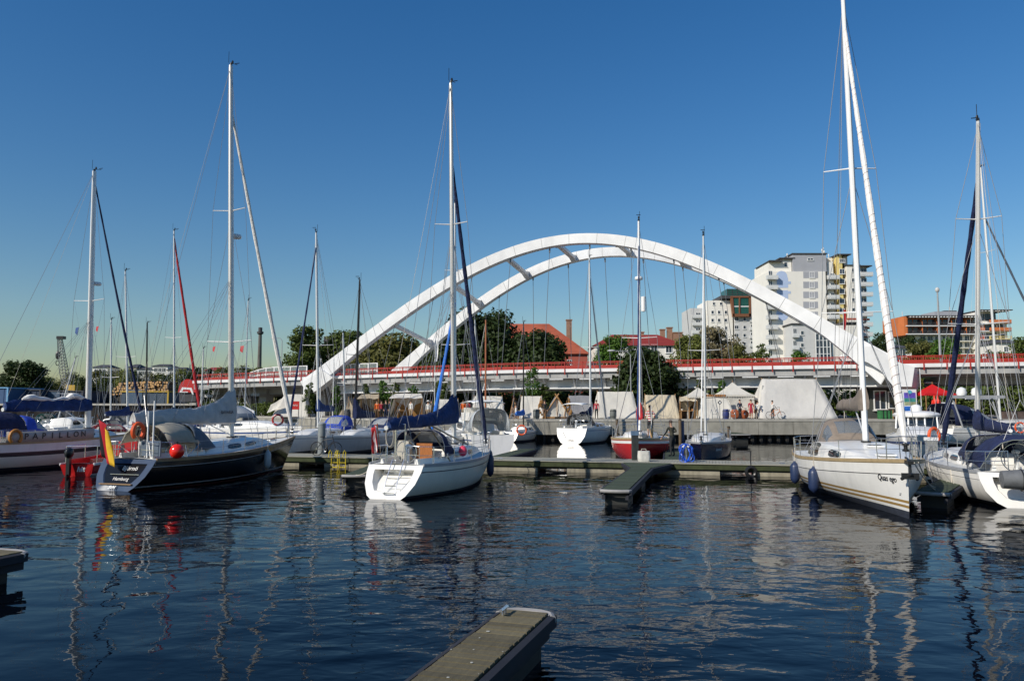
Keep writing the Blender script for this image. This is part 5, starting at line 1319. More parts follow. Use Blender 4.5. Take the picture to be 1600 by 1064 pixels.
m.build('strap', 'black', t)
lifebuoy('orange horseshoe buoy on the rail between the two right yachts', wp(1467, -1.2, 1.75), .3, 'orange', .27, True)
line('mooring line looping from the right edge yacht to the dark finger dock', b.w(b.pt(.2, 1.0, 1)), on_z(1490, 755, .5), .35); line('second mooring line of the right edge yacht, hanging in a deep curve', b.w(b.pt(.45, 1.05, 1)), on_z(1462, 757, .5), .3)

# ---- white yacht with navy cockpit tent behind
b = Boat('sailing_yacht', 'white yacht with navy cockpit tent lying broadside behind the right yachts', 'sailing yacht', (1462, 697), (1690, 692), 3.4, 1.35, 1.7, ws=.8, ro=.6, detail=1)
b.hull([G('gel'), G('darkstripe'), G('anti')], [(0, 's0', 's.3'), (1, 's.3', 's.34'), (0, 's.34', .2), (2, .2, -.12)]); b.deck(); b.cabin(.32, .85, .5, .6, wins=[(.1, .3, .3, .7), (.35, .5, .3, .7)])
b.mast(.43, (1532, 262), r=.10, spr=(.33, .66), sprw=1.1); b.jib(.80, 'slate', (.06, .11, .08), .98, .3); b.boom(3.6, 3.4, cover=None)
b.hood(.02, .33, 1.55, 'navy', .8, 'clear', 'cockpit_tent', z=1.7); b.rails(6)
lifebuoy('orange ring lifebuoy with white bands at the right edge of the picture', (at(1594, 668, 57).x, 57, at(1594, 668, 57).z), 0, 'orange', .36)
m = MB(); q = at(1502, 620, 57.5); t = thing('radar_arch', 'pale arch with round domes over the stern of the broadside yacht', 'radar arch', (q.x, 57.8, 1.4)); m.box((1.3, 0, q.z - 1.4), (3.9, .5, .22)); m.tube([(.2, 0, 0), (-.5, 0, q.z - 1.4)], .06); m.tube([(3.0, 0, 0), (2.4, 0, q.z - 1.4)], .06); m.build('arch', 'greystripe', t, smooth=False)
for x in (.2, 1.3): m = MB(); m.lathe([(.3, 0), (.36, .2), (.28, .5), (.05, .62)], (x, 0, q.z - 1.3), n=14); m.build('dome', 'white', t)

# ---- round roofed motor boat
b = Boat('motor_boat', 'white motor boat with rounded wheelhouse roof between the right yachts', 'motor boat', (1434, 697), (1434, 717), 3.7, 1.0, 1.35, ws=.85, ro=.7, tm=.5, detail=1)
b.hull([G('gel'), G('bluestripe'), G('anti')], [(0, 's0', 's.35'), (1, 's.35', 's.5'), (0, 's.5', .15), (2, .15, -.12)]); b.deck(cockpit=None); b.cabin(.15, .8, .6, .7, wins=[]); 
m = MB(); zc = 1.55
R1 = lambda x, w, z: [(x, w * c, z) for c in (-1, 1)]
m.rings([[(1.5, -1.3, zc - .1), (1.5, 1.3, zc - .1), (4.9, 1.3, zc - .1), (5.35, .5, zc - .1), (5.35, -.5, zc - .1), (4.9, -1.3, zc - .1)], [(1.7, -1.25, zc + .75), (1.7, 1.25, zc + .75), (4.6, 1.25, zc + .75), (5.0, .5, zc + .75), (5.0, -.5, zc + .75), (4.6, -1.25, zc + .75)]]); wh = m.build('wheelhouse_glass', 'glass', b.t, smooth=False)
m = MB()
for (x0, y0), (x1, y1) in (((4.92, 1.32), (4.62, 1.27)), ((4.92, -1.32), (4.62, -1.27)), ((5.38, .52), (5.02, .52)), ((5.38, -.52), (5.02, -.52)), ((3.2, 1.33), (3.2, 1.28)), ((3.2, -1.33), (3.2, -1.28)), ((5.38, 0), (5.02, 0))): m.tube([(x0, y0, zc - .1), (x1, y1, zc + .75)], .06, n=5)
m.build('window_post', 'white', wh)
m = MB(); m.rings([[(3.3 + (2.1 + g_) * math.cos(a) * 1.0, (1.52 + g_) * math.copysign(abs(math.sin(a)) ** .75, math.sin(a)), z) for a in [2 * PI * i / 28 for i in range(28)]] for g_, z in ((-.12, zc + .68), (.02, zc + .74), (.06, zc + .86), (-.1, zc + 1.0), (-.5, zc + 1.1), (-1.1, zc + 1.13))]); rf = m.build('roof', 'gel', b.t)
m = MB(); m.lathe([(.34, 0), (.38, .12), (.36, .3), (.24, .42), (.02, .48)], (3.6, 0, zc + 1.12), n=16); m.build('radar_dome', 'white', rf)
for i, y in enumerate((-1.3, -1.1, -.8, 1.2, .9)): m = MB(); m.tube([(4.1 - .1 * i, y, zc + .95), (4.1 - .1 * i, y, zc + 1.38)], .04, n=6); m.build('rod_holder', 'steel', rf)
for y, h in ((.35, 3.2), (-.95, 3.9)): m = MB(); m.tube([(2.6, y, zc + 1.0), (2.5, y, zc + 1.0 + h)], .022, n=5); m.build('whip_aerial', 'white', rf)
b.rails(5, push=False)

# ---- white sailboat in the centre, seen from astern
b = Boat('sailing_yacht', 'white sailboat in the centre seen from its stepped stern, blue cover on its boom', 'sailing yacht', (601, 780), (753, 743), 3.25, 1.05, 1.2, ws=.62, ro=.75, rs=.80); yc = b
b.hull([G('cream'), G('darkstripe'), G('greystripe'), G('anti')], [(2, 's0', 's.06'), (0, 's.06', 's.20'), (1, 's.20', 's.235'), (0, 's.235', .10), (3, .10, -.12)], 'scoop', G('gel'))
b.deck(rail='greystripe'); b.cabin(.34, .80, .40, .58, wins=[(.12, .42, .3, .75), (.48, .62, .3, .68)])
b.mast(.64, (704.5, 131), r=.085, spr=(.60,), sprw=.95, wr=.010); b.jib(.78, 'navy', (.06, .12, .09), .98, .28); b.boom(2.42, 5.8, cover='blue', hm=1.15, ht=.30, wd=.20, dropz=-.12, boomr=.075)
b.hood(.27, .42, .78, 'navy', .62, 'clear', z=1.42); b.rails(6); b.ladder(w=.42, f=-.1); b.wheel(.13, .38); b.winches(); b.hatch(.7)
m = MB(); q = b.dk(.325); m.box(q + Vector((0, .0, .22)), (.04, .62, .72)); m.build('companionway_door', 'wood', b.t, smooth=False)
m = MB(); m.box(b.dk(.30, .45, .35), (.35, .5, .7)); m.build('instrument_locker', mat('locker_beige', (.45, .42, .35), .7), b.t, smooth=False)
m = MB(); 
for sd in (1, -1): m.tube([b.dk(.30, sd * .7), (b.X(.36, 1), 0, 2.35), b.dk(.60, sd * .5, .4)], .03, n=6)
m.build('mast_crutch', mat('crutch_wood', (.35, .28, .18), .6), b.t)
b.name_stern('Nora', .86, .13, 'darkstripe', .45, .3, off=-.44); b.name_stern('Svendborg', .86, .13, 'darkstripe', -.38, .3, off=-.44)
flag(b, b.dk(.02, .62, .35), [G('red'), G('white'), G('red')], .26, .95, lean=-.25, pole=1.0)
m = MB(); q = b.dk(.03, .1, .0); m.tube([q, q + Vector((0, 0, 1.3))], .03, n=6); m.tube([q + Vector((0, -.35, 0)), q + Vector((0, -.35, 1.3)), q + Vector((0, .35, 1.3)), q + Vector((0, .35, 0))], .02, n=5); m.build('stern_gantry', 'steel', b.t)
m = MB(); c = q + Vector((-.05, .2, .9))
for k in range(5): m.loop([c + Vector((.02 * k, (.14 + .012 * k) * math.cos(a), .36 * math.sin(a) * (1 + .03 * k))) for a in [2 * PI * i / 18 for i in range(18)]], .014, n=4)
tag(m.build('rope_coil', 'rope'), 'coil of pale rope hanging on the stern gantry of the central sailboat', 'rope'); o = bpy.data.objects['rope_coil']; o.location = b.a; o.rotation_euler.z = b.rz
fender('navy fender nearer the camera on the central sailboat', b.w(b.pt(.78, .62, -1, .13)), 'fend', .85, .15); fender('navy fender at the bow of the central sailboat', b.w(b.pt(.93, .72, -1, .13)), 'fend', .82, .14)
line('mooring line from the central sailboat stern to the short green dock', b.w(b.dk(.02, .8)), on_z(556, 742, .5), .12)
t = thing('pink_buoy', 'small pink red buoy lying by the sprayhood of the central sailboat', 'buoy', b.w(b.dk(.42, -.72, .3))); m = MB(); m.ball((0, 0, 0), (.16, .16, .2)); m.build('body', mat('pink_plastic', (.75, .06, .12), .35), t); m = MB(); m.tube([(0, 0, .18), (0, 0, .3)], .03); m.build('eye', 'black', t)

# ---- the black yacht
b = Boat('sailing_yacht', 'black hulled yacht with German flag and grey boom cover on the left', 'sailing yacht', (176, 767), (441, 733), 3.65, 1.08, 1.5, ws=.66, ro=1.0, rs=.75); yb = b
b.hull([G('blackhull'), G('greystripe'), G('rub'), G('antired')], [(2, 's0', 's.07'), (0, 's.07', 's.24'), (1, 's.24', 's.26'), (0, 's.26', .16), (1, .16, .11), (0, .11, .03), (3, .03, -.12)], 'rim', G('slatehull'), pmat=G('blackhull'))
b.deck(rail='teak', m='deck'); b.cabin(.33, .80, .40, .60, wins=[(.30, .48, .3, .72), (.54, .72, .3, .68)], wm='glass')
b.mast(.62, (361, 103), r=.10, spr=(.25, .60), sprw=1.15, wr=.010); b.jib(.88, 'sail', (.05, .11, .06), .985, .3); b.boom(2.35, 5.6, cover='gcan', hm=1.45, ht=.46, wd=.22, dropz=.05, boomr=.08)
b.hood(.26, .40, .95, 'slate', .64, 'slate', z=1.42); b.bimini(.10, .28, 2.30, mat('beige_canvas', (.36, .33, .26), .9, bump=.5, bscale=3), .66, 'cockpit_awning', .75); b.rails(7); b.wheel(.13, .5); b.winches(); b.hatch(.66); b.hatch(.86)
b.radar(.535); text('boom_lettering', 'BAVARIA', .2, 'darkstripe', b.bo, (b.mb_.x - .62, -.245, 2.75), (1, 0, 0), (0, 0, 1))
b.name_stern('Björnö', .76, .25, 'sail', -.22, 0, off=-.02); b.name_stern('Hamburg', .40, .19, 'sail', -.05, 0, off=-.02); b.name_stern('SVH', .12, .17, 'white', .1, .35, off=.05, bold=.006)
m = MB(); m.box((b.X(0, .22) + .12, 0, .235), (.42, 1.45, .03)); m.build('bathing_platform', 'teak', b.t, smooth=False)
m = MB(); m.tube([(b.X(0, .56) - .02, -.8, .56), (b.X(0, .56) - .02, .5, .56)], .018, n=5); m.build('grab_rail', 'steel', b.t)
flag(b, b.dk(.01, .75, .15), [G('black'), mat('flag_red', (.45, .01, .02), .8), mat('flag_red', (.45, .01, .02), .8), mat('flag_gold', (.75, .45, .02), .8)], 1.0, 1.45, lean=-.75, pole=1.45, folds=.05, dirn=-1)
b.pennant(0, 1, mat('pennant_red', (.5, .03, .03), .8)); b.pennant(0, -1, 'redstripe', .25)
t = thing('ball_buoy', 'round bright red ball fender hanging on the stern rail of the black yacht', 'buoy', b.w(b.dk(.10, -1.02, .28))); m = MB(); m.ball((0, 0, 0), .27, n=20, k=14); m.build('ball', 'redball', t); m = MB(); m.lathe([(.05, .25), (.05, .33), (.02, .36)]); m.build('eye', 'black', t)
fender('pale grey fender on the dark side of the black yacht', b.w(b.pt(.66, .72, -1, .14)), 'fendg', .72, .15)
lifebuoy('orange horseshoe buoy on the stern rail of the black yacht', b.w(b.dk(.02, -.15, .95)), b.rz, 'orange', .26, True)
m = MB(); q = b.dk(.035, -.55, .0); m.box(q + Vector((0, 0, .35)), (.05, .9, .55)); m.build('dodger_panel', 'slate', b.t, smooth=False)
for y, h in ((-.65, 2.1), (-.45, 1.7)): m = MB(); q = b.dk(.03, y); m.tube([q, q + Vector((0, 0, h))], .03, n=6); m.build('stern_pole', 'white', b.t)
# ---- white and cream boat with name board, far left
b = Boat('sailing_yacht', 'white and cream ketch rigged boat PAPILLON with name board, cut off at the left edge', 'sailing yacht', (-70, 739), (212, 717), 3.5, 1.30, 1.55, ws=.75, ro=.7); yp = b
b.hull([G('grey'), G('darkstripe'), G('cream'), G('anti'), G('gel')], [(4, 's0', 's.10'), (4, 's.10', 's.42'), (1, 's.42', 's.62'), (2, 's.62', .16), (3, .16, -.12)]); b.deck(rail='rub'); b.cabin(.30, .80, .42, .6, wins=[(.1, .3, .3, .7), (.35, .5, .3, .7), (.55, .68, .3, .65)])
b.mast(.67, (147.5, 268), r=.12, spr=(.49,), sprw=1.1, wr=.011); b.jib(.97, 'navy', (.035, .075, .06), .985, .3); b.boom(2.85, 4.7, cover='blue', hm=.62, ht=.50, wd=.22, boomr=.10)
m = MB(); e0 = b.mb_.lerp(b.mt_, .1); gr = random.Random(6); pts = [Vector((b.be.x + 1.0 + i * .27, gr.uniform(-.05, .05), 2.85 + .50 + .10 * math.sin(i * .8) * .5 + (.12 if i > 9 else 0) + .03 * (i % 3))) for i in range(14)]
m.tube(pts, [.05, .2, .19, .15, .14, .1, .09, .08, .12, .14, .2, .18, .2, .05], n=8, flat=.8); m.build('flaked_sail', 'sail', b.bo)
b.hood(.24, .38, .85, 'royal', .66, 'clear', z=1.75); b.bimini(.04, .24, 2.65, 'navy', .66, drop=.8); b.rails(6); b.radar(.56, m='white'); b.pennant(0, 1, 'bluestripe', .35); b.pennant(0, -1, 'redstripe', .25)
m = MB(); A_ = b.dk(.10, -.97, .03); B_ = b.dk(.56, -.97, .0); 
T2 = [i / 10 for i in range(11)]; P0 = [b.dk(.10 + .47 * q, -1.0, .02) for q in T2]
m.grid([[p, p + Vector((0, -.02, .52))] for p in P0]); wc = m.build('weather_cloth', mat('weather_cloth', (.45, .42, .37), .85, var=.08, bump=.3, bscale=4), b.t, fix=False); b.solid(wc, .02)
for i, ch in enumerate('PAPILLON'):
    tt = .195 + i * .0435; p = b.dk(tt, -1.0, .29) + Vector((0, -.05, 0)); d_ = b.dk(tt + .03, -1.0) - b.dk(tt - .03, -1.0)
    text('name_lettering', ch, .40, 'darkstripe', wc, p, d_, (0, 0, 1), bold=.006)
lifebuoy('amber horseshoe buoy on the rail left of the PAPILLON name board', b.w(b.dk(.14, -1.05, .3)), b.rz, mat('amber_buoy', (.5, .2, .03), .5), .28, True)
# ---- small red motor boat
b = Boat('motor_boat', 'small red and white speedboat with black outboard between the left yachts', 'motor boat', (121, 744), (228, 724), 1.65, .52, .8, ws=.85, ro=.8, rs=-.1, tm=.4)
b.hull([G('redhull'), G('white'), G('grey')], [(0, 's0', 's.42'), (1, 's.42', 's.5'), (2, 's.5', -.1)], tmat=G('redhull')); b.deck(m='redhull', cockpit=(.08, .55), well=G('redhull')); b.cabin(.55, .9, .3, .6, m=G('redhull'))
b.name_stern('hit', .30, .30, 'white', -.15, .3, off=.03, bold=.012)
m = MB(); m.tube([b.dk(.05, .9), b.dk(.05, .9, .75), b.dk(.3, .9, .75), b.dk(.3, .9)], .02, n=6); m.tube([b.dk(.05, -.9), b.dk(.05, -.9, .75), b.dk(.3, -.9, .75), b.dk(.3, -.9)], .02, n=6); m.tube([b.dk(.05, .9, .75), b.dk(.05, -.9, .75)], .02, n=6); m.build('safety_rail', 'steel', b.t)
m = MB(); m.ball((-.30, .25, 1.02), (.26, .17, .24)); m.box((-.30, .25, .5), (.2, .14, .9)); m.box((-.34, .25, .02), (.34, .05, .2)); m.build('outboard_motor', 'black', b.t)
for k in (.45, .7): m = MB(); q = b.dk(k, 0, .35); m.box(q, (.5, .9, .45)); m.build('seat', 'redstripe', b.t, smooth=False)

# ---- boats along the left part of the walkway
b = Boat('sailing_yacht', 'grey white sailboat with bright blue sprayhood and blue boom cover left of the round pile', 'sailing yacht', (550, 694), (451, 711), 2.9, 1.0, 1.2, ws=.7, ro=.6); 
b.hull([G('gel'), G('bluestripe'), G('anti')], [(0, 's0', 's.16'), (1, 's.16', 's.2'), (0, 's.2', .15), (2, .15, -.12)]); b.deck(); b.cabin(.34, .82, .42, .6, wins=[(.1, .28, .3, .7), (.36, .55, .3, .7)])
b.mast(.60, (494, 364), r=.085, spr=(.42,), sprw=1.1, m='alu'); b.jib(.93, 'navy', (.04, .08, .06), .98, .3); b.boom(2.75, 3.4, 'aluw', 'blue', .9, .30, .17); b.hood(.22, .40, .95, 'royal', .68, 'clear', z=1.4); b.rails(5)
b = Boat('sailing_yacht', 'grey sailboat with black mast and sagging navy boom cover', 'sailing yacht', (626, 695), (515, 712), 2.9, 1.05, 1.2, ws=.7, ro=.6)
b.hull([G('grey'), G('darkstripe'), G('anti')], [(0, 's0', 's.16'), (1, 's.16', 's.19'), (0, 's.19', .15), (2, .15, -.12)]); b.deck(); b.cabin(.34, .80, .42, .6, m='gel', wins=[(.1, .28, .3, .7), (.36, .55, .3, .7)])
b.mast(.70, (562, 440), r=.075, m='blackmast', spr=(.5,), sprw=.8); b.boom(2.3, 3.6, 'blackmast', 'navy', 1.35, .34, .18); b.hood(.24, .40, .85, 'navy', .66, 'clear', z=1.4); b.rails(5)
lifebuoy('red horseshoe buoy at the stern of the grey sailboat with black mast', b.w(b.dk(.02, .5, .8)), 0, 'redstripe', .25, True)
# motor cruiser with white arch
b = Boat('motor_boat', 'white motor cruiser with radar arch and slate canopy behind the black yacht', 'motor boat', (330, 690), (462, 700), 3.3, 1.25, 1.55, ws=.9, ro=.9, tm=.5)
b.hull([G('gel'), G('bluestripe'), G('anti')], [(0, 's0', 's.3'), (1, 's.3', 's.42'), (0, 's.42', .15), (2, .15, -.12)]); b.deck(cockpit=(.05, .3)); b.cabin(.36, .86, .55, .7, tf=.6, wins=[(.1, .4, .35, .72)])
b.hood(.22, .46, 1.05, 'slate', .74, 'clear', 'canopy', z=2.1); b.rails(6, t0=.4)
m = MB()
for o_ in (0, .32):
    m.tube([b.dk(.32, .95) + Vector((o_, 0, 0)), b.dk(.30, .85, 1.3) + Vector((o_ * .8 + .2, 0, 0)), b.dk(.27, .55, 1.65) + Vector((o_ * .6, 0, 0)), b.dk(.27, -.55, 1.65) + Vector((o_ * .6, 0, 0)), b.dk(.30, -.85, 1.3) + Vector((o_ * .8 + .2, 0, 0)), b.dk(.32, -.95) + Vector((o_, 0, 0))], .12, n=8)
m.build('radar_arch', 'white', b.t)
lifebuoy('pale red ring lifebuoy on the rail of the motor cruiser behind the black yacht bow', (at(434, 656, 49).x, 49, at(434, 656, 49).z), 0, 'redstripe', .32)
# smaller masts and boats in the left background
GBK = 'sailboats moored in the left background'
def small(label, stern, bow, mt=None, top=None, hullm='gel', jibm=None, cov='navy', beam=2.6, fs=.9, fb=1.1, mastm='alu', hood=None, boomz=2.3, hm=.7, ln=2.8, spr=(.45,), tq=.56, win=True, stripe='bluestripe', group=GBK, jq=.9, name='sailing_boat', cat='sailboat', r=.07, cab=.38):
    b = Boat(name, label, cat, stern, bow, beam, fs, fb, ws=.72, ro=.5, group=group, detail=1)
    b.hull([G(hullm), G(stripe), G('anti')], [(0, 's0', 's.14'), (1, 's.14', 's.19'), (0, 's.19', .14), (2, .14, -.12)]); b.deck(); b.cabin(.33, .8, cab, .6, wins=[(.1, .28, .3, .7), (.36, .55, .3, .7)] if win else ())
    if top: b.mast(tq, top, r=r, m=mastm, spr=spr, sprw=.8)
    if top and jibm: b.jib(jq, jibm, (.07, .14, .12) if jibm == 'red' else (.04, .085, .06), .98, .3)
    if top and cov: b.boom(boomz, ln, mastm, cov, hm, .28, .15, lines=False)
    if hood: b.hood(.22, .38, .8, hood, .64, 'clear', z=fs + .35)
    b.rails(5); return b
small('white sailboat with blue boom cover right behind the PAPILLON mast', (150, 701), (232, 694), top=(196, 424), cov='blue', boomz=2.4, hood='navy')
small('white sailboat with red furled jib behind the black yacht', (212, 697), (312, 690), top=(272, 361), jibm='red', cov='slate', jq=.96)
small('small white sailboat with thin grey mast beside the tall PAPILLON mast', (140, 689), (200, 684), top=(174, 500), cov=None, tq=.5)
small('small sailboat with thin dark mast left of the black yacht stern', (196, 688), (256, 684), top=(230, 506), cov='navy', mastm='blackmast', tq=.5)
small('white sailboat with wooden mast tucked behind the white central masts', (735, 692), (785, 700), top=(759, 500), cov='slate', mastm=mat('wooden_mast', (.30, .10, .04), .5), group=None, tq=.5)
def cruiser(label, stern, bow, beam=2.8, fs=1.0, fb=1.3, can='navy', hullm='gel', group='motor boats moored in the background', cz=.55, hh=.8):
    b = Boat('motor_boat', label, 'motor boat', stern, bow, beam, fs, fb, ws=.9, ro=.6, tm=.5, group=group, detail=1)
    b.hull([G(hullm), G('bluestripe'), G('anti')], [(0, 's0', 's.28'), (1, 's.28', 's.36'), (0, 's.36', .15), (2, .15, -.12)]); b.deck(cockpit=(.05, .35)); b.cabin(.36, .86, cz, .72, tf=.55, wins=[(.08, .4, .32, .75), (.5, .68, .3, .6)])
    if can: b.hood(.2, .45, hh, can, .74, 'clear', 'canopy', z=fs + cz + .05)
    b.rails(5, t0=.4, push=False); return b
cruiser('low white motor boat with maroon deck cover at the far left edge', (-20, 688), (52, 684), can='red', hh=.4)
cruiser('white cabin motor boat with green windows behind the blue boom cover at left', (62, 690), (138, 683), can=None, cz=.9)
cruiser('navy hulled motor boat behind the amber buoy at the left edge', (-40, 704), (34, 698), hullm='navyhull', can='navy')
cruiser('white motor boat with red boat cover left of the woman in the wide hat', (160, 706), (214, 700), can=None)
cruiser('white cabin cruiser with blue canopy behind the boom of the black yacht', (262, 692), (330, 687), can='royal')
cruiser('small white cabin boat next to the far bank behind the red furled jib', (300, 679), (350, 676), can=None, cz=.7)
cruiser('small pale motor boat far behind the PAPILLON boom', (88, 676), (128, 673), can='slate')
cruiser('white motor boat nearest the far bank at the left edge', (10, 671), (46, 669), can=None)
# ---- boats behind the centre
b = Boat('sailing_yacht', 'white sailboat with bright blue furled jib behind the central sailboat', 'sailing yacht', (760, 699), (677, 714), 2.9, 1.0, 1.2, ws=.7, ro=.6)
b.hull([G('gel'), G('bluestripe'), G('anti')], [(0, 's0', 's.16'), (1, 's.16', 's.2'), (0, 's.2', .15), (2, .15, -.12)]); b.deck(); b.cabin(.34, .82, .42, .6, wins=[(.1, .28, .3, .7)])
b.mast(.64, (711, 318), r=.085, spr=(.37, .7), sprw=1.0); b.jib(.56, 'bright', (.07, .13, .10), .98, .3); b.rails(5)
b = cruiser('white flybridge motor cruiser with folded awning right of the central sailboat', (772, 712), (716, 700), beam=3.1, fs=1.25, fb=1.6, can=None, group=None, cz=.9)
b.bimini(.1, .5, 3.3, 'white', .66, drop=.1); m = MB(); m.box((b.X(.38, 1), 0, 2.35), (2.2, 1.9, .5)); m.box((b.X(.45, 1), 0, 2.75), (.2, 1.7, .35)); m.build('flybridge', 'gel', b.t, smooth=False)
b.hood(.05, .3, 1.0, 'grey', .8, 'clear', 'cockpit_enclosure', z=1.9)
b = small('small cream sailboat with blue deck seen from astern in front of the quay', (793, 691), (836, 686), top=(818, 505), hullm='cream', cov='bright', beam=2.3, fs=.85, fb=1.0, hm=.5, ln=1.8, tq=.55, r=.06, group=None, mastm='blackmast')
lifebuoy('orange lifebuoy on the stern rail of the small cream sailboat', (at(815, 672, 61.6).x, 61.6, at(815, 672, 61.6).z), 0, 'orange', .36)
b = small('white sailboat with black sprayhood seen from its broad sloping stern', (891, 694), (946, 687), top=(921, 402), hullm='gel', cov='navy', beam=3.5, fs=1.25, fb=1.35, hm=.8, ln=2.6, hood='black', tq=.55, r=.09, group=None, jibm='slate')
b.name_stern('STREL', .3, .22, 'darkstripe', 0, .2, off=.04); b.bimini(.02, .3, 3.2, 'white', .5, drop=.1); b.wheel(.12, .45)
m = MB(); m.tube([(b.X(0, .9) - .05, .7, .95), (b.X(0, .6) - .05, .45, .55), (b.X(0, .5) - .05, .3, .4)], .012, n=5); m.build('rudder_line', 'black', b.t)
b = Boat('sailing_boat', 'red hulled sailboat with white stripe and red sail cover behind the walkway', 'sailboat', (1005, 708), (997, 724), 3.5, 1.15, 1.3, ws=.75, ro=.1)
b.hull([G('redhull'), G('white'), G('rub')], [(2, 's0', 's.08'), (0, 's.08', 's.12'), (1, 's.12', 's.26'), (0, 's.26', .1), (0, .1, -.12)]); b.deck(rail='rub'); b.cabin(.34, .80, .38, .6, wins=[(.1, .28, .3, .7)])
b.mast(.66, (998, 346), r=.085, m='aluw', spr=(.44,), sprw=1.0); b.jib(.9, 'blue', (.03, .05, .04), .98, .3); b.boom(2.35, 3.0, 'alu', 'red', .95, .34, .2); b.radar(.72, m='white'); b.rails(5, h=.7)
m = MB(); m.lathe([(.03, -.45), (.13, -.42), (.13, .42), (.03, .45)], b.mb_.lerp(b.mt_, .60) + Vector((.1, .25, 0)), n=12); m.build('radar_reflector', 'white', b.masto)
m = MB()
for i in range(7): m.ball(b.dk(.80 + .02 * i, .35 - .1 * (i % 4), .18), (.25, .22, .16), n=8, k=6)
m.build('piled_sail', 'sail', b.t); yred = b
b = Boat('sailing_boat', 'small navy blue hulled sailboat Racoon 2 with white cabin behind the walkway', 'sailboat', (1117, 706), (1096, 723), 2.55, .95, 1.05, ws=.8, ro=.12, tm=.5)
b.hull([G('navyhull'), G('greystripe'), G('anti')], [(1, 's0', 's.05'), (0, 's.05', 's.14'), (0, 's.14', .1), (2, .1, -.12)]); b.deck(rail='greystripe', m='gel'); b.cabin(.30, .92, .45, .74, tf=.7, wins=[(.18, .28, .3, .7), (.34, .44, .3, .7), (.5, .58, .3, .66)])
b.mast(.70, (1099, 369), r=.07, spr=(.42,), sprw=.95, m='alu'); b.jib(.93, 'aluw', (.02, .035, .03), .98, .25); b.boom(2.25, 2.4, 'alu', None); b.rails(5, h=.55); b.name_side('Racoon 2', .80, .62, .24, 'sail', 1, .3)
m = MB(); m.tube([b.dk(.98, .3, .02), b.dk(1.0, .0, -.02) + Vector((.12, 0, 0)), b.dk(.97, -.35, .02)], .07, n=7); m.build('bow_fender', 'white', b.t); ynav = b

cruiser('white cabin boat with dark windows low between two masts at left', (150, 683), (206, 679), can=None, cz=.75)
cruiser('white open motor boat with teal canopy near the far bank at left', (60, 677), (100, 674), can=mat('teal_canvas', (.02, .12, .11), .85), hh=.6)
cruiser('white motor boat with grey canopy behind the German flag', (172, 696), (238, 690), can='slate', cz=.5)
cruiser('beige cabin boat right behind the wide hat woman', (232, 708), (292, 703), can=None, cz=.8, hullm='cream')
cruiser('white boat with red stripe canopy behind the red speedboat', (150, 716), (212, 707), can='red', cz=.4, hh=.5)
small('white sailboat with bare thin mast near the far bank, left of the crane boom', (56, 683), (112, 679), top=(118, 560), cov=None, tq=.55)
small('small white sailboat with navy boom cover near the red kiosk', (286, 683), (336, 679), top=(318, 545), cov='navy', tq=.5, ln=2.0)
small('white sailboat lying between the motor cruiser and the tall black yacht mast', (352, 681), (412, 684), top=(388, 470), cov='slate', tq=.5, ln=2.2)
small('grey white sailboat behind the blue sprayhood boat, with slim white mast', (500, 688), (575, 684), top=(536, 520), cov=None, tq=.5)
small('white day sailor behind the flybridge cruiser with thin grey mast', (724, 687), (768, 684), top=(742, 500), cov=None, tq=.5, group=None)
# ================================================================ tents on the quay
canvas = mat('white_canvas', (.66, .63, .56), .9, var=.07, scale=.8, bump=.7, bscale=1.3, bdist=.12, stain=.12, trans=.12)
canvas2 = mat('cream_canvas', (.58, .50, .36), .9, var=.10, scale=1.2, bump=.8, bscale=2.0, bdist=.1, stretch=(2.5, 1, .4), trans=.1)
canvasb = mat('beige_tent_canvas', (.40, .33, .23), .9, var=.12, scale=.8, bump=.7, bscale=1.3, bdist=.12, trans=.1)
canvasg = mat('grey_tent_canvas', (.24, .24, .25), .9, var=.12, scale=.8, bump=.6, bscale=1.5, bdist=.1)
tpole = mat('tent_pole_wood', (.36, .19, .07), .7, var=.2, scale=4)
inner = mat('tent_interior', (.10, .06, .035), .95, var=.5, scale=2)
def sheet(mb, a, b, c, d, sag=.10, n=12, mi=0, fold=.035, seed=0):
    """a-b bottom edge, d-c top edge; slightly sagging, folded cloth"""
    a, b, c, d = map(Vector, (a, b, c, d)); nn = (b - a).cross(d - a).normalized(); P = []
    for i in range(n + 1):
        v = i / n; row = []
        for j in range(n + 1):
            u_ = j / n; p = a.lerp(b, u_).lerp(d.lerp(c, u_), v)
            k = sag * math.sin(PI * u_) * math.sin(PI * v) ; f = fold * math.sin(u_ * 17 + seed) * (1 - v) ** 1.5
            p = p - nn * k + nn * f + nn * .025 * math.sin(u_ * 9 + v * 7 + seed)
            if i == 0: p.z += .03 * abs(math.sin(u_ * 12 + seed))
            row.append(p)
        P.append(row)
    mb.grid(P, mi)
def on_quay(px, D): return at(px, 640, D).x
GT = 'canvas tents in the camp along the quay'
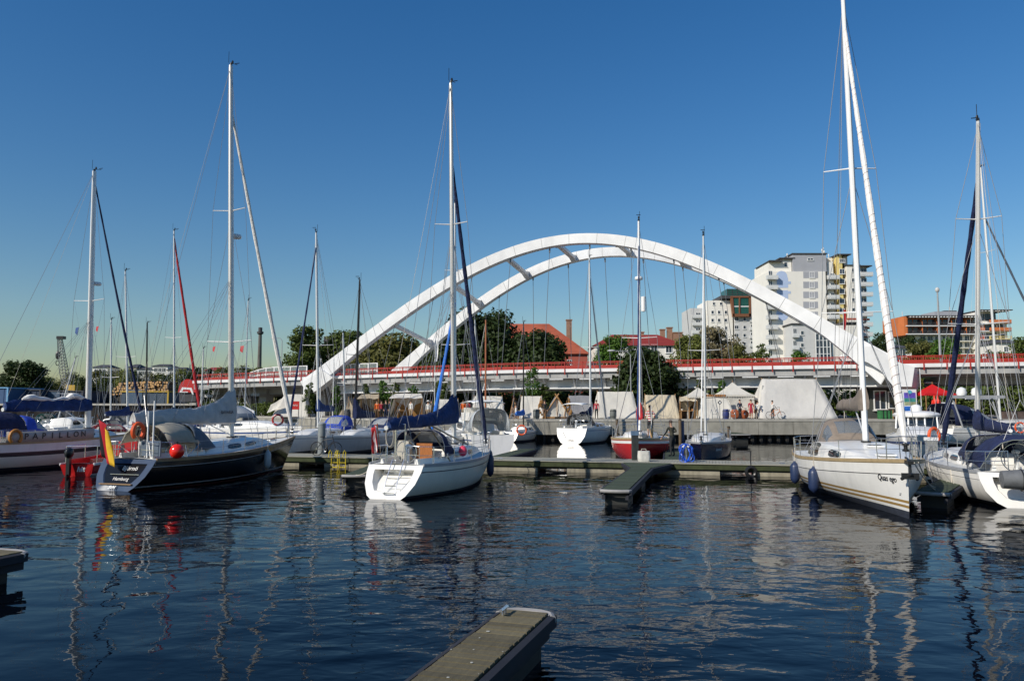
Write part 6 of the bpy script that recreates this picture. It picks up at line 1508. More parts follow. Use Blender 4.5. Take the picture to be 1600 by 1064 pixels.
def ridge_tent(label, px0, px1, ytop, D, depth, along='x', rin=.35, m=canvas, door=None, rz=0, wall=.0, group=GT, wood=False, ov=.0):
    x0, x1 = on_quay(px0, D), on_quay(px1, D); w = x1 - x0; h = at((px0 + px1) / 2, ytop, D + depth / 2).z - QZ
    t = thing('canvas_tent', label, 'tent', ((x0 + x1) / 2, D + depth / 2, QZ), rz, group); W2, d2 = w / 2, depth / 2; sd = (px0 * 7) % 5
    o = []
    if along == 'x':
        r = W2 - rin
        S_ = [((-W2, -d2, wall), (W2, -d2, wall), (r, 0, h), (-r, 0, h)), ((W2, d2, wall), (-W2, d2, wall), (-r, 0, h), (r, 0, h)), ((W2, -d2, wall), (W2, d2, wall), (r, .02, h), (r, -.02, h)), ((-W2, d2, wall), (-W2, -d2, wall), (-r, -.02, h), (-r, .02, h))]
        names = ['roof_panel', 'roof_panel', 'end_panel', 'end_panel']; poles = [(-r, 0), (r, 0)]
    else:
        r = d2 - rin
        S_ = [((-W2, d2, wall), (-W2, -d2, wall), (0, -r, h), (0, r, h)), ((W2, -d2, wall), (W2, d2, wall), (0, r, h), (0, -r, h)), ((-W2 * .97, -d2 + .03, wall), (W2 * .97, -d2 + .03, wall), (.03, -r + .03, h * .98), (-.03, -r + .03, h * .98)), ((W2, d2, wall), (-W2, d2, wall), (-.02, r, h), (.02, r, h))]
        names = ['roof_panel', 'roof_panel', 'front_panel', 'end_panel']; poles = [(0, -r), (0, r)]
    for i, (q, nm) in enumerate(zip(S_, names)):
        mm = door if (door is not None and nm == 'front_panel') else m
        b = MB(); sheet(b, *q, sag=.13, seed=i + sd); ob = b.build(nm, mm, t, fix=False)
        md = ob.modifiers.new('thickness', 'SOLIDIFY'); md.thickness = .015
        if wall:
            b = MB(); a_, b_ = Vector(q[0]), Vector(q[1]); sheet(b, (a_.x, a_.y, 0), (b_.x, b_.y, 0), b_, a_, sag=.02, seed=i); b.build('side_wall', m, t, fix=False)
    b = MB()
    for x, y in poles: b = MB(); b.tube([(x, y, 0), (x, y, h + .12)], .035, n=6); b.build('pole', tpole, t)
    if wood and along != 'x':
        for s_ in (1, -1): b = MB(); b.tube([(s_ * W2 * 1.03, -d2 - .04, 0), (-s_ * .18, -r - .05, h + .28)], .075, n=6); b.build('gable_board', tpole, t)
        b = MB(); b.box((0, -d2 - .02, .12), (w * .95, .08, .14)); b.build('sill_board', tpole, t, smooth=False)
    return t
def awning_tent(label, px0, px1, ytop, D, depth, m=canvas, im=None, rz=0, low=.55, gear=True):
    x0, x1 = on_quay(px0, D), on_quay(px1, D); w = x1 - x0; h = at((px0 + px1) / 2, ytop, D + depth * .4).z - QZ; W2, d2 = w / 2, depth / 2
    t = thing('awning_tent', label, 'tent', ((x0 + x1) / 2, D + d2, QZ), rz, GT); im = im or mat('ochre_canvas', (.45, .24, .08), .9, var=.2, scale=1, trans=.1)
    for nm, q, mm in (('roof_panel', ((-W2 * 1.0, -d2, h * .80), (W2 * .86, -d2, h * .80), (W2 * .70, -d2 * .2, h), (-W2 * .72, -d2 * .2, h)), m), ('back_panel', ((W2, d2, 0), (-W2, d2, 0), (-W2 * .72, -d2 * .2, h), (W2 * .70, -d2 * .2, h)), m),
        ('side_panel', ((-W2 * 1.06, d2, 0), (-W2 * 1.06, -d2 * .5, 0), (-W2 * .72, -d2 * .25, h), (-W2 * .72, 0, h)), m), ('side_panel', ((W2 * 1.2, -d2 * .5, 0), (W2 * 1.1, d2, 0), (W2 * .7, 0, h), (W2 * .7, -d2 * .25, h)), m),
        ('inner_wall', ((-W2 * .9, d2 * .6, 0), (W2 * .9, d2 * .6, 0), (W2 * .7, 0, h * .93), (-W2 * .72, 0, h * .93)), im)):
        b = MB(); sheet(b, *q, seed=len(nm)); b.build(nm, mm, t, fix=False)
    b = MB()
    for x, y, z in ((-W2 * .95, -d2, h * .8), (W2 * .84, -d2, h * .8), (-W2 * .72, -d2 * .2, h), (W2 * .7, -d2 * .2, h)): b = MB(); b.tube([(x, y, 0), (x, y, z + .05)], .035, n=6); b.build('pole', tpole, t)
    return t
def pavilion(label, px0, px1, ytop, yeave, D, m=canvas, walls=True, open_front=False, group='peaked pavilions in the camp', cat='pavilion'):
    x0, x1 = on_quay(px0, D), on_quay(px1, D); w = x1 - x0; t = thing('pavilion', label, cat, ((x0 + x1) / 2, D + w / 2, QZ), 0, group)
    h = at(px0, ytop, D + w / 2).z - QZ; e = at(px0, yeave, D).z - QZ; W2 = w / 2; C = [(-W2, -W2), (W2, -W2), (W2, W2), (-W2, W2)]
    for i in range(4):
        a, b_ = C[i], C[(i + 1) % 4]; mb = MB(); P = []
        for k in range(9):
            v = k / 8; f = (1 - v) ** 1.0; z = e + (h - e) * (v ** 1.35); P.append([(a[0] * f + (b_[0] - a[0]) * f * u_, a[1] * f + (b_[1] - a[1]) * f * u_, z - .04 * math.sin(PI * u_) * (1 - v)) for u_ in [q / 6 for q in range(7)]])
        mb.grid(P); mb.build('roof_panel', m, t, fix=False)
        if walls and not (open_front and i == 0): mb = MB(); sheet(mb, (a[0], a[1], 0), (b_[0], b_[1], 0), (b_[0] * .96, b_[1] * .96, e), (a[0] * .96, a[1] * .96, e), fold=.05, seed=i); mb.build('wall_panel', m, t, fix=False)
        mb = MB(); k = 14
        for q in range(k):
            u0, u1 = q / k, (q + 1) / k; A_ = Vector((*a, 0)); B_ = Vector((*b_, 0)); p0 = A_.lerp(B_, u0) * 1.01; p1 = A_.lerp(B_, u1) * 1.01
            mb.quad(p0 + Vector((0, 0, e + .02)), p1 + Vector((0, 0, e + .02)), p1 + Vector((0, 0, e - .12)), (p0 + p1) / 2 + Vector((0, 0, e - .2)), p0 + Vector((0, 0, e - .12)))
        mb.build('valance', m, t, fix=False)
    mb = MB()
    for x, y in C: mb = MB(); mb.tube([(x * .95, y * .95, 0), (x * .95, y * .95, e)], .04, n=6); mb.build('pole', tpole, t)
    mb = MB(); mb.tube([(0, 0, h - .6), (0, 0, h + .2)], .03, n=6); mb.build('finial_pole', tpole, t); return t
t = ridge_tent('white tent with hanging side flap, leftmost of the camp, beside the red sign', 424, 482, 616, 84, 3.4, 'x', .9)
b = MB(); sheet(b, (-2.4, -1.9, .4), (-1.0, -1.9, 1.0), (-.9, -1.6, 2.0), (-2.1, -1.6, 1.3)); b.build('hanging_flap', canvas, t, fix=False)
t = thing('red_sign', 'red square information sign on two legs in front of the leftmost tent', 'sign', (on_quay(461, 80), 80, QZ)); b = MB(); b.box((0, 0, 1.25), (.85, .05, .85)); b.build('board', mat('sign_red', (.5, .015, .01), .5), t, smooth=False)
text('lettering', 'INFO', .24, 'sail', t, (0, -.035, 1.25), (1, 0, 0), (0, 0, 1))
for x in (-.35, .35): b = MB(); b.box((x, .04, .62), (.06, .06, 1.24)); b.build('leg', darkr, t, smooth=False)
ridge_tent('beige tent with slanting pole between the two pale flagpoles and the black mast', 527, 560, 622, 78, 3.2, 'y', .3, canvasb, door=canvasb)
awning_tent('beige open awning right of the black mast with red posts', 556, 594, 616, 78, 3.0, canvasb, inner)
awning_tent('white open awning tent with ochre lining above the blue boom cover', 606, 664, 615, 77, 3.4)
ridge_tent('small white box shaped tent left of the central mast', 682, 716, 624, 76, 2.2, 'x', .1, wall=.9)
ridge_tent('white tent with upright end right of the central mast', 734, 790, 619, 74, 3.0, 'x', .35)
ridge_tent('white tent left of the wood framed tent', 812, 850, 619, 74, 3.0, 'x', .15)
ridge_tent('small A shaped tent with crossed wooden gable boards and grey side', 848, 893, 620, 73, 3.4, 'y', .1, canvasg, door=canvas, wood=True)
ridge_tent('low grey tent behind the navy covered boom of the white sailboat', 886, 930, 618, 75.5, 3.0, 'x', .3, canvasg, wood=False)
ridge_tent('large plain white tent left of the mast of the red boat', 930, 999, 612, 72.5, 3.2, 'x', .38)
t = ridge_tent('cream tent with vertical folds and red brown end flap', 1011, 1062, 617, 72.5, 3.0, 'x', .08, canvas2)
b = MB(); sheet(b, (1.52, -1.45, 0), (1.8, -.2, 0), (1.5, 0, 2.0), (1.4, -.1, 2.05)); b.build('end_flap', mat('red_brown_cloth', (.22, .05, .03), .9, var=.3), t, fix=False)
pavilion('small peaked pavilion left of the ornament banded tent', 1076, 1116, 605, 619, 73.5, open_front=True)
pavilion('tall peaked white pavilion behind the people on the quay', 1126, 1180, 597, 617, 74)
t = ridge_tent('white tent with orange patterned band and black diamond sign', 1096, 1150, 621, 72, 2.6, 'x', .42)
zt = at(1122, 618, 73.3).z - QZ
b = MB(); b.box((0, -.12, zt), (2.0, .05, .2)); b.build('patterned_band', mat('band_orange', (.42, .18, .05), .8), t, smooth=False)
b = MB()
for i in range(9): x = -.9 + i * .225; b.prism([(x, -.155, zt), (x + .07, -.155, zt + .07), (x + .14, -.155, zt), (x + .07, -.155, zt - .07)], (0, .012, 0))
b.build('band_pattern', 'black', t, smooth=False)
b = MB(); b.tube([(.05, -1.5, 0), (.05, -1.5, 1.55)], .025, n=5); b.prism([(.05 + .21 * math.cos(q), -1.54, 1.5 + .21 * math.sin(q)) for q in [PI / 2 * i for i in range(4)]], (0, .03, 0)); b.build('diamond_sign', 'black', t, smooth=False)
b = MB(); b.prism([(.05 + .11 * math.cos(q), -1.56, 1.5 + .11 * math.sin(q)) for q in [PI / 2 * i for i in range(4)]], (0, .015, 0)); b.build('sign_centre', 'white', t, smooth=False)
t = ridge_tent('largest white tent with broad panelled side, behind the big white yacht', 1186, 1310, 592, 72, 4.6, 'x', 1.05, mat('pale_grey_canvas', (.56, .54, .50), .9, var=.07, scale=.5, bump=.7, bscale=.9, bdist=.14, stain=.15))
b = MB(); b.tube([(-3.55, -1.55, 0.0), (-2.7, -.35, 3.1)], .16, n=8); b.build('rolled_flap', canvas, t)
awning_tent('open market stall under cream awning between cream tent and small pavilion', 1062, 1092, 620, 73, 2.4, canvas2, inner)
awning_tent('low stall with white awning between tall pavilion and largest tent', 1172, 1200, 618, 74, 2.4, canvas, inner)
# camp furniture
def table(label, px, D, where, w=1.4, cloth=None):
    t = thing('camp_table', label, 'table', (on_quay(px, D), D, QZ), 0, 'tables and racks in the camp'); b = MB(); b.box((0, 0, .74), (w, .7, .05)); b.build('tabletop', cloth or tpole, t, smooth=False)
    for sx in (-1, 1):
        for sy in (-1, 1): b = MB(); b.box((sx * (w / 2 - .08), sy * .28, .36), (.06, .06, .71)); b.build('leg', tpole, t, smooth=False)
    for i in (0, 3):
        q = thing('basket', ('small orange brown basket' if i % 2 else 'small pale basket') + ' on the camp table ' + where, 'basket', (on_quay(px, D) - w * .35 + i * w * .23, D, QZ + .765), 0, 'baskets and jars on the camp tables'); b = MB(); b.lathe([(.07, 0), (.10, .1), (.09, .16), (.075, .16), (.07, .05)], n=10); b.build('body', mat('basket_a' if i % 2 else 'basket_b', (.45, .2, .06) if i % 2 else (.55, .5, .42), .8, var=.3), q)
table('wooden camp table in the open stall right of the cream tent', 1074, 72.2, 'in the open stall'); table('camp table inside the ochre lined awning tent', 632, 78.6, 'inside the ochre lined awning'); table('camp table beside the people in front of the tall pavilion', 1150, 73, 'by the tall pavilion')
def barrel(label, px, D, m):
    t = thing('barrel', label, 'barrel', (on_quay(px, D), D, QZ), 0, 'barrels and bins along the quay edge'); b = MB(); b.lathe([(.24, 0), (.30, .25), (.31, .45), (.29, .7), (.24, .9)], n=14); b.build('body', m, t)
    b = MB()
    for z in (.2, .7): b.lathe([(.305, z), (.305, z + .05)], n=14)
    b.build('hoop', darkc, t)
barrel('dark metal bin on the quay left of the black mast boom', 543, 71.8, darkr); barrel('dark bin at the corner of the white tent left of the wood framed tent', 838, 70.9, mat('bin_grey', (.12, .13, .12), .6)); barrel('blue bin on the quay in front of the diamond sign tent', 1134, 70.9, mat('bin_blue', (.02, .03, .14), .5)); barrel('grey bin at the corner of the large plain white tent', 958, 70.9, mat('bin_grey', (.12, .13, .12), .6))
for px, D, r, lab in ((1148, 72, .45, 'round red brown shield leaning by the ornament banded tent'), (1163, 72.3, .42, 'round brown shield left of the person in red')):
    t = thing('shield', lab, 'shield', (on_quay(px, D), D, QZ + r)); b = MB(); b.ball((0, 0, 0), (r, .09, r), n=16); b.build('face', mat('shield_red', (.35, .09, .03), .7, var=.3), t); b = MB(); b.ball((0, -.09, 0), (.09, .06, .09)); b.build('boss', 'steel', t)
# fur and gear bundles hung on the wood framed tents
for px, D, lab, mm in ((845, 72.6, 'brown fur bundles hanging on the frame left of the wood framed tent', (.25, .13, .04)), (888, 73.0, 'brown bundles on the slanting frame right of the wood framed tent', (.28, .15, .05)), (803, 73.2, 'tangle of gear and cloth between two white tents', (.20, .12, .07))):
    t = thing('gear_rack', lab, 'gear rack', (on_quay(px, D), D, QZ)); b = MB(); b.tube([(-.45, 0, 0), (0, 0, 2.0)], .04); b.tube([(.45, 0, 0), (0, 0, 2.0)], .04); b.build('frame', tpole, t); gr = random.Random(px); b = MB()
    for i in range(14): z = gr.uniform(.3, 1.8); b.ball((gr.uniform(-.42, .42) * (1 - z / 2.4), gr.uniform(-.15, .15), z), (gr.uniform(.08, .16), .1, gr.uniform(.1, .22)), n=7, k=5)
    b.build('bundles', mat('bundle_%d' % px, mm, .95, var=.5, scale=6), t)
# flagpoles
def fpole(label, px, ytop, ybase, D, r=.05, flagm=None):
    p = at(px, ytop, D); t = thing('flagpole', label, 'flagpole', (p.x, D, QZ)); h = p.z - QZ; b = MB(); b.tube([(0, 0, 0), (0, 0, h)], [r, r * .7], n=8); b.ball((0, 0, h), r * 1.3, n=6, k=5); b.build('pole', 'white', t)
    if flagm: b = MB(); sheet(b, (.02, 0, h - 2.4), (.25, .1, h - 2.2), (.35, 0, h - .2), (.02, 0, h - .1), seed=2); b.build('flag', flagm, t, fix=False)
fpole('left one of two white poles in front of the arch foot', 501.5, 561, 640, 82); fpole('right one of two white poles in front of the arch foot', 521.5, 562, 640, 82)
fpole('pole with white and red flag above the white awning tent', 680, 530, 640, 79, .035, 'white'); fpole('white pole with red flag in front of the hotel, right of the white tower', 1317, 482, 640, 79, .03, 'redstripe')
# red marquee, info board, huts on the right
t = pavilion('bright red marquee with white banner right of the bridge end', 1447, 1496, 600, 615, 70.4, mat('marquee_red', (.62, .012, .015), .6, var=.06, trans=.1), walls=False, cat='marquee', group=None)
t = thing('banner', 'white banner with blue emblem hanging under the red marquee', 'banner', (on_quay(1482, 70.2), 70.2, QZ + .9)); b = MB(); b.box((0, 0, .3), (1.2, .03, .62)); b.build('cloth', 'white', t, smooth=False)
b = MB(); b.prism([(-.36 + .17 * math.cos(q), -.03, .33 + .17 * math.sin(q)) for q in [2 * PI * i / 14 for i in range(14)]], (0, .012, 0)); b.build('emblem', palebl, t, smooth=False)
b = MB(); b.box((.2, -.025, .42), (.55, .012, .05)); b.box((.22, -.025, .28), (.45, .012, .04)); b.box((0, -.025, .06), (1.0, .012, .05)); b.build('text_lines', 'darkstripe', t, smooth=False)
t = thing('information_board', 'tall white framed board with blue and purple picture beside the white furled jib', 'information board', (on_quay(1421, 71.5), 71.5, QZ)); b = MB(); b.box((0, 0, 1.35), (1.35, .12, 2.7)); b.build('frame', 'white', t, smooth=False)
for nm, z0, z1, c in (('blue_panel', .15, 1.15, (.02, .13, .50)), ('picture_lower', 1.25, 1.55, (.35, .38, .22)), ('picture_middle', 1.55, 1.9, (.05, .25, .22)), ('picture_upper', 1.9, 2.4, (.12, .08, .45))): b = MB(); b.box((.05, -.07, (z0 + z1) / 2), (1.05, .02, z1 - z0)); b.build(nm, mat('board_' + nm, c, .5, var=.5, scale=3), t, smooth=False)
b = MB(); b.prism([(.05 + .2 * math.cos(q), -.10, 2.45 + .17 * math.sin(q)) for q in [2 * PI * i / 14 for i in range(14)]], (0, .012, 0)); b.build('round_emblem', mat('emblem_cyan', (.1, .45, .6), .5), t, smooth=False)
t = thing('glazed_hut', 'small dark hut with white framed windows under the right bridge end', 'hut', (on_quay(1364, 76), 76, QZ)); b = MB(); b.box((1.35, 1.5, 1.45), (3.2, 3, 2.9)); b.build('wall', mat('hut_dark', (.05, .055, .05), .8), t, smooth=False); window_mesh(1.25, 1.9, 2, t, (.7, -.04, 1.75)); window_mesh(1.35, 1.7, 1, t, (2.15, -.04, 1.75))
b = MB(); b.box((1.35, 1.4, 3.0), (3.6, 3.4, .16)); b.build('roof', plg, t, smooth=False)
for px, D, w, h, c, lab in ((1385, 71.6, 1.3, .8, (.03, .16, .05), 'green container on the quay behind the big white yacht'), (1400, 71.5, 1.0, .9, (.26, .16, .08), 'brown wooden crate right of the green container'), (1449, 71.8, 2.2, .8, (.30, .19, .05), 'ochre covered stack behind the round roofed motor boat'), (1590, 72, 3, .7, (.10, .07, .06), 'dark planter box at the right edge of the quay')):
    t = thing('crate', lab, 'crate', (on_quay(px, D), D, QZ)); b = MB(); b.box((0, 0, h / 2), (w, .8, h)); b.build('body', mat('crate_%d' % px, c, .8, var=.3), t, smooth=False); b = MB()
    for i in range(4): b.box((-w / 2 + w * (i + .5) / 4, -.42, h / 2), (.07, .05, h + .03))
    b.box((0, 0, h + .02), (w + .08, .88, .05)); b.build('battens', darkc, t, smooth=False)

# ================================================================ people and bicycles
skin = mat('skin', (.50, .29, .19), .6, var=.06)
def cloth(nm, c): return mat('cloth_' + nm, c, .9, var=.15, scale=9, bump=.3, bscale=12)
def striped():
    m = mat('cloth_striped', (.7, .7, .68), .9); nt = m.node_tree; N = nt.nodes; L = nt.links
    tc = N.new('ShaderNodeTexCoord'); wv = N.new('ShaderNodeTexWave'); wv.bands_direction = 'Z'; wv.inputs['Scale'].default_value = 2.4; wv.inputs['Distortion'].default_value = .3
    rp = N.new('ShaderNodeValToRGB'); rp.color_ramp.interpolation = 'CONSTANT'; rp.color_ramp.elements[0].color = (.45, .02, .03, 1); rp.color_ramp.elements[1].position = .5; rp.color_ramp.elements[1].color = (.72, .70, .68, 1)
    L.new(tc.outputs['Object'], wv.inputs[0]); L.new(wv.outputs[0], rp.inputs[0]); L.new(rp.outputs[0], N['Principled BSDF'].inputs['Base Color']); return m
def person(label, p, rz, shirt, legs, hairc=(.05, .03, .02), h=1.75, pose='stand', short=False, shorts=False, hat=None, hands=None, lean=0.0, twist=0.0, holds=None, female=False, group=None):
    """one continuous skinned body facing local +y"""
    k = h / 1.75; J = {}; hipz = .92
    if pose == 'sit': hipz = .46
    if pose == 'crouch': hipz = .42
    sw = .19 if not female else .17
    J['pelvis'] = (0, 0, hipz); J['waist'] = (0, lean * .25, hipz + .18); J['chest'] = (0, lean * .62, hipz + .40); J['neck'] = (0, lean * .82, hipz + .56); J['head0'] = (0, lean * .9 + .01, hipz + .64); J['head1'] = (0, lean * .98 + .015, hipz + .76)
    up = {}
    hd = hands or ((-.235, .09, hipz - .08), (.235, .05, hipz - .10))
    for i, sx in enumerate((-1, 1)):
        n = 'LR'[i]; sh = Vector((sx * sw, lean * .74, hipz + .50)); H = Vector(hd[i]); mid = (sh + H) / 2; d = H - sh; ll = d.length; off = math.sqrt(max(.0025, .29 ** 2 - min(ll / 2, .285) ** 2))
        el = mid + Vector((sx * .22, -.9, -.35)).normalized() * off; J['sh' + n] = sh; J['el' + n] = el; J['wr' + n] = H
        dn = (H - el).normalized(); J['pa' + n] = H + dn * .075
        if pose == 'stand': kn, an, to = Vector((sx * .10, .02 + (.03 if sx > 0 else 0), .49)), Vector((sx * .11, -.02 + twist * sx, .08)), Vector((sx * .13, .14 + twist * sx, .035))
        elif pose == 'walk': kn, an, to = Vector((sx * .09, .10 * sx + .04, .49)), Vector((sx * .09, .22 * sx - .06, .09)), Vector((sx * .10, .22 * sx + .10, .04))
        elif pose == 'crouch': kn, an, to = Vector((sx * .16, .36, .46)), Vector((sx * .13, .06, .08)), Vector((sx * .15, .24, .035))
        else: kn, an, to = Vector((sx * .12, .42, .47)), Vector((sx * .12, .44, .08)), Vector((sx * .13, .60, .035))
        J['hp' + n] = Vector((sx * .09, 0, hipz - .04)); J['kn' + n] = kn; J['an' + n] = an; J['to' + n] = to
    R_ = dict(pelvis=.125, waist=.112, chest=.135, neck=.055, head0=.075, head1=.088, sh=.062, el=.042, wr=.030, pa=.034, hp=.095, kn=.06, an=.042, to=.035)
    names = list(J); E_ = [('pelvis', 'waist'), ('waist', 'chest'), ('chest', 'neck'), ('neck', 'head0'), ('head0', 'head1')]
    for n in 'LR': E_ += [('chest', 'sh' + n), ('sh' + n, 'el' + n), ('el' + n, 'wr' + n), ('wr' + n, 'pa' + n), ('pelvis', 'hp' + n), ('hp' + n, 'kn' + n), ('kn' + n, 'an' + n), ('an' + n, 'to' + n)]
    V = [Vector(J[n]) for n in names]; E2 = [(names.index(a), names.index(b)) for a, b in E_]; rad = [R_[n if n in R_ else n[:2]] for n in names]; seg = [(a, b) for a, b in E_]
    reg = {'pelvis': 2, 'waist': 1, 'chest': 1, 'neck': 0, 'head0': 0, 'head1': 0, 'sh': 1, 'el': 1, 'wr': 0 if short else 1, 'pa': 0, 'hp': 2, 'kn': 2, 'an': 0 if shorts else 2, 'to': 3}
    S2 = [(Vector(J[a]), Vector(J[b]), reg[b if b in reg else b[:2]]) for a, b in E_]
    for n, sx in (('L', -1), ('R', 1)):
        pa = Vector(J['pa' + n]); wr = Vector(J['wr' + n]); d = (pa - wr).normalized(); s_ = d.cross(Vector((sx, 0, 0)));
        s_ = s_.normalized() if s_.length > .1 else Vector((0, 1, 0)); cu = s_.cross(d)
        for f in range(4):
            b0 = len(V); o_ = s_ * (-.024 + .016 * f); ln = (.066, .078, .072, .055)[f]
            V += [pa + o_ + d * .02, pa + o_ + d * (.02 + ln * .5) + cu * .006, pa + o_ + d * (.02 + ln) + cu * .022]; rad += [.0095, .0085, .0075]; E2 += [(names.index('pa' + n), b0), (b0, b0 + 1), (b0 + 1, b0 + 2)]; S2 += [(V[b0], V[b0 + 2], 0)]
        b0 = len(V); V += [wr.lerp(pa, .6) + s_ * -.035, wr.lerp(pa, .9) + s_ * -.055 + d * .02]; rad += [.011, .009]; E2 += [(names.index('pa' + n), b0), (b0, b0 + 1)]; S2 += [(V[b0], V[b0 + 1], 0)]
    me = bpy.data.meshes.new('body'); me.from_pydata([v * k for v in V], E2, []); o = bpy.data.objects.new('body', me); COL.objects.link(o)
    sk_ = o.modifiers.new('skin', 'SKIN'); sk_.use_smooth_shade = True
    for i, sv_ in enumerate(me.skin_vertices[0].data): r_ = rad[i] * k; sv_.radius = (r_, r_ * (.78 if names[i:i + 1] and names[i] in ('chest', 'waist', 'pelvis') else 1)); sv_.use_root = (i == 0)
    sb = o.modifiers.new('sub', 'SUBSURF'); sb.levels = 1; sb.render_levels = 1
    bpy.context.view_layer.update(); m2 = bpy.data.meshes.new_from_object(o.evaluated_get(bpy.context.evaluated_depsgraph_get())); bpy.data.objects.remove(o); bpy.data.meshes.remove(me)
    t = thing('person', label, 'person', p, rz, group); ob = bpy.data.objects.new('body', m2); COL.objects.link(ob); ob.parent = t
    m2.materials.clear()
    for q in (skin, shirt, legs, G('black')): m2.materials.append(q)
    for pl in m2.polygons:
        c = pl.center / k; best = None
        for a, b_, rg in S2:
            d = b_ - a; tt = max(0, min(1, (c - a).dot(d) / max(1e-6, d.length_squared))); q = (c - (a + d * tt)).length - (.02 if rg == 0 and (a - b_).length < .12 else 0)
            if best is None or q < best[0]: best = (q, rg)
        rg = best[1]
        if rg in (1, 2) and pose in ('stand', 'walk'): rg = 2 if c.z < hipz + .03 and abs(c.x) < .2 and c.z > .1 and not (best[1] == 1 and abs(c.x) > .19) else rg
        pl.material_index = rg; pl.use_smooth = True
    hc = Vector(J['head1']) * k; hm = mat('hair_%02d' % int(hairc[0] * 99), hairc, .8, var=.3, scale=30)
    b = MB(); b.ball(hc + Vector((0, -.018, .03)) * k, (.094 * k, .098 * k, .088 * k), n=12); 
    if female: b.ball(hc + Vector((0, -.07, -.05)) * k, (.07 * k, .05 * k, .12 * k), n=10)
    b.build('hair', hm, ob)
    b = MB(); b.ball(hc + Vector((0, .095, -.03)) * k, (.013 * k, .02 * k, .02 * k), n=8, k=5)
    for sx in (-1, 1): b.ball(hc + Vector((sx * .09, -.005, -.025)) * k, (.012 * k, .02 * k, .03 * k), n=8, k=5)
    b.build('face', skin, ob)
    b = MB()
    for sx in (-1, 1): b.ball(hc + Vector((sx * .032, .083, -.005)) * k, (.011 * k, .008 * k, .007 * k), n=6, k=4)
    b.box(hc + Vector((0, .088, -.07)) * k, (.04 * k, .008 * k, .008 * k)); b.build('eyes_and_mouth', mat('dark_features', (.08, .03, .03), .6), ob)
    if hat: b = MB(); b.lathe([(.19, .0), (.20, .01), (.10, .03), (.095, .09), (.07, .12), (.01, .13)], hc + Vector((0, -.01, .045)) * k, n=18); b.build('hat', hat, ob)
    return t
def bicycle(label, p, rz, col, group='bicycles on the quay and walkway'):
    t = thing('bicycle', label, 'bicycle', p, rz, group); r = .34; W1, W2_ = Vector((-.53, 0, r)), Vector((.53, 0, r))
    for c in (W1, W2_):
        b = MB(); b.loop([c + Vector((r * math.cos(a), 0, r * math.sin(a))) for a in [2 * PI * i / 28 for i in range(28)]], .022, 0, n=6)
        for i in range(12): a = i * PI / 6; b.tube([c, c + Vector((r * math.cos(a), 0, r * math.sin(a)))], .004, 1, n=3)
        b.tube([c - Vector((0, .04, 0)), c + Vector((0, .04, 0))], .03, 1, n=6); b.build('wheel', ['black', 'steel'], t)
    S_, H_, Bk = Vector((-.18, 0, .88)), Vector((.36, 0, .86)), Vector((-.08, 0, .30)); b = MB()
    for a, c in ((S_, Bk), (Bk, H_ - Vector((-.03, 0, .12))), (S_ - Vector((0, 0, .1)), H_), (Bk, W1), (S_ - Vector((0, 0, .12)), W1), (H_ + Vector((-.02, 0, .1)), W2_)): b.tube([a, c], .02, n=6)
    b.build('frame', col, t); b = MB(); b.ball(S_ + Vector((-.03, 0, .07)), (.15, .08, .035)); b.tube([S_, S_ + Vector((0, 0, .06))], .015); b.build('saddle', 'black', t)
    b = MB(); q = H_ + Vector((-.02, 0, .1)); b.tube([q, q + Vector((.02, 0, .1))], .016); b.tube([q + Vector((-.08, -.28, .12)), q + Vector((.03, -.1, .1)), q + Vector((.03, .1, .1)), q + Vector((-.08, .28, .12))], .014); b.build('handlebar', 'black', t)
    b = MB(); b.loop([Bk + Vector((.09 * math.cos(a), .03, .09 * math.sin(a))) for a in [2 * PI * i / 14 for i in range(14)]], .012, n=5); b.tube([Bk + Vector((-.1, .06, -.13)), Bk + Vector((.1, -.06, .13))], .012); b.build('crank', 'steel', t); return t
CL = {k: cloth(k, v) for k, v in dict(dark=(.02, .022, .025), navy=(.02, .03, .07), red=(.38, .03, .05), white=(.68, .66, .62), olive=(.055, .052, .035), brown=(.12, .07, .04), blue=(.06, .10, .20), grey=(.18, .18, .19), tan=(.35, .27, .17), orange=(.62, .12, .02)).items()}
yy = yred.w(yred.dk(.93, -.35, .03)); yy = at(1023, 690, yy.y); yy.z = 1.25
pd = yred.dk(.86); pr = yred.w((yred.X(.84, 1), .95 * yred.bd(.84) * .8, yred.sh(.84) + .05))
st = person('man in red and white striped shirt standing on the red boat, back turned', pr, 0, striped(), CL['dark'], short=True, shorts=True, hands=((-.26, .20, 1.05), (.24, .24, 1.0)))
t = thing('oar', 'pale wooden paddle standing upright against the back of the striped shirt man', 'paddle', pr + Vector((.02, -.28, 0)), 0); b = MB(); b.tube([(0, 0, .3), (.0, .03, 1.75)], .022, n=6); b.build('shaft', 'sail', t); b = MB(); b.ball((0, 0, .28), (.09, .02, .30), n=12); b.build('blade', mat('paddle_wood', (.5, .3, .12), .6), t)
q = on_z(1051, 713, .5); person('man in dark olive jacket and black trousers standing on the finger dock', (q.x, q.y, .5), R(35), CL['olive'], CL['dark'], (.10, .07, .06), 1.78, hands=((-.32, .36, .95), (.16, .24, 1.18)), lean=.10)
def qp(label, px, D, rz, sh, lg, **k): return person(label, (on_quay(px, D), D, QZ), rz, CL[sh], CL[lg], **k)
qp('person in dark blue standing on the quay in front of the tall pavilion', 1156, 71.6, R(200), 'navy', 'dark', hands=((-.22, .22, 1.05), (.22, .22, 1.05)))
qp('person in red shirt and shorts beside the person in dark blue', 1173.5, 71.8, R(170), 'red', 'red', shorts=True, short=True)
qp('person in white shirt bending forward right of the person in red', 1181, 72.2, R(-60), 'white', 'brown', h=1.6, lean=.28, hands=((-.2, .5, .9), (.2, .5, .85)), short=True)
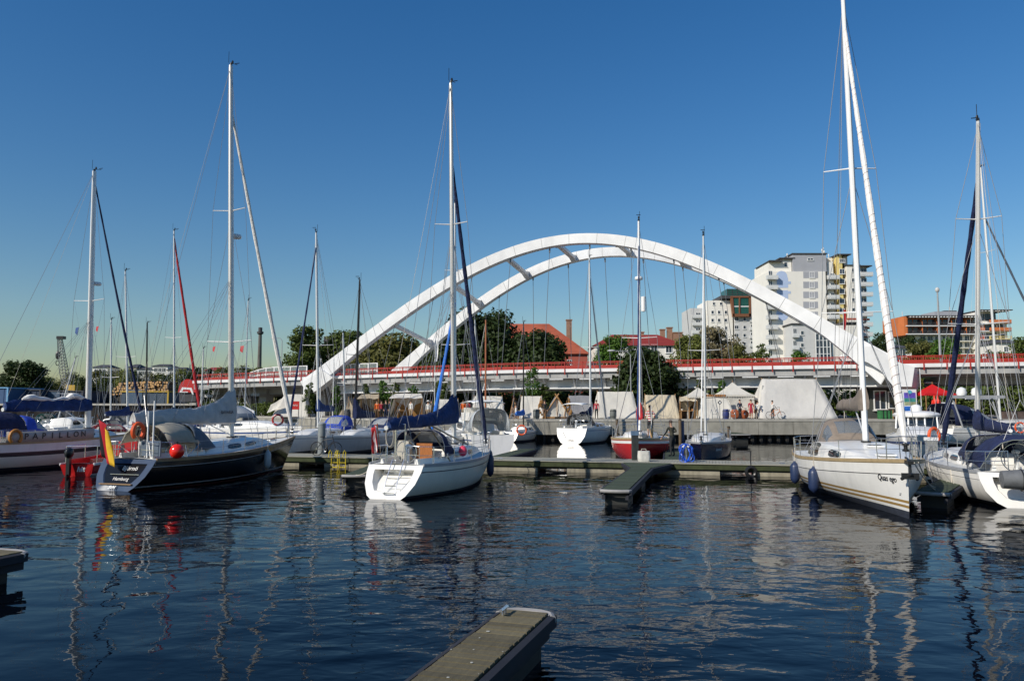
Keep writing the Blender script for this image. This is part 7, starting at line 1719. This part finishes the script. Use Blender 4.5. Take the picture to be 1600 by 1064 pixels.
qp('young cyclist in white top holding an orange bicycle in front of the largest tent', 1207, 70.9, R(-60), 'white', 'dark', h=1.66, hands=((-.14, .42, 1.02), (.16, .38, 1.02)), short=True)
bicycle('orange mountain bicycle held by the cyclist in front of the largest tent', (on_quay(1211.5, 70.6), 70.6, QZ), 0, mat('bike_orange', (.55, .16, .03), .35))
bicycle('dark bicycle leaning between the people in front of the tall pavilion', (on_quay(1168, 72.6), 72.6, QZ), R(20), 'black')
q = wp(515, .2, .5); bicycle('black folding bicycle standing on the walkway beside the grey pile', q, R(-14), 'black')
qp('person in pale shirt standing inside the ochre lined awning tent', 642, 76.8, R(150), 'white', 'tan', h=1.72)
qp('person in dark clothes left of the ochre lined awning tent', 603, 76.5, R(190), 'dark', 'navy')
qp('person in blue jacket nearest to the post of the ochre lined awning tent', 608.5, 76.9, R(120), 'blue', 'grey', h=1.7)
qp('person in orange tunic beside the young tree and open beige awning', 589, 78, R(170), 'orange', 'brown', h=1.7); qp('person in red between the orange tunic and the dark clothed person', 596, 77.4, R(200), 'red', 'dark', h=1.68)
qp('woman in white headscarf and pale dress left of the small box tent', 669, 75.4, R(170), 'white', 'tan', h=1.65, female=True, hat=CL['white'])
qp('person in tan clothes right beside the woman in the white headscarf', 674, 75.8, R(200), 'tan', 'tan', h=1.7)
qp('person in orange right of the central masts on the quay', 724, 73.4, R(180), 'orange', 'tan', h=1.7); qp('person in dark red right of the person in orange near the central masts', 731, 73.8, R(160), 'red', 'dark', h=1.7)
qp('person in a white shirt sitting in front of the gear between two white tents', 806, 71.6, R(100), 'white', 'grey', pose='sit')
t = thing('folding_chair', 'wooden folding chair under the sitting person between two white tents', 'chair', (on_quay(806, 71.6), 71.6, QZ), R(100)); b = MB(); b.box((0, 0, .36), (.45, .45, .04)); b.build('seat', canvasb, t, smooth=False); b = MB(); b.box((0, -.26, .62), (.45, .03, .4)); b.build('backrest', canvasb, t, smooth=False)
for sx in (-.2, .2):
    for sy in (-.2, .2): b = MB(); b.tube([(sx, sy, 0), (sx, -sy, .36)], .018, n=5); b.build('leg', tpole, t)
qp('person in dark clothing standing in the opening of the A shaped tent frame', 851, 71.9, R(180), 'dark', 'brown', h=1.7)
qp('person in red jacket at the left corner of the large plain white tent', 932, 71.5, R(170), 'red', 'dark', h=1.7, pose='walk')
qp('man with dark hair in pale top seen right of the red boat mast', 1001, 71.2, R(190), 'white', 'dark', h=1.78, hands=((-.2, .25, 1.1), (.2, .25, 1.1)))
q = yb.w((yb.X(.12, 1), .25, yb.sh(.12) - .30)); person('woman in wide straw hat and black top in the cockpit of the black yacht', q, yb.rz - PI / 2 + .4, CL['dark'], CL['white'], (.12, .06, .03), 1.72, short=True, hat=mat('straw_hat', (.45, .30, .15), .8), female=True, hands=((-.22, .25, 1.0), (.2, .28, 1.1)))
q = yb.w((yb.X(.09, 1), -.42, yb.sh(.12) - .45)); person('seated person in pale grey shirt at the stern of the black yacht', q, yb.rz + PI / 2, CL['grey'], CL['navy'], (.3, .25, .2), 1.7, pose='sit')
for i, px in enumerate((1459, 1464)):
    t = thing('survival_suit', ('left' if i == 0 else 'right') + ' one of two bright orange red survival suits hanging beside the red marquee', 'survival suit', (on_quay(px, 70.3) + .1, 70.3, QZ + .45), 0, 'survival suits on display'); b = MB()
    for sx in (-1, 1): b.tube([(sx * .08, 0, 0), (sx * .09, 0, .6)], [.07, .1], n=8); b.tube([(sx * .16, 0, 1.25), (sx * .24, .02, .75)], [.075, .06], n=7)
    b.tube([(0, 0, .55), (0, 0, .9), (0, 0, 1.25), (0, 0, 1.4), (0, .02, 1.6), (0, 0, 1.68)], [.15, .17, .18, .09, .12, .03], n=10, flat=.7); b.build('suit', mat('suit_red', (.75, .04, .02), .5, bump=.4, bscale=6, bdist=.03), t)
    b = MB(); b.tube([(0, .15, -.55), (0, .15, 1.6)], .03, n=6); b.build('stand', 'steel', t)
